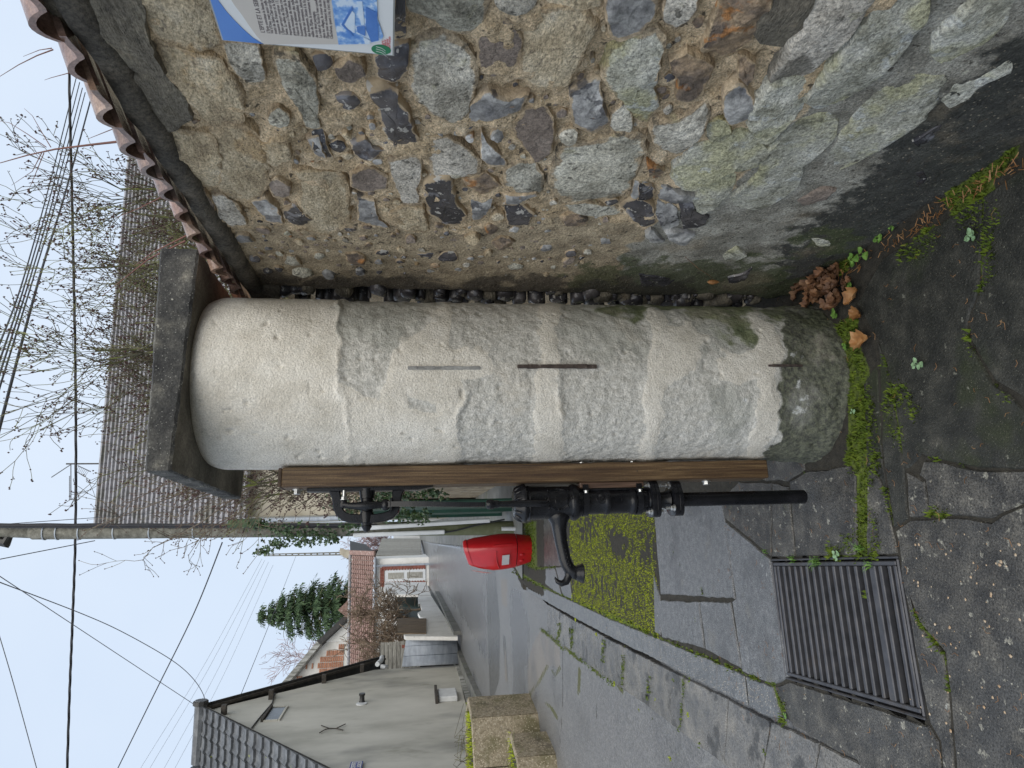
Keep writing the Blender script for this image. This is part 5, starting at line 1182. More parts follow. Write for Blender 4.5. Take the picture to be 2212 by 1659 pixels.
mat('roof_grey', [(.3, (.055, .058, .062)), (.5, (.10, .105, .112)), (.72, (.17, .175, .18))], 6, 8, .55, .4, 40, rand=.14, spots=[(3.5, .68, .72, (.26, .30, .05), .9), (30, .68, .7, (.5, .5, .48), .6)])
mat('roof_dark', [(.3, (.02, .02, .02)), (.6, (.045, .043, .04)), (.8, (.09, .08, .06))], 9, 6, .6, .4, 40)
mat('roof_brown', [(.3, (.17, .165, .175)), (.5, (.27, .265, .28)), (.7, (.38, .375, .39))], 9, 8, .6, .5, 30, spots=[(1.2, .5, .66, (.10, .095, .06), .6), (7, .6, .68, (.20, .11, .08), .6)])
mat('roof_red', [(.3, (.14, .085, .07)), (.5, (.24, .145, .12)), (.7, (.38, .27, .23))], 12, 8, .75, .4, 30, spots=[(6, .6, .68, (.42, .36, .33), .6), (1.4, .55, .68, (.16, .09, .07), .5)])
mat('dark_wood', [(.3, (.03, .026, .022)), (.6, (.07, .06, .05))], 10, 7, .8, .5, 40)
mat('window_glass', [(.3, (.05, .058, .066)), (.6, (.10, .11, .12))], 2, 4, .25)
mat('white_paint', [(.3, (.60, .61, .61)), (.6, (.72, .73, .73))], 5, 6, .5, .1, 60)
mat('black_plastic', [(.3, (.012, .012, .014)), (.6, (.03, .03, .03))], 8, 4, .4)
mat('beige_render', [(.3, (.34, .30, .235)), (.5, (.44, .40, .32)), (.7, (.52, .47, .38))], 2, 8, .9, .4, 40, spots=[(1.2, .55, .7, (.33, .29, .22), .6)])
mat('rough_wall', [(.3, (.20, .16, .11)), (.5, (.36, .29, .20)), (.7, (.50, .44, .34))], 5, 10, .9, 1, 24, spots=[(6, .58, .64, (.10, .10, .11), .7), (9, .62, .68, (.42, .41, .38), .6)], bdist=.03)
mat('white_render', [(.3, (.62, .61, .58)), (.5, (.75, .74, .71)), (.7, (.82, .81, .79))], 1.6, 9, .9, .8, 24, stretch=(1, 1, .8), spots=[(1.1, .58, .72, (.40, .37, .34), .5), (14, .63, .68, (.30, .30, .27), .35)], bdist=.02)
mat('white_render_dirty', [(.3, (.50, .48, .44)), (.5, (.64, .62, .58)), (.7, (.72, .70, .68))], 1.2, 9, .9, .5, 20, spots=[(.9, .52, .68, (.45, .38, .35), .5)])
mat('galvanised', [(.3, (.28, .31, .36)), (.5, (.38, .42, .48)), (.7, (.48, .52, .57))], 3, 6, .5, .2, 40, stretch=(.6, .6, 3), metal=.1, spots=[(7, .72, .75, (.12, .06, .03), .8)])
mat('grey_boards', [(.3, (.20, .19, .165)), (.5, (.31, .30, .27)), (.7, (.42, .41, .37))], 6, 8, .85, .5, 30, stretch=(1, 1, 5), rand=.12)
mat('brown_boards', [(.3, (.09, .062, .038)), (.5, (.16, .115, .07)), (.7, (.24, .18, .12))], 7, 8, .8, .5, 40, stretch=(2, 2, .4), rand=.12)
mat('green_paint', [(.3, (.008, .040, .028)), (.6, (.014, .065, .045))], 4, 5, .45, .15, 30)
mat('dark_green_sheet', [(.3, (.012, .03, .024)), (.6, (.022, .05, .04))], 3, 5, .6, .2, 30)
mat('brick_red', [(.3, (.17, .05, .04)), (.5, (.27, .09, .065)), (.7, (.36, .15, .11))], 14, 7, .85, .5, 60, rand=.2)
mat('brick_orange', [(.3, (.30, .12, .07)), (.5, (.42, .20, .12)), (.7, (.50, .30, .2))], 14, 7, .85, .5, 60, rand=.2)
mat('concrete_pole', [(.3, (.09, .085, .07)), (.5, (.17, .165, .14)), (.7, (.27, .26, .225))], 14, 9, .9, .7, 60, spots=[(5, .6, .7, (.16, .17, .12), .6), (40, .64, .68, (.12, .12, .11), .5)], zones=[(2.4, 1.0, (.10, .115, .05), .8, 4, .9)])
mat('cable', [(.015, .015, .02), (.03, .03, .035)], 4, 3, .5)
mat('pale_cable', [(.12, .13, .15), (.16, .17, .19)], 4, 3, .6)
mat('pvc_white', [(.3, (.56, .58, .60)), (.6, (.66, .68, .70))], 4, 5, .4, .1, 30)
mat('aggregate', [(.3, (.17, .14, .09)), (.5, (.32, .27, .19)), (.7, (.46, .41, .32))], 30, 9, .9, 1, 110, vor=[(45, .40, (.55, .48, .36), .9), (70, .35, (.16, .13, .09), .7)], spots=[(2.0, .5, .66, (.12, .115, .045), .65), (3.4, .55, .7, (.08, .07, .06), .6)], bdist=.012)
mat('red_plastic', [(.3, (.36, .006, .010)), (.6, (.47, .010, .015))], 3, 4, .28, .03, 60, coat=.3)
mat('red_faded', [(.55, .30, .30), (.62, .40, .40)], 6, 4, .5)
mat('sticker_grey', [(.40, .39, .40), (.46, .45, .46)], 9, 3, .5)
mat('sign_blue', [(.02, .03, .16), (.03, .045, .22)], 6, 3, .25)
mat('bark_moss', [(.3, (.045, .04, .03)), (.5, (.09, .085, .05)), (.68, (.17, .20, .04))], 7, 7, .9, .6, 60)
mat('twig', [(.3, (.07, .05, .038)), (.5, (.13, .10, .075)), (.7, (.20, .18, .10))], 4, 6, .8)
mat('twig_mossy', [(.3, (.06, .05, .035)), (.5, (.12, .11, .06)), (.68, (.22, .24, .08))], 3, 6, .85)
mat('cane_red', [(.14, .055, .045), (.22, .10, .08)], 8, 4, .6)
mat('bud', [(.05, .022, .022), (.10, .05, .045)], 8, 4, .7)
mat('shrub_brown', [(.3, (.11, .075, .05)), (.5, (.20, .145, .10)), (.7, (.30, .24, .17))], 3, 5, .85)
mat('shrub_pink', [(.3, (.22, .14, .14)), (.6, (.34, .24, .24))], 1, 5, .9)
mat('needles', [(.3, (.022, .045, .02)), (.5, (.045, .085, .035)), (.7, (.10, .155, .06))], 2.2, 6, .8)
mat('ivy', [(.3, (.012, .03, .010)), (.5, (.028, .06, .018)), (.7, (.07, .12, .035))], 9, 5, .4)
mat('weed', [(.3, (.06, .14, .02)), (.5, (.12, .24, .04)), (.7, (.20, .34, .08))], 40, 5, .55)
mat('weed_pale', [(.16, .28, .14), (.28, .42, .24)], 40, 5, .55)
mat('dead_leaf', [(.3, (.07, .032, .018)), (.5, (.16, .075, .035)), (.7, (.30, .17, .09))], 30, 7, .6, .3, 120, rand=.3)
mat('dead_leaf_bright', [(.3, (.16, .07, .02)), (.5, (.30, .14, .045)), (.7, (.44, .27, .13))], 26, 7, .55, .3, 120, rand=.15)
# ================================================================ grey rendered house on the left
gd = yawv(-9.5); gn = Vector((gd.y, -gd.x, 0))       # along the gable wall, and its outward normal (to the street)
C0 = atroad(985, 1437, .12)
gp = lambda X, Y, o=0: atp(X, Y, C0+gn*o, gn)
ap = gp(437, 1537); ef = gp(812, 1433)
sA = (ap-C0).dot(gd); sF = (ef-C0).dot(gd); zA, zE = ap.z, ef.z
nr_ = gp(676, 1659); sN = sA+((nr_-C0).dot(gd)-sA)*(zA-zE)/(zA-nr_.z)
GP = lambda s, z, o=0: Vector((C0.x, C0.y, 0))+gd*s+gn*o+UP*z
zb0 = C0.z
house = empty('grey_house', tuple(GP(sA, zb0-.3)), 'large grey rendered house with a steep dark tiled roof and tall gable facing the street', 'house')
b = B(); Ld = 12
b.prism([GP(0, zb0, 0), GP(0, zE, 0), GP(sA, zA, 0), GP(sN, zE, 0), GP(sN, zb0, 0)], -gn*Ld); put('wall', b, MATS['grey_render'], house)
b = B(); zf = zb0
b.prism([GP(.05, rise(C0.y)-.3, .05), GP(.05, zb0+.02, .03), GP(sN-.1, zb0-.08, .03), GP(sN-.1, rise(12)-.5, .05)], -gn*.4); put('footing', b, MATS['stained_footing'], house)
up1 = (Vector((C0.x, C0.y, 0))*0+gd*(sA-sF)+UP*(zA-zE)).normalized(); up2 = (-gd*(sA-sN)*-1+UP*(zA-zE)).normalized()
up2 = (gd*(sA-sN)+UP*(zA-zE)).normalized()
slen = (GP(sA, zA)-GP(sN, zE)).length+.35
# near slope: separate tiles next to the gable, joined field beyond
lo = GP(sA, zA, .12)-up2*slen; row = .335; tw = .30
nvn = gn.cross(up2).normalized(); 
if nvn.z < 0: nvn = -nvn
tb = B(); pr_ = [(0, .055), (.05, .085), (.10, .055), (.29, .052)]
vs_ = [(x, -.0, z) for x, z in pr_]+[(x, row+.04, z-.055) for x, z in pr_]+[(x, .0, z-.06) for x, z in pr_]
tb.add(vs_, [(0, 1, 5, 4), (1, 2, 6, 5), (2, 3, 7, 6), (8, 9, 1, 0), (9, 10, 2, 1), (10, 11, 3, 2), (3, 11, 7), (0, 4, 8)])
tm = D.meshes.new('roof_tile'); tm.from_pydata(tb.v, [], tb.f); tm.materials.append(MATS['roof_grey'])
nrow = int(slen/row)
roof = mesh('roof', [lo+nvn*-.03, lo-gn*Ld-nvn*.03, GP(sA, zA, .12)-gn*Ld-nvn*.03, GP(sA, zA, .12)-nvn*.03, GP(sF, zE, .12)-up1*.35-nvn*0, GP(sF, zE, .12)-gn*Ld-up1*.35], [(0, 3, 2, 1), (3, 4, 5, 2)], MATS['roof_dark'], house)
cnt = 0
for j in range(nrow):
    for i in range(11):
        if cnt >= 290: break
        p = lo+up2*(slen-(j+1)*row)-gn*((i+1)*tw)+nvn*R.uniform(0, .008)
        inst('roof_tile', tm, roof, frame(p, gn, up2, nvn)); cnt += 1
roof_field('tile_field', lo-gn*(11*tw), -gn, up2, Ld-11*tw, slen, row, tw, MATS['roof_grey'], roof, .04)
roof_field('tile_field', GP(sF, zE, .08)-up1*.35, -gn, up1, Ld, (GP(sA, zA)-GP(sF, zE)).length+.3, row, tw, MATS['roof_dark'], roof, .04)
for i in range(9):
    b = B(); b.tube([GP(sA, zA+.03, .24-i*1.35), GP(sA, zA+.06, .24-i*1.35-1.3)], [.13, .12], 10); put('ridge_tile', b, MATS['roof_grey'], roof)
    b = B(); b.tube([GP(sA, zA+.04, .24-i*1.35-.02), GP(sA, zA+.04, .24-i*1.35-.10)], [.16, .16], 10); put('ridge_collar', b, MATS['roof_dark'], roof)
# verge tiles on the far rake, lapped down the slope; barge under them
L1 = (GP(sA, zA)-GP(sF, zE)).length+.35; nV = 22
for i in range(nV):
    p = GP(sA, zA, .085)-up1*(L1*i/nV); q = GP(sA, zA, .085)-up1*(L1*(i+1.04)/nV); nv1 = up1.cross(gn).normalized()
    if nv1.z < 0: nv1 = -nv1
    b = B(); b.box((p+q)/2+nv1*.03+up1*0, (up1, gn, (nv1+up1*.08)), ((p-q).length/2, .06, .018)); put('verge_tile', b, MATS['roof_dark'], roof)
    if i % 2 == 0 and i > 0:
        pass
nv1 = up1.cross(gn).normalized(); nv1 = nv1 if nv1.z > 0 else -nv1
b = B(); m_ = (GP(sA, zA, .06)+GP(sF, zE, .06)-up1*.3)/2-nv1*.03
b.box(m_, (up1, gn, nv1), (L1/2, .03, .028)); put('barge_board', b, MATS['dark_wood'], roof)
b = B(); m_ = (GP(sA, zA, .08)+lo-gn*.14)/2-nvn*.05
b.box(m_, (up2, gn, nvn), (slen/2, .05, .045)); put('barge_board', b, MATS['grey_render'], roof)
for X, Y in ((484, 1533), (586, 1500), (700, 1466), (782, 1443)):
    p = gp(X, Y, .1); b = B(); b.box(p, (gd, gn, UP), (.07, .10, .05)); put('purlin_end', b, MATS['dark_wood'], house)
# little sloping-looking window, anchors, vents, door, pipes
wc = [gp(X, Y, .0) for X, Y in ((588, 1529), (608, 1534), (600, 1556), (572, 1557))]
w0, w1 = min((p-C0).dot(gd) for p in wc), max((p-C0).dot(gd) for p in wc); z0, z1 = gp(603, 1545).z, gp(578, 1545).z
w0, w1 = (gp(590, 1557)-C0).dot(gd), (gp(590, 1530)-C0).dot(gd); z0, z1 = gp(608, 1543).z, gp(580, 1543).z
b = B(); b.box(GP((w0+w1)/2, (z0+z1)/2, .004), (gd, gn, UP), (abs(w1-w0)/2, .012, (z1-z0)/2)); wnd = put('window', b, MATS['window_glass'], house)
for a_, c_, hs in (((w0+w1)/2, z1+.03, (abs(w1-w0)/2+.05, .05, .025)), ((w0+w1)/2, z0-.03, (abs(w1-w0)/2+.05, .02, .02)), (w0-.03, (z0+z1)/2, (.02, .02, (z1-z0)/2)), (w1+.03, (z0+z1)/2, (.02, .02, (z1-z0)/2))):
    b = B(); b.box(GP(a_, c_, .012), (gd, gn, UP), hs); put('window_frame', b, MATS['dark_wood' if hs[1] == .05 else 'grey_render'], wnd)
b = B()
for seg in (((690, 1583), (702, 1576), (712, 1573.5), (726, 1573.5), (746, 1564)), ((712, 1573.5), (694, 1567)), ((726, 1573.5), (741, 1577))):
    b.tube([gp(X, Y, .03) for X, Y in seg], .011, 6)
put('wall_anchor', b, MATS['dark_wood'], house)
b = B(); p = gp(782, 1518, 0); b.lathe(p, gn, [(0, .07), (.03, .07), (.05, .055), (.15, .055), (.16, .07), (.20, .07)], 14); put('flue', b, MATS['black_plastic'], house, 40)
b = B(); b.lathe(gp(781, 1521, 0), gn, [(0, .12), (.02, .12)], 20); put('flue_collar', b, MATS['white_paint'], house)
b = B(); bz = gp(987, 1507); tz_ = gp(946, 1507); b.box((bz+tz_)/2+gn*.06, (gd, gn, UP), (.36, .06, (tz_.z-bz.z)/2), .02); put('meter_box', b, MATS['white_paint'], house)
b = B(); b.box(tz_+gn*.07+UP*.04, (gd, gn, UP), (.5, .09, .03)); put('box_ledge', b, MATS['dark_wood'], house)
b = B(); p = GP(sF, zE, .25)
b.tube([gp(815, 1435, .30), gp(824, 1426, .30), gp(825, 1420, .30)], .06, 10); b.tube([gp(823, 1440, .32), gp(828, 1440, .32), gp(834, 1440, .25)], .055, 10)
put('gutter_pipe', b, MATS['pvc_white'], house, 60)
b = B(); b.tube([gp(533, 1586, .02), gp(560, 1551, .02), gp(588, 1519, .02), gp(594, 1497, .02)], .016, 5); put('wall_cable', b, MATS['cable'], house)
# street name plate
s_c = [gp(X, Y, .03) for X, Y in ((756.5, 1647), (785, 1645.5))]
plt = empty('street_sign', tuple(gp(790, 1659, .03)), 'dark blue enamel street name plate with white letters on the grey gable', 'sign')
sz0, sz1 = gp(784, 1650, .03).z, gp(757, 1650, .03).z; ss1 = (gp(770, 1646, .03)-C0).dot(gd)
hp_ = sz1-sz0
b = B(); b.box(GP(ss1-.42, (sz0+sz1)/2, .03), (gd, gn, UP), (.42, .012, hp_/2), .004); put('plate', b, MATS['sign_blue'], plt)
b = B()
for a_, c_, hs in ((ss1-.42, sz1-.03, (.39, .001, .006)), (ss1-.42, sz0+.03, (.39, .001, .006)), (ss1-.03, (sz0+sz1)/2, (.006, .001, hp_/2-.03))): b.box(GP(a_, c_, .0435), (gd, gn, UP), hs)
put('border_line', b, MATS['white_paint'], plt)
text("RUE ANCIENNE", GP(ss1-.05, sz0+hp_*.54, .044), gd, UP, gn, hp_*.40, MATS['white_paint'], plt, align='RIGHT', ext=.001)
text("VERTE", GP(ss1-.05, sz0+hp_*.14, .044), gd, UP, gn, hp_*.40, MATS['white_paint'], plt, align='RIGHT', ext=.001)
# ================================================================ corrugated sheet fence, shed, stepped white wall, gates
def quadpts(Xa, Ya, Xb, Yb, pl_o, pl_n): return atp(Xa, Ya, pl_o, pl_n), atp(Xb, Yb, pl_o, pl_n)
F0 = atroad(988, 1434, .1); F1 = atroad(981, 1372, .1)
fd = (F1-F0); fd.z = 0; fL = fd.length; fd.normalize(); fn_ = Vector((fd.y, -fd.x, 0))
sheet = empty('corrugated_fence', tuple((F0+F1)/2), 'blue grey corrugated metal sheet fence between the grey house and the white wall', 'fence')
zt0 = atp(868, 1434, F0, fn_).z; zt1 = atp(878, 1375, F1, fn_).z
nP = 3
for k_ in range(nP):
    vs = []; fs = []; n = 48
    for i in range(n+1):
        s = fL*(k_+i/n)/nP; o_ = .035*math.sin(i/n*2*math.pi*8)+.01*k_
        t = s/fL; zb_ = F0.z*(1-t)+F1.z*t-.05; zt_ = zt0*(1-t)+zt1*t
        # the nearest corner of the sheet is cut away on a slant
        p = Vector((F0.x, F0.y, 0))+fd*s+fn_*o_
        vs += [p+UP*zb_, p+UP*zt_]
    fs = [(2*i, 2*i+2, 2*i+3, 2*i+1) for i in range(n)]
    m_ = mesh('metal_sheet', vs, fs, MATS['galvanised'], sheet, True)
    md = m_.modifiers.new('t', 'SOLIDIFY'); md.thickness = .004
def front_box(name, pts, depth, mt, parent, plane):      # polygon traced on a vertical plane, given depth backwards
    o_, n_ = plane; b = B(); b.prism([atp(X, Y, o_, n_) for X, Y in pts], -n_*depth); return put(name, b, MATS[mt], parent)
# shed behind the sheet
SO = F0+gd*1.5-gn*1.5
shed = empty('slatted_shed', tuple(Vector((SO.x, SO.y, rise(SO.y)))), 'pale weathered slatted shed wall seen above the corrugated sheet', 'shed')
shp = (SO, Vector((.35, -.94, 0)).normalized())
if shp[1].dot(Vector((0, -1, 0))) < 0: shp = (SO, -shp[1])
for i in range(10):
    X0 = 822+i*8.6; front_box('board', [(X0, 1388-i*.6), (X0, 1448), (X0+7.6, 1448), (X0+7.6, 1388-i*.6)], .04, 'grey_boards', shed, shp)
front_box('shed_core', [(820, 1394), (820, 1450), (985, 1450), (985, 1394)], .01, 'roof_dark', shed, (SO-shp[1]*.06, shp[1]))
front_box('hatch', [(868, 1393), (868, 1400), (876, 1400), (876, 1393)], .05, 'brick_red', shed, (SO+shp[1]*.04, shp[1]))
# stepped white wall
W0, W1 = atroad(983, 1372, .12), atroad(941, 1283, .1)
wd = (W1-W0); wd.z = 0; wL = wd.length; wd.normalize(); wn_ = Vector((wd.y, -wd.x, 0)); wpn = (W0, wn_)
ww = empty('white_stepped_wall', tuple((W0+W1)/2-UP*.3), 'rough white rendered garden wall with a saw-tooth top edge', 'wall')
q8 = lambda L: [(276.5+.4*x, 995.4+.4*y) for x, y in L]
front_box('wall_body', q8([(1490, 940), (1510, 850), (1612, 850), (1580, 845), (1565, 820), (1588, 806), (1578, 770), (1566, 774), (1566, 722), (1385, 722), (1385, 655), (1610, 655), (1640, 735), (1780, 950), (1500, 948)]), .10, 'white_render', ww, wpn)
pl_ = empty('wooden_gate', tuple(W0+wd*wL*.3-UP*.2), 'weathered brown plank gate panel behind the white wall under the bare shrub', 'gate')
for i in range(6):
    y0 = 850+i*13.5; front_box('board', q8([(1455, y0), (1455, y0+12.5), (1610, y0+12.5), (1610, y0)]), .03, 'brown_boards', pl_, (W0+wn_*.03, wn_))
gg = empty('green_sheet_screen', tuple(W0+wd*wL*.6-wn_*1), 'dark green sheet screen behind the saw-tooth white wall', 'screen')
front_box('sheet', q8([(1440, 722), (1440, 860), (1640, 860), (1640, 722)]), .03, 'dark_green_sheet', gg, (W0-wn_*.45, wn_))
# retaining strip along the pavement foot (mossy)
b = B(); mm = atroad(1002, 1440, .1); nn_ = atroad(925, 1235, .1)
b.prism([W0+wn_*.0-UP*.2, W1+wn_*.0-UP*.2, W1+wn_*.0+UP*.03, W0+wn_*.0+UP*.04], wn_*.10); put('mossy_plinth', b, MATS['pavement_far'], ww)
# ================================================================ garage with red tiled roof
A0g = atroad(920, 1245, .1); an = Vector((.20, -.98, 0)).normalized(); ad = Vector((-an.y, an.x, 0)); gpn = (A0g, an)   # facade faces down the street
gar = empty('white_garage', tuple(A0g), 'low whitewashed garage with red clay tile roof and brick framed door', 'garage')
gq = lambda X, Y, o=0: ((atp(X, Y, A0g+an*o, an)-A0g).dot(ad), atp(X, Y, A0g+an*o, an).z)
GA = lambda s, z, o=0: Vector((A0g.x, A0g.y, 0))+ad*s+an*o+UP*z
ez = gq(806, 1230)[1]; sR = gq(850, 1206)[0]; sL = gq(850, 1452)[0]; zg = A0g.z-.6
dpt = 5.2; rz = gq(757, 1300, -dpt/2)[1]
b = B(); b.prism([GA(sL, zg), GA(sL, ez), GA(sR, ez), GA(sR, zg)], -an*dpt); put('wall', b, MATS['white_render'], gar)
for sx, mt_ in ((sR, 'white_render_dirty'), (sL, 'beige_render')):
    b = B(); b.prism([GA(sx, ez, 0), GA(sx, rz, -dpt/2), GA(sx, ez, -dpt)], ad*(-.2 if sx == sR else .2)); put('gable', b, MATS[mt_], gar)
upg = (-an*dpt/2+UP*(rz-ez)).normalized(); slg = math.hypot(dpt/2, rz-ez)+.3
og = GA(sL-.3, ez, 0)-upg*.3; lg = sR-sL+.6
rf = mesh('roof', [og, og+ad*lg, og+ad*lg+upg*slg, og+upg*slg, og+ad*lg+upg*slg+(-an*dpt/2-UP*(rz-ez)), og+upg*slg+(-an*dpt/2-UP*(rz-ez))], [(0, 1, 2, 3), (3, 2, 4, 5)], MATS['roof_dark'], gar)
roof_field('tile_field', og+UP*.03, ad, upg, lg, slg, .25, .25, MATS['roof_red'], rf, .05, .035)
for i in range(int(lg/.45)):
    b = B(); p = og+upg*slg+ad*(.45*i)+UP*.05; b.tube([p, p+ad*.43], [.10, .09], 8); put('ridge_tile', b, MATS['roof_brown'], rf)
b = B(); pv0 = og+ad*lg; b.box(pv0+upg*slg/2+UP*.06, (upg, ad, upg.cross(ad)), (slg/2, .12, .05)); put('verge', b, MATS['roof_red'], rf)
sd2 = gq(850, 1221)[0]
b = B(); b.tube([GA(sd2-2.3, ez-.08, .22), GA(sR+.1, ez-.10, .22)], .08, 8); b.tube([GA(sd2, ez-.12, .2), GA(sd2, ez-.5, .06), GA(sd2, zg+.3, .06)], .055, 8); put('rain_gutter', b, MATS['galvanised'], gar, 50)
s0, zt_ = gq(832, 1257); s1, _ = gq(832, 1232); zb_ = gq(919, 1245)[1]
b = B(); b.box(GA((s0+s1)/2, (zb_+zt_)/2, .02), (ad, an, UP), (abs(s1-s0)/2, .04, (zt_-zb_)/2)); dr_ = put('door', b, MATS['pvc_white'], gar)
for z0_, z1_ in ((zb_+.15, zb_+(zt_-zb_)*.46), (zb_+(zt_-zb_)*.54, zt_-.15)):
    b = B(); b.box(GA((s0+s1)/2, (z0_+z1_)/2, .065), (ad, an, UP), (max(.1, abs(s1-s0)/2-.14), .008, (z1_-z0_)/2)); put('door_panel', b, MATS['grey_boards'], dr_)
bm2 = B(); bm2.box((0, 0, 0), ((1, 0, 0), (0, 1, 0), (0, 0, 1)), (.11, .04, .03)); bme = D.meshes.new('brick'); bme.from_pydata(bm2.v, [], bm2.f); bme.materials.append(MATS['brick_red'])
for sx in (min(s0, s1)-.13, max(s0, s1)+.13):
    nB = int((zt_+.25-zb_)/.075)
    for i in range(nB):
        inst('brick', bme, gar, frame(GA(sx+(.03 if i % 2 else -.03), zb_+.03+i*.075, .03), ad, an, UP))
for i in range(int(abs(s1-s0)/.075)+5):
    inst('brick', bme, gar, frame(GA(min(s0, s1)-.2+.075*i, zt_+.16, .03), UP, an, ad))
b = B(); b.box(GA((s0+s1)/2-.2, zt_+.42, .04), (ad, an, UP), (1.1, .03, .07)); put('lintel', b, MATS['white_paint'], gar)
# lean-to of vertical planks and small neighbour beyond
K0, K1 = atroad(915, 1200, .1), atroad(906, 1165, .1)
kd = (K1-K0); kd.z = 0; kd.normalize(); kn = Vector((kd.y, -kd.x, 0))
ln_ = empty('plank_outbuilding', tuple((K0+K1)/2), 'grey weathered plank outbuilding with an old pitched roof beyond the red roofed garage', 'shed')
for i in range(9):
    y0 = 1163+i*4; front_box('board', [(812+(1199-y0)*.35, y0), (812+(1199-y0)*.35-1, y0+3.6), (910, y0+3.6), (908, y0)], .05, 'grey_boards', ln_, (K0, kn))
front_box('lower_wall', [(850, 1150), (850, 1201), (914, 1201), (905, 1150)], .3, 'white_render_dirty', ln_, (K0-kn*.06, kn))
front_box('roof', [(756, 1168), (757, 1203), (835, 1216), (790, 1176)], .3, 'roof_dark', ln_, (K0-kn*.6, kn))
# ================================================================ big old house with peeling brick gable, behind
HB = A0g-ad*3-an*9
hn = Vector((.60, -.80, 0)).normalized(); hpn = (HB, hn)
old_h = empty('old_brick_house', tuple(Vector((HB.x, HB.y, rise(HB.y)))), 'old house with peeling white plaster over orange brick gable behind the red roofed garage', 'house')
front_box('gable_wall', [(752, 1338), (690, 1392), (620, 1478), (560, 1560), (900, 1560), (900, 1330)], 1.0, 'white_render_dirty', old_h, hpn)
front_box('white_gable', [(700, 1380), (752, 1335), (770, 1330), (770, 1384), (702, 1386)], .1, 'white_render', old_h, (HB+hn*.12, hn))
for a_, c_ in (((752, 1334), (692, 1390)), ((692, 1390), (606, 1492))):
    p0, p1 = atp(*a_, HB+hn*.2, hn), atp(*c_, HB+hn*.2, hn); d_ = (p1-p0).normalized()
    b = B(); b.box((p0+p1)/2, (d_, hn, d_.cross(hn)), ((p1-p0).length/2+.1, .35, .16)); put('verge', b, MATS['roof_dark' if a_[0] == 752 else 'stained_footing'], old_h)
rb = random.Random(3); nbk = 0
bo = D.meshes.new('brick'); bb_ = B(); bb_.box((0, 0, 0), ((1, 0, 0), (0, 1, 0), (0, 0, 1)), (.155, .03, .045)); bo.from_pydata(bb_.v, [], bb_.f); bo.materials.append(MATS['brick_orange'])
hx = UP.cross(hn).normalized()
for _ in range(2600):
    X, Y = rb.uniform(640, 740), rb.uniform(1392, 1475)
    if X < 766-(Y-1336)*.936: continue
    p = atp(X, Y, HB, hn); s_ = p.dot(hx); z_ = round(p.z/.12)*.12; s_ = round(s_/.36+(int(round(p.z/.12)) % 2)*.5)*.36
    if mn.noise(Vector((s_*.45, z_*.6, 3)))+.25*mn.noise(Vector((s_*2, z_*2, 3))) < -.05: continue
    key = (round(s_, 2), round(z_, 2))
    if key in WL: continue
    WL[key] = 1; nbk += 1
    if nbk > 230: break
    q = p+hx*(s_-p.dot(hx)); q.z = z_
    inst('brick', bo, old_h, frame(q+hn*.02, hx, hn, UP))
# small gabled roofs peeping over the garage
for (pts, lab, mt_) in (([(730, 1318), (752, 1336), (757, 1318), (757, 1285), (748, 1300)], 'small dormer roof peeping over the red tiles in front of the dark conifer', 'roof_red'), ([(735, 1184), (757, 1190), (757, 1203), (748, 1206), (733, 1196)], 'tiny pitched roof top showing at the far right end of the red tiled roof', 'beige_render')):
    o = front_box('house', pts, 3., mt_, None, (A0g+ad*1-an*8, Vector((.3, -.95, 0)).normalized())); tag(o, lab, 'house')
# ================================================================ house with the big roof behind the pillar cap (right)
RH = Vector((-3.05, 16.6, rise(16.6)))
rd = yawv(-12); rn = Vector((rd.y, -rd.x, 0))         # street direction; towards the right (rn) runs the front wall
rp = (RH, -rd)                                        # front wall plane faces us
zE2 = atp(524, 1083, RH, -rd).z; 
rh = empty('beige_house', tuple(RH), 'beige rendered house with a broad grey brown tiled roof standing behind the pillar cap', 'house')
RP = lambda a, d_, z: Vector((RH.x, RH.y, 0))+rn*a+rd*d_+UP*z
rdp = 8.4; rzz = zE2+4.7; Wd = 22
pr2 = atp(212, 1080, RH+rd*rdp/2, -rd); rzz = pr2.z
b = B(); b.prism([RP(0, 0, -.3), RP(0, 0, zE2), RP(0, rdp/2, rzz-.15), RP(0, rdp, zE2), RP(0, rdp, -.3)], rn*Wd); put('wall', b, MATS['beige_render'], rh)
b = B(); b.box(RP(4, -.06, 1.3), (rn, rd, UP), (4.1, .05, 1.6)); put('rubble_base', b, MATS['rough_wall'], rh)
upr = (rd*rdp/2+UP*(rzz-zE2)).normalized(); slr = math.hypot(rdp/2, rzz-zE2)+.35
orr = RP(-.25, 0, zE2)-upr*.35+UP*.05
rf = mesh('roof', [orr, orr+rn*Wd, orr+rn*Wd+upr*slr, orr+upr*slr, orr+rn*Wd+upr*slr*1+(rd*rdp/2-UP*(rzz-zE2)), orr+upr*slr+(rd*rdp/2-UP*(rzz-zE2))], [(0, 1, 2, 3), (3, 2, 4, 5)], MATS['roof_dark'], rh)
roof_field('tile_field', orr+UP*.02, rn, upr, Wd, slr, .21, .24, MATS['roof_brown'], rf, .085, .0, gap=.006)
b = B(); b.box(orr+upr*slr/2+UP*.05-rn*.02, (upr, rn, upr.cross(rn)), (slr/2, .05, .04)); put('verge', b, MATS['roof_brown'], rf)
b = B(); b.tube([RP(-.3, -.1, zE2-.1), RP(Wd, -.1, zE2-.1)], .07, 8); b.tube([RP(-.08, -.1, zE2-.1), RP(-.08, -.12, -.2)], .05, 8); put('rain_gutter', b, MATS['galvanised'], rh, 50)
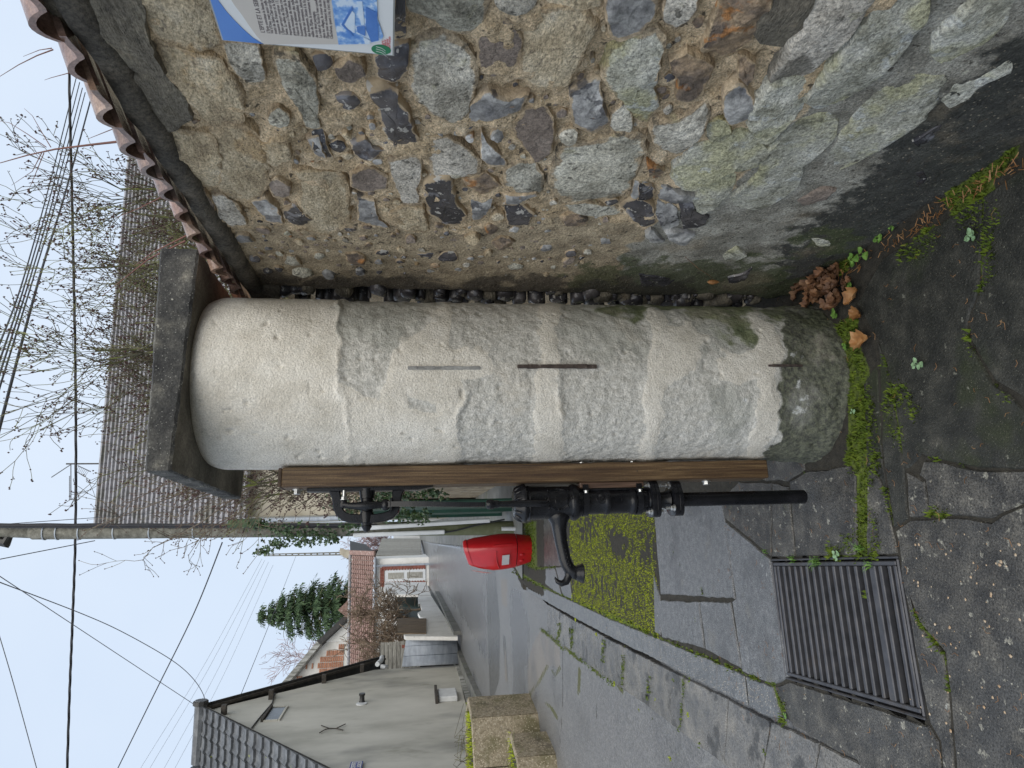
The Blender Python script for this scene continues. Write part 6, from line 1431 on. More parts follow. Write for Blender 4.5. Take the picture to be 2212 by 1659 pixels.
# aerial on the ridge
ae = empty('tv_aerial', tuple(RP(2.9, rdp/2, rzz)), 'spiky metal television aerial on a mast above the grey brown roof', 'aerial')
MB = RH+rd*rdp/2
mp = lambda X, Y, o=0: atp(X, Y, MB-rd*o, -rd)
b = B(); b.tube([mp(236, 1001.5), mp(143, 1002)], .022, 6); put('mast', b, MATS['dark_wood'], ae)
b = B(); b.tube([mp(153, 1003), mp(153, 1080)], .014, 5); b.tube([mp(150, 1028), mp(150, 1080)], .01, 5); b.tube([mp(158, 1035), mp(171, 1078)], .01, 5); b.tube([mp(149, 1079), mp(171, 1079)], .012, 5); put('boom', b, MATS['pale_cable'], ae)
for i in range(11):
    b = B(); b.tube([mp(149, 1030+i*4.4), mp(152.5, 1030+i*4.4)], .006, 4); b.tube([mp(158+i*1.1, 1034+i*4.2), mp(162+i*1.1, 1033+i*4.2)], .006, 4); put('element', b, MATS['pale_cable'], ae)
b = B(); b.tube([mp(152, 1004), mp(111, 1031)], .014, 5); b.tube([mp(168, 1006), mp(196, 1019)], .014, 5); b.tube([mp(164, 1018), mp(183, 1030)], .012, 5); put('reflector', b, MATS['pale_cable'], ae)
for i in range(7):
    b = B(); b.tube([mp(170+i*3.6, 1007+i*1.7), mp(165+i*3, 1019+i*1.7)], .005, 4); put('element', b, MATS['pale_cable'], ae)
# boundary wall continuing beyond the pillar, green gate leaf, low white wall
bw = empty('boundary_wall', tuple(wp(6, 0, -.4)), 'rough rubble boundary wall continuing up the street behind the pillar', 'wall')
b = B(); b.prism([wp(4.6, -.2, .02), wp(4.6, 2.2, .02), wp(14.6, 2.7, .02), wp(14.6, 0, .02)], -WN*.35); put('wall_body', b, MATS['rough_wall'], bw)
gt2 = empty('green_gate_leaf', (-1.35, 8, rise(8)), 'tall dark green gate leaf seen edge-on behind the pump lever', 'gate')
b = B(); ga, gb_ = Vector((-1.345, 8.0, 0)), Vector((-1.345-.2218*3.6, 8+.975*3.6, 0)); gdir = (gb_-ga).normalized(); gnn = Vector((-gdir.y, gdir.x, 0))
b.box((ga+gb_)/2+UP*1.17, (gdir, gnn, UP), (1.8, .018, 1.0)); put('panel', b, MATS['green_paint'], gt2)
for t_ in (0, .5, 1): 
    b = B(); b.box(ga.lerp(gb_, t_)+UP*1.15+gnn*.03, (gdir, gnn, UP), (.035, .03, 1.05)); put('stile', b, MATS['green_paint'], gt2)
b = B(); lw0, lw1 = atroad(1010, 1108, .0), atroad(925, 1128, .0)
lwd = (lw1-lw0); lwd.z = 0; lwd.normalize(); lwn = Vector((lwd.y, -lwd.x, 0)); lwn = -lwn
b.prism([lw0-lwd*2-UP*.2, lw1-UP*.2, atp(872, 1127, lw0, lwn), atp(862, 1104, lw0, lwn), lw0-lwd*2+UP*1.5], -lwn*.25)
tag(put('low_white_wall', b, MATS['white_render_dirty']), 'low pale rendered wall along the pavement behind the white cable guards', 'wall')
# ================================================================ bare shrubs, trees, ivy
def grow(b, p, d, ln, r_, lev, P_, rr, buds):
    n = P_['n'][lev]; pts = [p.copy()]; rs_ = [r_]; d = d.normalized(); step = ln/n
    for i in range(n):
        d = (d+Vector((rr.gauss(0, 1), rr.gauss(0, 1), rr.gauss(0, 1)))*P_['wob'][lev]+Vector((0, 0, 1))*P_['up'][lev]).normalized()
        p = p+d*step; pts.append(p.copy()); rs_.append(max(P_['rmin'], r_*(1-.75*(i+1)/n)))
        if lev+1 < len(P_['n']):
            for _ in range(P_['kids'][lev] if rr.random() < P_['prob'][lev] else 0):
                if i == 0 and rr.random() < .6: continue
                a = rr.uniform(0, 6.283); s_ = d.orthogonal().normalized(); s_ = (s_*math.cos(a)+d.cross(s_)*math.sin(a))
                nd = (d*P_['fwd'][lev]+s_).normalized()
                grow(b, p, nd, ln*P_['len'][lev]*rr.uniform(.6, 1.2), max(P_['rmin'], rs_[-1]*.6), lev+1, P_, rr, buds)
    b[0 if lev < P_['split'] else 1].tube(pts, rs_, 5 if lev == 0 else (4 if lev == 1 else 3), False)
    if lev >= len(P_['n'])-2: buds.append((pts[-1], d))
    if lev == len(P_['n'])-1 and rr.random() < .5: buds.append((pts[len(pts)//2], d))
def plant(name, label, cat, base, stems, P_, mats, seed, group=None, bud=0):
    rr = random.Random(seed); e = empty(name, tuple(base), label, cat, group); bs = [B(), B()]; buds = []
    for (off, d, ln, r_) in stems: grow(bs, Vector(base)+Vector(off), Vector(d), ln, r_, 0, P_, rr, buds)
    bs[0].build('branches', MATS[mats[0]], e, True); bs[1].build('twigs', MATS[mats[1]], e)['kind'] = 'stuff'
    if bud:
        b = B()
        for p, d in buds:
            for _ in range(rr.choice((1, 2, 3))):
                c = p+Vector((rr.gauss(0, bud), rr.gauss(0, bud), rr.gauss(0, bud))); s_ = bud*rr.uniform(.5, 1.1)
                b.add([c+Vector((s_, 0, 0)), c+Vector((-s_, 0, 0)), c+Vector((0, s_, 0)), c+Vector((0, -s_, 0)), c+Vector((0, 0, s_*1.5)), c-Vector((0, 0, s_*1.5))],
                      [(0, 2, 4), (2, 1, 4), (1, 3, 4), (3, 0, 4), (2, 0, 5), (1, 2, 5), (3, 1, 5), (0, 3, 5)])
        b.build('buds', MATS['bud'], e)['kind'] = 'stuff'
    return e
PH = dict(n=[7, 5, 4, 3], wob=[.07, .13, .15, .14], up=[.06, .14, .12, .06], kids=[2, 2, 1, 0], prob=[.95, .85, .7, 0], len=[.30, .5, .5, 0], fwd=[1.0, 1.1, 1.2, 1], rmin=.0019, split=2)
labs = ['bare mossy shrub with dense budded twigs just right of the pillar cap', 'bare mossy shrub rising straight above the pillar cap', 'bare twiggy shrub leaning over the cap edge beside the wooden pole', 'bare mossy shrub reaching up behind the roof tile coping']
posn = [(.50, 4.9, 1.6), (-.08, 5.2, 1.6), (-.42, 5.5, 1.6), (1.02, 5.0, 1.6)]
for i, (p, lab) in enumerate(zip(posn, labs)):
    rr = random.Random(40+i); st = []
    for k_ in range(8 if i != 2 else 6):
        a = rr.uniform(-1, 1); st.append(((rr.uniform(-.3, .3), rr.uniform(-.3, .3), -.1), (a*(.26 if i != 3 else .12)-(.10 if i == 2 else 0), rr.uniform(-.15, .25), 1), rr.uniform(1.5, 2.1) if i != 2 else rr.uniform(1.3, 1.75), rr.uniform(.012, .026)))
    plant('bare_shrub', lab, 'shrub', p, st, PH, ('bark_moss', 'twig_mossy' if i != 2 else 'twig'), 60+i, 'bare shrubs growing over the wall', .006)
PA = dict(n=[9, 5, 3], wob=[.04, .12, .1], up=[-.03, .05, .05], kids=[1, 1, 0], prob=[.8, .6, 0], len=[.22, .5, 0], fwd=[1.6, 1.3, 1], rmin=.002, split=1)
def toD(X, Y, y): return aty(X, Y, y)
def arch(pts, r_, mt, e):
    b = B(); b.tube(pts, [r_*(1-.7*i/(len(pts)-1)) for i in range(len(pts))], 5); put('cane', b, MATS[mt], e, 60)
ar = empty('arching_branches', tuple(toD(520, 1060, 5.6)), 'long thin budded branches arching left across the sky in front of the wooden pole', 'branch')
rr = random.Random(9); bb = [B(), B()]; bd = []
for tr in ([(560, 1040), (500, 1080), (440, 1125), (380, 1160), (330, 1183), (308, 1211)], [(600, 1050), (530, 1100), (470, 1130), (430, 1165), (407, 1200)], [(480, 1020), (400, 1062), (330, 1090), (250, 1120), (200, 1140)], [(560, 1040), (520, 1075), (470, 1090), (420, 1115)], [(640, 1040), (600, 1080), (560, 1110), (540, 1150)], [(420, 1010), (350, 1050), (280, 1085), (235, 1120)], [(530, 1030), (490, 1060), (440, 1070), (400, 1090), (380, 1120)]):
    pts = [toD(X, Y, 5.5+.2*i+rr.uniform(-.1, .1)) for i, (X, Y) in enumerate(tr)]
    bb[0].tube(pts, [.007*(1-.7*i/(len(pts)-1)) for i in range(len(pts))], 4, False)
    for i in range(1, len(pts)):
        for _ in range(4):
            p = pts[i-1].lerp(pts[i], rr.random()); d = (pts[i]-pts[i-1]).normalized()+Vector((rr.gauss(0, .6), rr.gauss(0, .6), rr.gauss(0, .6)))
            grow(bb, p, d, rr.uniform(.12, .4), .003, 1, PA, rr, bd); bd.append((p, d))
bb[0].build('branches', MATS['twig'], ar); bb[1].build('twigs', MATS['twig'], ar)
b = B()
for p, d in bd:
    s_ = .007; b.add([p+Vector((s_, 0, 0)), p+Vector((-s_, 0, 0)), p+Vector((0, s_, 0)), p+Vector((0, 0, s_*1.4))], [(0, 2, 3), (2, 1, 3), (1, 0, 3), (0, 1, 2)])
b.build('buds', MATS['bud'], ar)['kind'] = 'stuff'
cn = empty('red_canes', tuple(toD(330, 300, 2.6)), 'long reddish bramble canes standing up above the roof tile coping', 'canes')
for tr, r_ in (([(262, 305), (200, 312), (120, 322), (60, 335), (0, 352)], .0055), ([(115, 107), (80, 120), (40, 140), (-5, 168)], .003), ([(112, 104), (85, 108), (50, 122)], .0022), ([(175, 150), (140, 160), (110, 168), (96, 173)], .0022), ([(100, 318), (60, 290), (20, 265), (0, 262)], .002), ([(110, 318), (90, 285), (70, 250), (52, 234)], .002),
               ([(420, 500), (330, 545), (290, 575)], .004), ([(400, 520), (320, 560), (270, 600), (220, 640)], .004), ([(300, 260), (240, 280), (190, 300)], .003), ([(90, 330), (70, 370), (25, 400)], .002), ([(95, 330), (75, 380), (60, 415)], .002), ([(360, 420), (300, 450), (250, 470)], .003)):
    arch([toD(X, Y, 3.0) for X, Y in tr], r_, 'cane_red', cn)
PB = dict(n=[6, 6, 5, 4], wob=[.22, .3, .3, .3], up=[.05, .05, .03, 0], kids=[2, 2, 2, 0], prob=[1, .85, .7, 0], len=[.66, .6, .6, 0], fwd=[.7, .8, .9, 1], rmin=.010, split=2)
_w = atroad(962, 1330, 0); bs_ = aty(905, 1337, _w.y+1.0); bs_.z = rise(bs_.y)+.2
plant('bare_shrub', 'tangled leafless brown shrub in front of the red tiled garage roof', 'shrub', bs_, [((0, 0, .8), (.1, -.1, 1), 1.7, .06), ((.3, .2, .6), (.35, .3, 1), 1.5, .05), ((-.4, .1, .5), (-.4, 0, 1), 1.7, .05), ((-.2, -.5, .5), (-.3, -.2, 1), 1.7, .05), ((-.9, -.8, .6), (-.4, -.2, 1), 1.6, .05)], PB, ('shrub_brown', 'shrub_brown'), 77)
PC = dict(n=[7, 6, 5, 3], wob=[.1, .16, .2, .2], up=[.1, .08, .03, 0], kids=[2, 2, 2, 0], prob=[1, .8, .7, 0], len=[.5, .5, .5, 0], fwd=[.8, .9, 1, 1], rmin=.02, split=2)
for i, (X, Y, yy, hgt, lab) in enumerate(((760, 1440, 75, 11, 'pinkish leafless tree against the sky right of the grey house roof'), (760, 1500, 70, 8.5, 'faint leafless tree top just over the grey house verge'), (800, 1180, 90, 6, 'far leafless tree beyond the lattice pole'))):
    p = aty(X, Y, yy); p.z = 1.5
    plant('bare_tree', lab, 'tree', p, [((0, 0, 0), (0, 0, 1), hgt, .22), ((0, 0, 2), (.5, 0, 1), hgt*.6, .12), ((0, 0, 2), (-.5, .1, 1), hgt*.6, .12)], PC, ('shrub_pink', 'shrub_pink'), 90+i, 'far leafless trees')
# cedar-like conifer
rr = random.Random(21)
tb_ = aty(900, 1292, 62.); tb_.z = 1.2
con = empty('conifer', tuple(tb_), 'broad dark green conifer with drooping layered boughs behind the garage', 'tree')
ztop = aty(552, 1300, 62).z
b = B(); b.tube([tb_, tb_+UP*(ztop-tb_.z)*.6+Vector((-.3, 0, 0)), Vector((tb_.x-1.2, tb_.y, ztop-.6))], [.38, .22, .05], 8); put('trunk', b, MATS['bark_moss'], con, 60)
fb = B(); lb = B()
for lv_ in range(17):
    h = .10+.88*lv_/16; z_ = tb_.z+(ztop-tb_.z)*h; ra = (5.4*(1-h)**.75+.2)
    for k_ in range(12):
        a = rr.uniform(0, 6.283); L_ = ra*rr.uniform(.55, 1.2); c0 = Vector((tb_.x-1.0*h, tb_.y, z_)); d_ = Vector((math.cos(a), math.sin(a), .12))
        pts = [c0+d_*L_*t-UP*(L_*.16*t*t*rr.uniform(.6, 1.5)) for t in (0, .3, .6, .85, 1)]
        lb.tube(pts, [.05, .04, .03, .02, .01], 3, False)
        nf_ = int(44*L_/3)
        for _ in range(nf_):
            t = rr.random()**.7; q = pts[0]+(pts[-1]-pts[0])*t; s_ = d_.cross(UP); q = q+s_*rr.gauss(0, .26*(.3+t))+UP*(rr.gauss(-.02, .05)-L_*.16*t*t)
            for _2 in range(5):
                v1 = Vector((rr.gauss(0, .10), rr.gauss(0, .10), rr.gauss(-.20, .12)))+d_*.08; v2 = Vector((rr.gauss(0, .07), rr.gauss(0, .07), rr.gauss(0, .06)))
                w0_ = q+Vector((rr.gauss(0, .14), rr.gauss(0, .14), rr.gauss(0, .05))); fb.add([w0_, w0_+v1+v2, w0_+v1*1.5], [(0, 1, 2)])
lb.build('limbs', MATS['bark_moss'], con)['kind'] = 'stuff'; fo = fb.build('foliage', MATS['needles'], con); fo['kind'] = 'stuff'
# ================================================================ utility pole and its fittings
PY = 10.4
pb_ = atroad(1117, 1141, .0); pb_ = Vector((aty(1117, 1141, PY).x, PY, rise(PY)-.2))
up_ = empty('utility_pole', tuple(pb_), 'weathered round utility pole with ivy and white cable guards beside the street', 'utility pole')
ptop = aty(62, 1150, PY)
def pc(X): t = (1117-X)/(1117-62.); return aty(X, 1139.5+t*10.8, PY)
b = B(); b.tube([pb_, pc(900), pc(600), pc(300), pc(72), pc(62)], [.106, .104, .102, .100, .097, .06], 20); pole_o = put('shaft', b, MATS['concrete_pole'], up_, 50)
b = B(); b.tube([aty(75, 1152, PY), aty(20, 1149, PY), aty(-40, 1146, PY)], [.07, .075, .075], 12); put('upper_mast', b, MATS['concrete_pole'], up_, 50)
b = B()
for w_, y_ in ((.020, 1134.5), (.016, 1137.5), (.012, 1131.5)): b.tube([aty(X, y_+ (1.2 if (i % 2) else 0), PY-.10) for i, X in enumerate(range(-10, 860, 55))], w_, 5, False)
put('cable_run', b, MATS['cable'], up_)
for i, X in enumerate((98, 126, 174, 249, 326, 420)):
    b = B(); p = pc(X); b.lathe(p, UP, [(-.007, .108), (.007, .108)], 20); put('band', b, MATS['galvanised'], up_)
b = B(); b.box((aty(494, 1130, PY-.14)+aty(564, 1130, PY-.14))/2, ((1, 0, 0), (0, 1, 0), UP), (.055, .06, (aty(494, 1130, PY).z-aty(564, 1130, PY).z)/2), .01); put('junction_box', b, MATS['ivy'], up_)
def guard(a, c, hw, nm='cable_guard'):
    p, q = aty(*a, PY-.16), aty(*c, PY-.16); d_ = (q-p).normalized(); s_ = d_.cross(Vector((0, 1, 0))).normalized(); b = B()
    b.box((p+q)/2, (d_, s_, d_.cross(s_)), ((p-q).length/2, hw, .022), .012); return put(nm, b, MATS['pvc_white'], up_)
guard((754, 1143), (1059, 1124), .030); guard((763, 1156.5), (961, 1149), .030)
b = B(); b.tube([aty(1084, 1142, PY-.2), aty(1115, 1142, PY-.2)], .030, 12); put('pipe_stub', b, MATS['pvc_white'], up_, 50)
b = B(); b.tube([aty(961, 1150, PY-.14), aty(985, 1146, PY-.14), aty(1030, 1134, PY-.14), aty(1090, 1122, PY-.12)], .012, 6); put('bent_cable', b, MATS['cable'], up_)
b = B(); b.tube([aty(20, 1158, PY), aty(14, 1172, PY), aty(-10, 1168, PY)], [.05, .08, .06], 8); put('lamp_bracket', b, MATS['black_plastic'], up_)
def leaf5(b, p, s_, rr):
    n_ = Vector((rr.gauss(0, .6), -1+rr.gauss(0, .4), rr.gauss(0, .5))).normalized(); a = n_.orthogonal().normalized(); c = n_.cross(a); ph = rr.uniform(0, 6)
    pts = []
    for i, r_ in enumerate((1, .45, .8, .4, .75, .35, .8, .45)):
        t = ph+i*.785; pts.append(p+(a*math.cos(t)+c*math.sin(t))*s_*r_+n_*s_*.1*math.cos(2*t))
    b.add([p]+pts, [(0, i+1, (i+1) % 8+1) for i in range(8)])
rr = random.Random(31)
def ivy(name, lab, spots, depth, n, sz):
    b = B(); st = B()
    for _ in range(n):
        X, Y, sx, sy = rr.choice(spots); p = aty(X+rr.gauss(0, sx), Y+rr.gauss(0, sy), depth+rr.uniform(-.22, .1)); leaf5(b, p, sz*rr.uniform(.6, 1.3), rr)
    c0 = aty(spots[0][0], spots[0][1], depth); e = empty(name, tuple(c0), lab, 'ivy')
    o = b.build('leaves', MATS['ivy'], e); o['kind'] = 'stuff'
    for X, Y, sx, sy in spots: st.tube([aty(X-sx, Y-2, depth), aty(X, Y+rr.uniform(-3, 3), depth-.05), aty(X+sx, Y+2, depth)], .006, 4, False)
    st.build('stems', MATS['twig'], e); return e
ivy('ivy', 'dark ivy climbing the wooden utility pole below the arching twigs', [(560, 1135, 22, 6), (600, 1150, 25, 10), (640, 1152, 20, 10), (690, 1155, 18, 9), (720, 1162, 12, 7), (655, 1168, 16, 7), (600, 1175, 14, 5), (760, 1140, 10, 8), (570, 1190, 10, 5)], PY-.14, 620, .035)
_=0
ivy('ivy', 'ivy clump growing over the boundary wall behind the pump bracket', [(755, 1105, 16, 12), (800, 1075, 18, 12), (840, 1075, 20, 10), (880, 1068, 26, 8), (870, 1112, 18, 8), (905, 1116, 14, 7), (735, 1085, 16, 10), (850, 1055, 14, 8), (930, 1066, 18, 6)], 7.6, 900, .028)
# lattice concrete pole further up the street
lpb = atroad(903, 1193, .0)
lp = empty('lattice_pole', tuple(lpb), 'thin pierced concrete pole standing in front of the far garage', 'utility pole')
LY = lpb.y; lz1 = aty(570, 1199, LY).z; lx1 = aty(570, 1199, LY).x; w0, w1 = .30, .15
hgt = lz1-lpb.z; nh = 17
def lpc(z_): t = (z_-lpb.z)/hgt; return Vector((lpb.x+(lx1-lpb.x)*t, LY, z_)), w0+(w1-w0)*t
b = B()
for sg in (-1, 1):
    b.tube([lpc(lpb.z)[0]+Vector((sg*w0*.38, 0, 0)), lpc(lz1)[0]+Vector((sg*w1*.38, 0, 0))], [.075, .04], 4)
b.tube([lpc(lpb.z)[0], lpc(lpb.z+hgt*.30)[0]], [w0*.5, w0*.42], 4)
put('legs', b, MATS['concrete_pole'], lp)
for i in range(nh):
    z_ = lpb.z+hgt*(.30+.68*i/nh); c, w_ = lpc(z_); b = B(); b.box(c, ((1, 0, 0), (0, 1, 0), UP), (w_*.4, .04, .055)); put('crossbar', b, MATS['concrete_pole'], lp)
# ================================================================ overhead cables
def wire(lab, pts, r_, mt='cable', twist=0):
    P3 = [aty(*p) for p in pts]; out = []
    for i in range(len(P3)-1):
        for t in range(8):
            u = t/8; p0, p1, p2, p3 = P3[max(i-1, 0)], P3[i], P3[i+1], P3[min(i+2, len(P3)-1)]
            out.append(.5*((2*p1)+(-p0+p2)*u+(2*p0-5*p1+4*p2-p3)*u*u+(-p0+3*p1-3*p2+p3)*u**3))
    out.append(P3[-1]); b = B()
    if twist:
        fine = []
        for i in range(len(out)-1):
            for t in range(6): fine.append(out[i].lerp(out[i+1], t/6))
        for ph in (0, 2.1, 4.2): b.tube([p+Vector((0, math.cos(i*.22+ph), math.sin(i*.22+ph)))*r_*.38 for i, p in enumerate(fine)], r_*.52, 5, False)
    else: b.tube(out, r_, 5, False)
    o = b.build('overhead_cable', MATS[mt], None, True); tag(o, lab, 'cable'); return o
wire('thick twisted black cable crossing the whole sky past the top of the wooden pole', [(148, -60, 10.2), (150, 200, 10.2), (157, 500, 10.25), (163, 830, 10.3), (163, 1136, 10.35), (157, 1327, 10.4), (150, 1500, 10.4), (143, 1720, 10.4)], .021, twist=1)
for i, (a, m, c) in enumerate((((165, 166), (49, 607), (-8, 760)), ((172, 178), (56, 607), (-8, 800)), ((178, 190), (63, 607), (-8, 830)), ((184, 200), (70, 607), (-8, 860)), ((196, 215), (83, 607), (-8, 950)))):
    wire(['uppermost', 'second', 'third', 'fourth', 'lowest and thickest'][i]+' of the five cables fanning up to the right over the bare shrubs', [(*a, 24), ((a[0]+m[0])/2+3, (a[1]+m[1])/2, 19), (*m, 14), (*c, 10)], .014 if i < 4 else .022)
wire('thin slack cable steeply crossing the upper left corner of the sky', [(-10, 1345, 14), (30, 1480, 14), (90, 1700, 14)], .008, 'pale_cable')
wire('straight thin cable running down to the ridge of the grey house', [(0, 1245, 12), (124, 1327, 15), (280, 1430, 17), (432, 1530, 18.6)], .008, 'pale_cable')
wire('drooping cable that curls down onto the ridge of the grey house', [(0, 1258, 12), (180, 1327, 15), (270, 1368, 16), (371, 1426, 17), (418, 1467, 18), (441, 1505, 18.6), (443, 1533, 18.8)], .009, 'pale_cable')
wire('medium cable slanting from the ivy covered pole over the sky to the left', [(480, 1172, 10.5), (418, 1327, 12), (330, 1506, 13), (220, 1730, 14)], .010)
for i, (a, c) in enumerate((((566, 1207), (304, 1659)), ((572, 1210), (324, 1659)), ((580, 1214), (355, 1659)), ((590, 1220), (378, 1659)))):
    mX = (a[0]+c[0])/2+8; wire(['topmost', 'second', 'third', 'lowest'][i]+' of four faint parallel wires running left from the lattice pole', [(*a, LY), (mX, (a[1]+c[1])/2, LY-4), (*c, LY-8), (c[0]-50, c[1]+85, LY-9)], .009, 'pale_cable')
wire('single thin wire ending on the far slope of the grey house roof', [(640, 1199, LY), (585, 1340, 30), (516, 1511, 22)], .010)
wire('faint wire rising right from the house roof to the top of the pole', [(0, 1133, 11), (210, 1118, 14), (420, 1103, 17)], .006, 'pale_cable')
wire('faint stay wire rising left from the side of the wooden pole', [(0, 1208, 9), (205, 1168, 10.3)], .006, 'pale_cable')
# ================================================================ red bin by the kerb
BY = 9.1; Bc = aty(1148, 1187, BY); Bc.z = rise(9.1)+.0
rbn = empty('red_bin', tuple(Bc), 'glossy bright red plastic litter bin with a grey label standing by the kerb', 'bin')
bx_ = Vector((math.cos(rad(-22)), math.sin(rad(-22)), 0)); bf = Vector((bx_.y, -bx_.x, 0))       # width axis, front axis
if bf.y > 0: bf = -bf
zt_ = lambda X: aty(X, 1187, BY).z
k_b = (aty(1100, 1150, BY).x-aty(1100, 1151, BY).x)
def section(z_, w_, d_, cx=0, cy=0, pw=3.2, n=36):
    out = []
    for i in range(n):
        a = 2*math.pi*i/n; c_, s_ = math.cos(a), math.sin(a); x = abs(c_)**(2/pw)*math.copysign(1, c_)*w_; y = abs(s_)**(2/pw)*math.copysign(1, s_)*d_
        out.append(Vector((Bc.x, Bc.y, 0))+bx_*(x+cx)+bf*(y+cy)+UP*z_)
    return out
def loft(secs, cap=True):
    n = len(secs[0]); vs = [p for s_ in secs for p in s_]; fs = [(j*n+i, j*n+(i+1) % n, (j+1)*n+(i+1) % n, (j+1)*n+i) for j in range(len(secs)-1) for i in range(n)]
    if cap: fs += [tuple(range(n))[::-1], tuple((len(secs)-1)*n+i for i in range(n))]
    b = B(); b.add(vs, fs); return b
hw = lambda Xc: float(np.interp(Xc, [1008, 1016, 1030, 1062, 1090, 1115, 1148], [24.5, 27, 31, 35.5, 36, 33.5, 26.5]))*k_b
cyb = lambda Xc: float(np.interp(Xc, [1008, 1060, 1148], [-.03, 0, -.02]))
lean = lambda Xc: -(1148-Xc)*k_b*.085*.6
def tilt_sec(X0, s, dd=.8): return section(zt_(X0), hw(X0)*s, hw(X0)*dd*s, lean(X0), cyb(X0))
o = put('base', loft([tilt_sec(X, 1) for X in (1148, 1140, 1130, 1120, 1114.5)]), MATS['red_plastic'], rbn, 50)
b = loft([tilt_sec(X, s) for X, s in ((1113.2, .995), (1112.8, 1.012), (1100, 1.01), (1085, 1.01), (1065, 1.01), (1045, 1.0), (1030, 1.0), (1020, 1.0), (1013, .98), (1010, .94))])
for i in range(len(b.v)):      # the top slopes: higher on the right
    v_ = Vector(b.v[i]); h = (v_.z-zt_(1060))/(zt_(1008)-zt_(1060))
    if h > 0: b.v[i] = tuple(v_+UP*(h*.32*((v_-Bc).dot(bx_)-lean(1030))))
o = put('body', b, MATS['red_plastic'], rbn, 40)
lid = loft([[p+UP*(.32*((p-Bc).dot(bx_)-lean(1030)))+UP*.001 for p in tilt_sec(X, s)] for X, s in ((1016, 1.03), (1012.5, 1.03), (1008, .99), (1006.5, .9))]); put('lid', lid, MATS['red_plastic'], rbn, 50)
fy = lambda X: hw(X)*.8+cyb(X)
def onf(X, u, o_=.004): return Vector((Bc.x, Bc.y, 0))+bx_*(u+lean(X))+bf*(fy(X)+o_)+UP*zt_(X)
b = B(); b.prism([onf(1081, -.075, .012), onf(1081, .075, .012), onf(1096.5, .075, .012), onf(1096.5, -.075, .012)], bf*.004); put('label', b, MATS['sticker_grey'], rbn)
b = B(); b.tube([onf(1077, -.135, -.002), onf(1072, -.06, .010), onf(1069, .02, .010), onf(1068, .14, -.002)], .006, 6); put('door_edge', b, MATS['red_plastic'], rbn, 50)
b = B(); b.tube([onf(1100, -.13, -.002), onf(1099, 0, .012), onf(1098, .13, -.004)], .004, 6); put('door_edge', b, MATS['red_plastic'], rbn, 50)
for u in (-.06, .035):
    b = B(); b.lathe(onf(1123.5, u, -.006), bf, [(0, .030), (.014, .026), (.018, .012)], 10, lambda a: .55+.45*abs(math.sin(a))); put('knob', b, MATS['red_plastic'], rbn, 40)
b = B(); b.tube([onf(1062, .19, -.05), onf(1080, .195, -.05), onf(1103, .185, -.05)], .012, 8); put('hinge', b, MATS['red_plastic'], rbn, 40)
b = B(); b.prism([onf(1021, -.20, -.03), onf(1019, -.17, .0), onf(1040, -.195, .0), onf(1062, -.21, -.02), onf(1040, -.225, -.05)], bf*.006); put('faded_edge', b, MATS['red_faded'], rbn)
# ================================================================ aggregate planters on the left
def octo(lab, c, ra, h, rot, mt='aggregate', fill=True):
    e = empty('concrete_planter', tuple(c), lab, 'planter', 'aggregate planters in the street')
    n = 8; ring = lambda r_, z_: [Vector((c.x+r_*math.cos(rot+q*math.pi/4), c.y+r_*math.sin(rot+q*math.pi/4), c.z+z_)) for q in range(n)]
    for q in range(n):
        q2 = (q+1) % n; A1, A2 = ring(ra, 0), ring(ra, h); B1 = ring(ra-.075, 0); B2 = ring(ra-.075, h)
        f_ = .012; l1 = lambda R_, t: R_[q].lerp(R_[q2], t)
        vs = [l1(A1, f_), l1(A1, 1-f_), l1(A2, 1-f_)-UP*.012, l1(A2, f_)-UP*.012, l1(B1, f_), l1(B1, 1-f_), l1(B2, 1-f_), l1(B2, f_)]
        mid = (l1(A2, .5)-l1(B2, .5)).normalized()*.012
        vs += [l1(A2, 1-f_)-mid, l1(A2, f_)-mid]
        b = B(); b.add(vs, [(0, 1, 2, 3), (3, 2, 8, 9), (9, 8, 6, 7), (7, 6, 5, 4), (0, 3, 9, 7, 4), (1, 5, 6, 8, 2), (0, 4, 5, 1)]); put('panel', b, MATS[mt], e)
    b = B(); b.add(ring(ra-.07, h-.03)+[Vector((c.x, c.y, c.z+h-.01))], [(q, (q+1) % n, 8) for q in range(n)]); put('earth', b, MATS['soil'], e)
    return e
p1c = atroad(1162, 1541, ZR); h1 = aty(1018, 1545, p1c.y).z-p1c.z
cc1 = p1c+Vector((-.72, .30, 0)); cc1.z = rise(p1c.y)+ZR
e1p = octo('tall octagonal pebbledash planter at the left edge of the road', cc1, .78, h1, rad(-22.5)+.0)
p2c = atroad(1195, 1612, ZR); h2 = aty(1112, 1616, p2c.y).z-p2c.z
cc2 = p2c+Vector((-.66, .12, 0)); cc2.z = rise(p2c.y)+ZR
e2p = octo('lower octagonal pebbledash planter in front of the tall one', cc2, .70, h2, rad(-22.5))
def tufts(b, pts, hh, rr, nb=5, sp=.5, w_=.12):
    for p in pts:
        for _ in range(nb):
            a = rr.uniform(0, 6.283); h = hh*rr.uniform(.5, 1.2); d_ = Vector((math.cos(a)*sp, math.sin(a)*sp, 1)); q = Vector(p)+Vector((rr.gauss(0, hh*.35), rr.gauss(0, hh*.35), 0)); s_ = Vector((-math.sin(a), math.cos(a), 0))*h*w_
            b.add([q-s_, q+s_, q+d_*h], [(0, 1, 2)])
rr = random.Random(12)
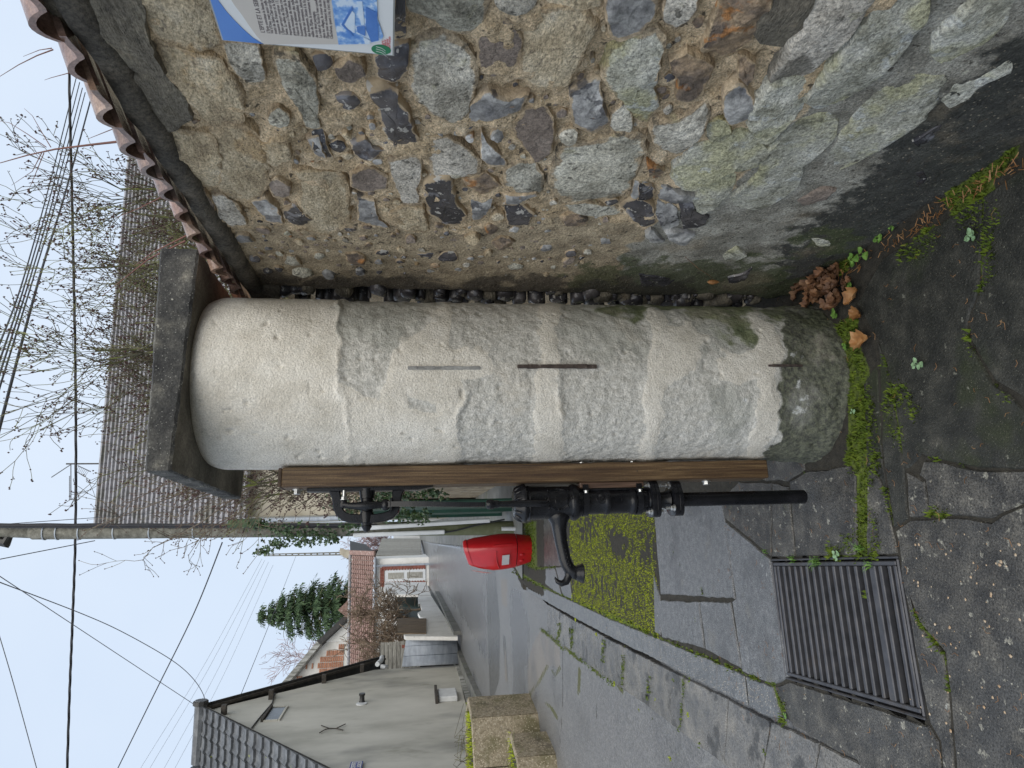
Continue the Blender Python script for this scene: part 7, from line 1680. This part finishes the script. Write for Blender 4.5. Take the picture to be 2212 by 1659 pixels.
for cc_, h_, lab in ((cc1, h1, 'yellow green weeds growing in the tall octagonal planter'), (cc2, h2, 'thin dry stems and weeds in the lower octagonal planter')):
    e = empty('planter_weeds', (cc_.x, cc_.y, cc_.z+h_), lab, 'weeds'); b = B()
    tufts(b, [(cc_.x+rr.uniform(-.55, .55), cc_.y+rr.uniform(-.55, .55), cc_.z+h_-.03) for _ in range(260)], .06, rr, 4); b.build('foliage', MATS['moss'], e)['kind'] = 'stuff'
    b = B()
    for _ in range(16):
        p = Vector((cc_.x+rr.uniform(0, .5), cc_.y+rr.uniform(-.5, -.1), cc_.z+h_)); b.tube([p, p+Vector((rr.uniform(-.1, .25), rr.uniform(-.1, 0), rr.uniform(.05, .25))), p+Vector((rr.uniform(.1, .5), rr.uniform(-.2, 0), rr.uniform(-.05, .2)))], .003, 3, False)
    b.build('stems', MATS['twig_mossy'], e)['kind'] = 'stuff'
# hanging weeds down the planter face
# ================================================================ moss, weeds and leaves near the pump
rr = random.Random(17)
def scatter(n, x0, x1, y0, y1, field, thr=.5, nzs=22, nza=.5):
    P = np.array([(rr.uniform(x0, x1), rr.uniform(y0, y1), 0.) for _ in range(n)]); px, py = projn(P); m = field(px, py); out = []
    for i in range(n):
        if m[i]+nza*mn.noise(Vector((P[i][0]*nzs, P[i][1]*nzs, 0))) > thr: out.append((P[i][0], P[i][1], 0))
    return out
pts = scatter(150000, -2.8, 1.0, 1.2, 4.6, mossfield, .62, 21, .85)
pts2 = scatter(26000, -3.4, 0, 4.6, 10.6, mossfield, .55, 16, .5)
b = B(); b2 = B()
for p in pts:
    h = .008+.012*max(0, mn.noise(Vector((p[0]*11, p[1]*11, 4)))+.4); tufts(b if p[0] < .1 else b2, [(p[0], p[1], -.006)], h, rr, 3, .7, .32)
for p in pts2: tufts(b, [(p[0], p[1], -.008+rise(p[1]))], .02, rr, 2, .6, .4)
tag(b.build('moss', MATS['moss_dark']), 'cushions of green moss filling the joints of the paving', 'moss', kind='stuff')
if b2.v: tag(b2.build('moss', MATS['moss_dark']), 'cushions of green moss below the dark foot of the rubble wall', 'moss', kind='stuff')
def msf(px, py):
    m = polymask(px, py, [MS], 8)*mossq(px, py); return m
pts3 = scatter(110000, -2.4, -.3, 3.5, 7.2, msf, .42, 15, .6)
b = B()
for p in pts3: tufts(b, [(p[0], p[1], -.012)], .012, rr, 2, .7, .35)
tag(b.build('moss', MATS['moss']), 'bright yellow green moss carpet on the sunken slab behind the pump', 'moss', kind='stuff')
def gutf(px, py):
    return linemask(px, py, [q7b([(1862, 960), (1845, 1150), (1830, 1400), (1800, 1540)]), q7b([(1485, 960), (1470, 1200)]), q7b([(1212, 700), (1200, 900), (1190, 1085)]), q7b([(990, 560), (978, 780)]), q7b([(650, 440), (640, 640)]), q7b([(515, 380), (500, 580)]), q7b([(330, 440), (400, 500), (530, 620), (640, 690), (900, 890), (1100, 1045)])], 8)
ptg = []
for _ in range(60000):
    ptg.append((rr.uniform(-3.6, -1.0), rr.uniform(2.6, 9.5), ZR+.014))
P = np.array(ptg); px, py = projn(P); mg = gutf(px, py); b = B()
for i, p in enumerate(ptg):
    if mg[i]+.7*mn.noise(Vector((p[0]*13, p[1]*13, 1))) > .66: tufts(b, [p], .012, rr, 3, .7, .35)
if b.v: tag(b.build('moss', MATS['moss_dark']), 'thin lines of moss in the joints of the stone gutter', 'moss', kind='stuff')
# grass tufts at the grate
def grass(lab, X, Y, n, h, sp=.6, mt='weed'):
    p = atz(X, Y, 0); b = B()
    for _ in range(n):
        a = rr.uniform(0, 6.283); q = p+Vector((rr.gauss(0, .008), rr.gauss(0, .008), 0)); L_ = h*rr.uniform(.5, 1.1); d_ = Vector((math.cos(a), math.sin(a), 0)); s_ = Vector((-d_.y, d_.x, 0))*.0014
        t1 = q+d_*L_*sp*.35+UP*L_*.6; t2 = q+d_*L_*sp+UP*L_*.72
        b.add([q-s_, q+s_, t1+s_*.8, t1-s_*.8, t2], [(0, 1, 2, 3), (3, 2, 4)])
    o = b.build('grass_tuft', MATS[mt]); tag(o, lab, 'grass', 'grass tufts round the drain grate'); return o
grass('small grass tuft at the back edge of the drain grate nearest its left corner', 1716, 1209, 16, .035); grass('largest grass tuft bending over the bars at the back edge of the grate', 1768, 1214, 34, .055)
grass('thin grass sprig where the crack meets the left corner of the grate', 1655, 1192, 14, .03); grass('grass sprigs in the moss behind the right half of the grate', 1862, 1182, 26, .04); grass('sparse green blades on the bars near the right end of the grate', 1880, 1222, 16, .03)
def rosette(lab, X, Y, n, s_, mt='weed', z=0):
    p = atz(X, Y, z); e = empty('weed', tuple(p), lab, 'weed', 'small leafy weeds by the wall foot')
    for i in range(n):
        a = 6.283*i/n+rr.uniform(-.3, .3); L_ = s_*rr.uniform(.7, 1.2); d_ = Vector((math.cos(a), math.sin(a), 0)); s2 = Vector((-d_.y, d_.x, 0)); h = rr.uniform(.5, 1.1)*s_; b = B()
        c = p+d_*L_*.6+UP*h; w_ = L_*.42
        ring = [c+d_*w_*math.cos(t*.785)*1.1+s2*w_*math.sin(t*.785)+UP*w_*.25*math.cos(t*1.57) for t in range(8)]
        b.add([c]+ring, [(0, t+1, (t+1) % 8+1) for t in range(8)]); b.tube([p, p+d_*L_*.2+UP*h*.6, c], .0011, 4, False); b.build('leaf', MATS[mt], e)
    return e
for X, Y, n, s_, mt, lab in ((1990, 788, 5, .022, 'weed_pale', 'pale lobed weed sprouting from the joint in the dark paving'), (1830, 748, 6, .014, 'weed', 'tiny green rosette at the foot of the pillar'), (1808, 678, 7, .018, 'weed', 'green weed between the pillar and the leaf litter'), (1840, 620, 8, .020, 'weed', 'bushy weed on the leaf litter beside the wall'),
    (1850, 562, 5, .022, 'weed', 'round leaved seedling against the wall foot'), (1873, 552, 3, .030, 'weed', 'yellowish broad leaf weed at the wall foot'), (1797, 575, 9, .014, 'weed', 'fine leaved weed nearest the pillar on the dark wall foot'), (1903, 515, 7, .018, 'weed', 'leafy sprig growing from the wall foot joint'),
    (1932, 492, 4, .014, 'weed', 'small seedling beyond the leafy sprig at the wall foot'), (2105, 510, 8, .020, 'weed_pale', 'pale lettuce-like weed on the near moss cushion'), (1812, 1200, 6, .018, 'weed_pale', 'pale small weed at the back edge of the drain grate'), (1846, 888, 5, .012, 'weed_pale', 'minute pale seedling in the moss strip in front of the pillar'), (1700, 1545, 6, .012, 'weed', 'tiny weed in the moss at the left corner of the grate')):
    rosette(lab, X, Y, n, s_, mt)
def leafmesh(p, yaw_, L_, curl, mt, name, parent=None, tilt=0):
    n = 9; vs = []; d_ = Vector((math.cos(yaw_), math.sin(yaw_), 0)); s_ = Vector((-d_.y, d_.x, 0)); fs = []
    for i in range(n+1):
        t = i/n; w_ = L_*.32*math.sin(math.pi*min(1, t*.96+.02))**.75*(1+.25*math.sin(t*19+yaw_)); c = p+d_*L_*(t-.5)+UP*(.006+curl*L_*(t-.5)**2*1.6+tilt*t)
        for q, sg in enumerate((-1, -.5, 0, .5, 1)): vs.append(c+s_*w_*sg+UP*(abs(sg)**1.5*w_*(.55+curl)+.004*math.sin(i*2.1+q)))
    fs = [(i*5+q, i*5+q+1, (i+1)*5+q+1, (i+1)*5+q) for i in range(n) for q in range(4)]
    return mesh(name, vs, fs, mt, parent, True)
for X, Y, ya, L_, cu, lab in ((1850, 640, 2.2, .085, .5, 'folded pale brown dead leaf on the paving right of the pillar foot'), (1857, 677, 1.2, .07, .4, 'curled orange brown dead leaf touching the first one'), (1866, 735, 1.75, .10, .3, 'largest orange brown dead leaf lying in front of the pillar')):
    o = leafmesh(atz(X, Y, .002), ya, L_, cu, MATS['dead_leaf_bright'], 'dead_leaf'); tag(o, lab, 'leaf')
pile = empty('leaf_litter', tuple(atz(1800, 600, 0)), 'pile of crumpled brown leaves in the corner between the pillar and the rubble wall', 'leaf litter')
for _ in range(70):
    X, Y = rr.gauss(1785, 26), rr.gauss(612, 16)
    if Y > 660: continue
    leafmesh(atz(X, Y, abs(rr.gauss(0, .018))), rr.uniform(0, 6.28), rr.uniform(.03, .075), rr.uniform(.2, 1.2), MATS['dead_leaf'], 'leaf', pile, rr.uniform(-.01, .02))
b = B()
for _ in range(150):
    t = rr.random(); X = 1800+t*400+rr.gauss(0, 8); Y = 598-t*.66*400+rr.gauss(8, 9); p = atz(X, Y, .004); a = rr.uniform(0, 6.28); L_ = rr.uniform(.008, .03)
    b.tube([p, p+Vector((math.cos(a), math.sin(a), .2))*L_], .0012, 3, False)
for _ in range(420):
    p = Vector((rr.uniform(-1.6, .7), rr.uniform(1.2, 3.4), .004))
    if inpoly(p.x, p.y, hp): continue
    if True: pass
    a = 0; a = rr.uniform(0, 6.28); L_ = rr.uniform(.006, .02); b.tube([p, p+Vector((math.cos(a), math.sin(a), .05))*L_, p+Vector((math.cos(a+.5), math.sin(a+.5), .05))*L_*1.6], .0007, 3, False)
tag(b.build('needle_litter', MATS['dead_leaf_bright']), 'scattered dry needles and bits of straw on the paving', 'litter', kind='stuff')
# dead sprig hanging on the wall
sp_ = empty('dead_sprig', tuple(wp(*towall(1500, 560), .05)), 'dry brown leaf hanging from a thin stalk on the rubble wall', 'leaf')
b = B(); b.tube([wp(*towall(1478, 537), .03), wp(*towall(1505, 545), .06), wp(*towall(1530, 562), .06), wp(*towall(1538, 575), .05)], .0012, 4); put('stalk', b, MATS['dead_leaf'], sp_)
c = wp(*towall(1537, 582), .05); b = B()
b.tube([c+UP*.022, c+UP*.012, c, c-UP*.014, c-UP*.026], [.001, .008, .010, .007, .001], 7); put('leaf', b, MATS['dead_leaf_bright'], sp_, 60)
# pale stone chips scattered on the near paving
b = B(); 
for _ in range(70):
    p = atz(rr.uniform(1950, 2212), rr.uniform(1150, 1600), .001); s_ = rr.uniform(.002, .006); n = 5
    ring = [p+Vector((math.cos(q*1.257)*s_*rr.uniform(.6, 1.2), math.sin(q*1.257)*s_*rr.uniform(.6, 1.2), 0)) for q in range(n)]
    b.add(ring+[p+UP*s_*.5], [(q, (q+1) % n, n) for q in range(n)])
mat('chips', [(.35, .22, .12), (.5, .42, .32)], 40, 3, .8)
tag(b.build('stone_chips', MATS['chips']), 'small orange and pale grit chips on the near paving', 'grit', kind='stuff')
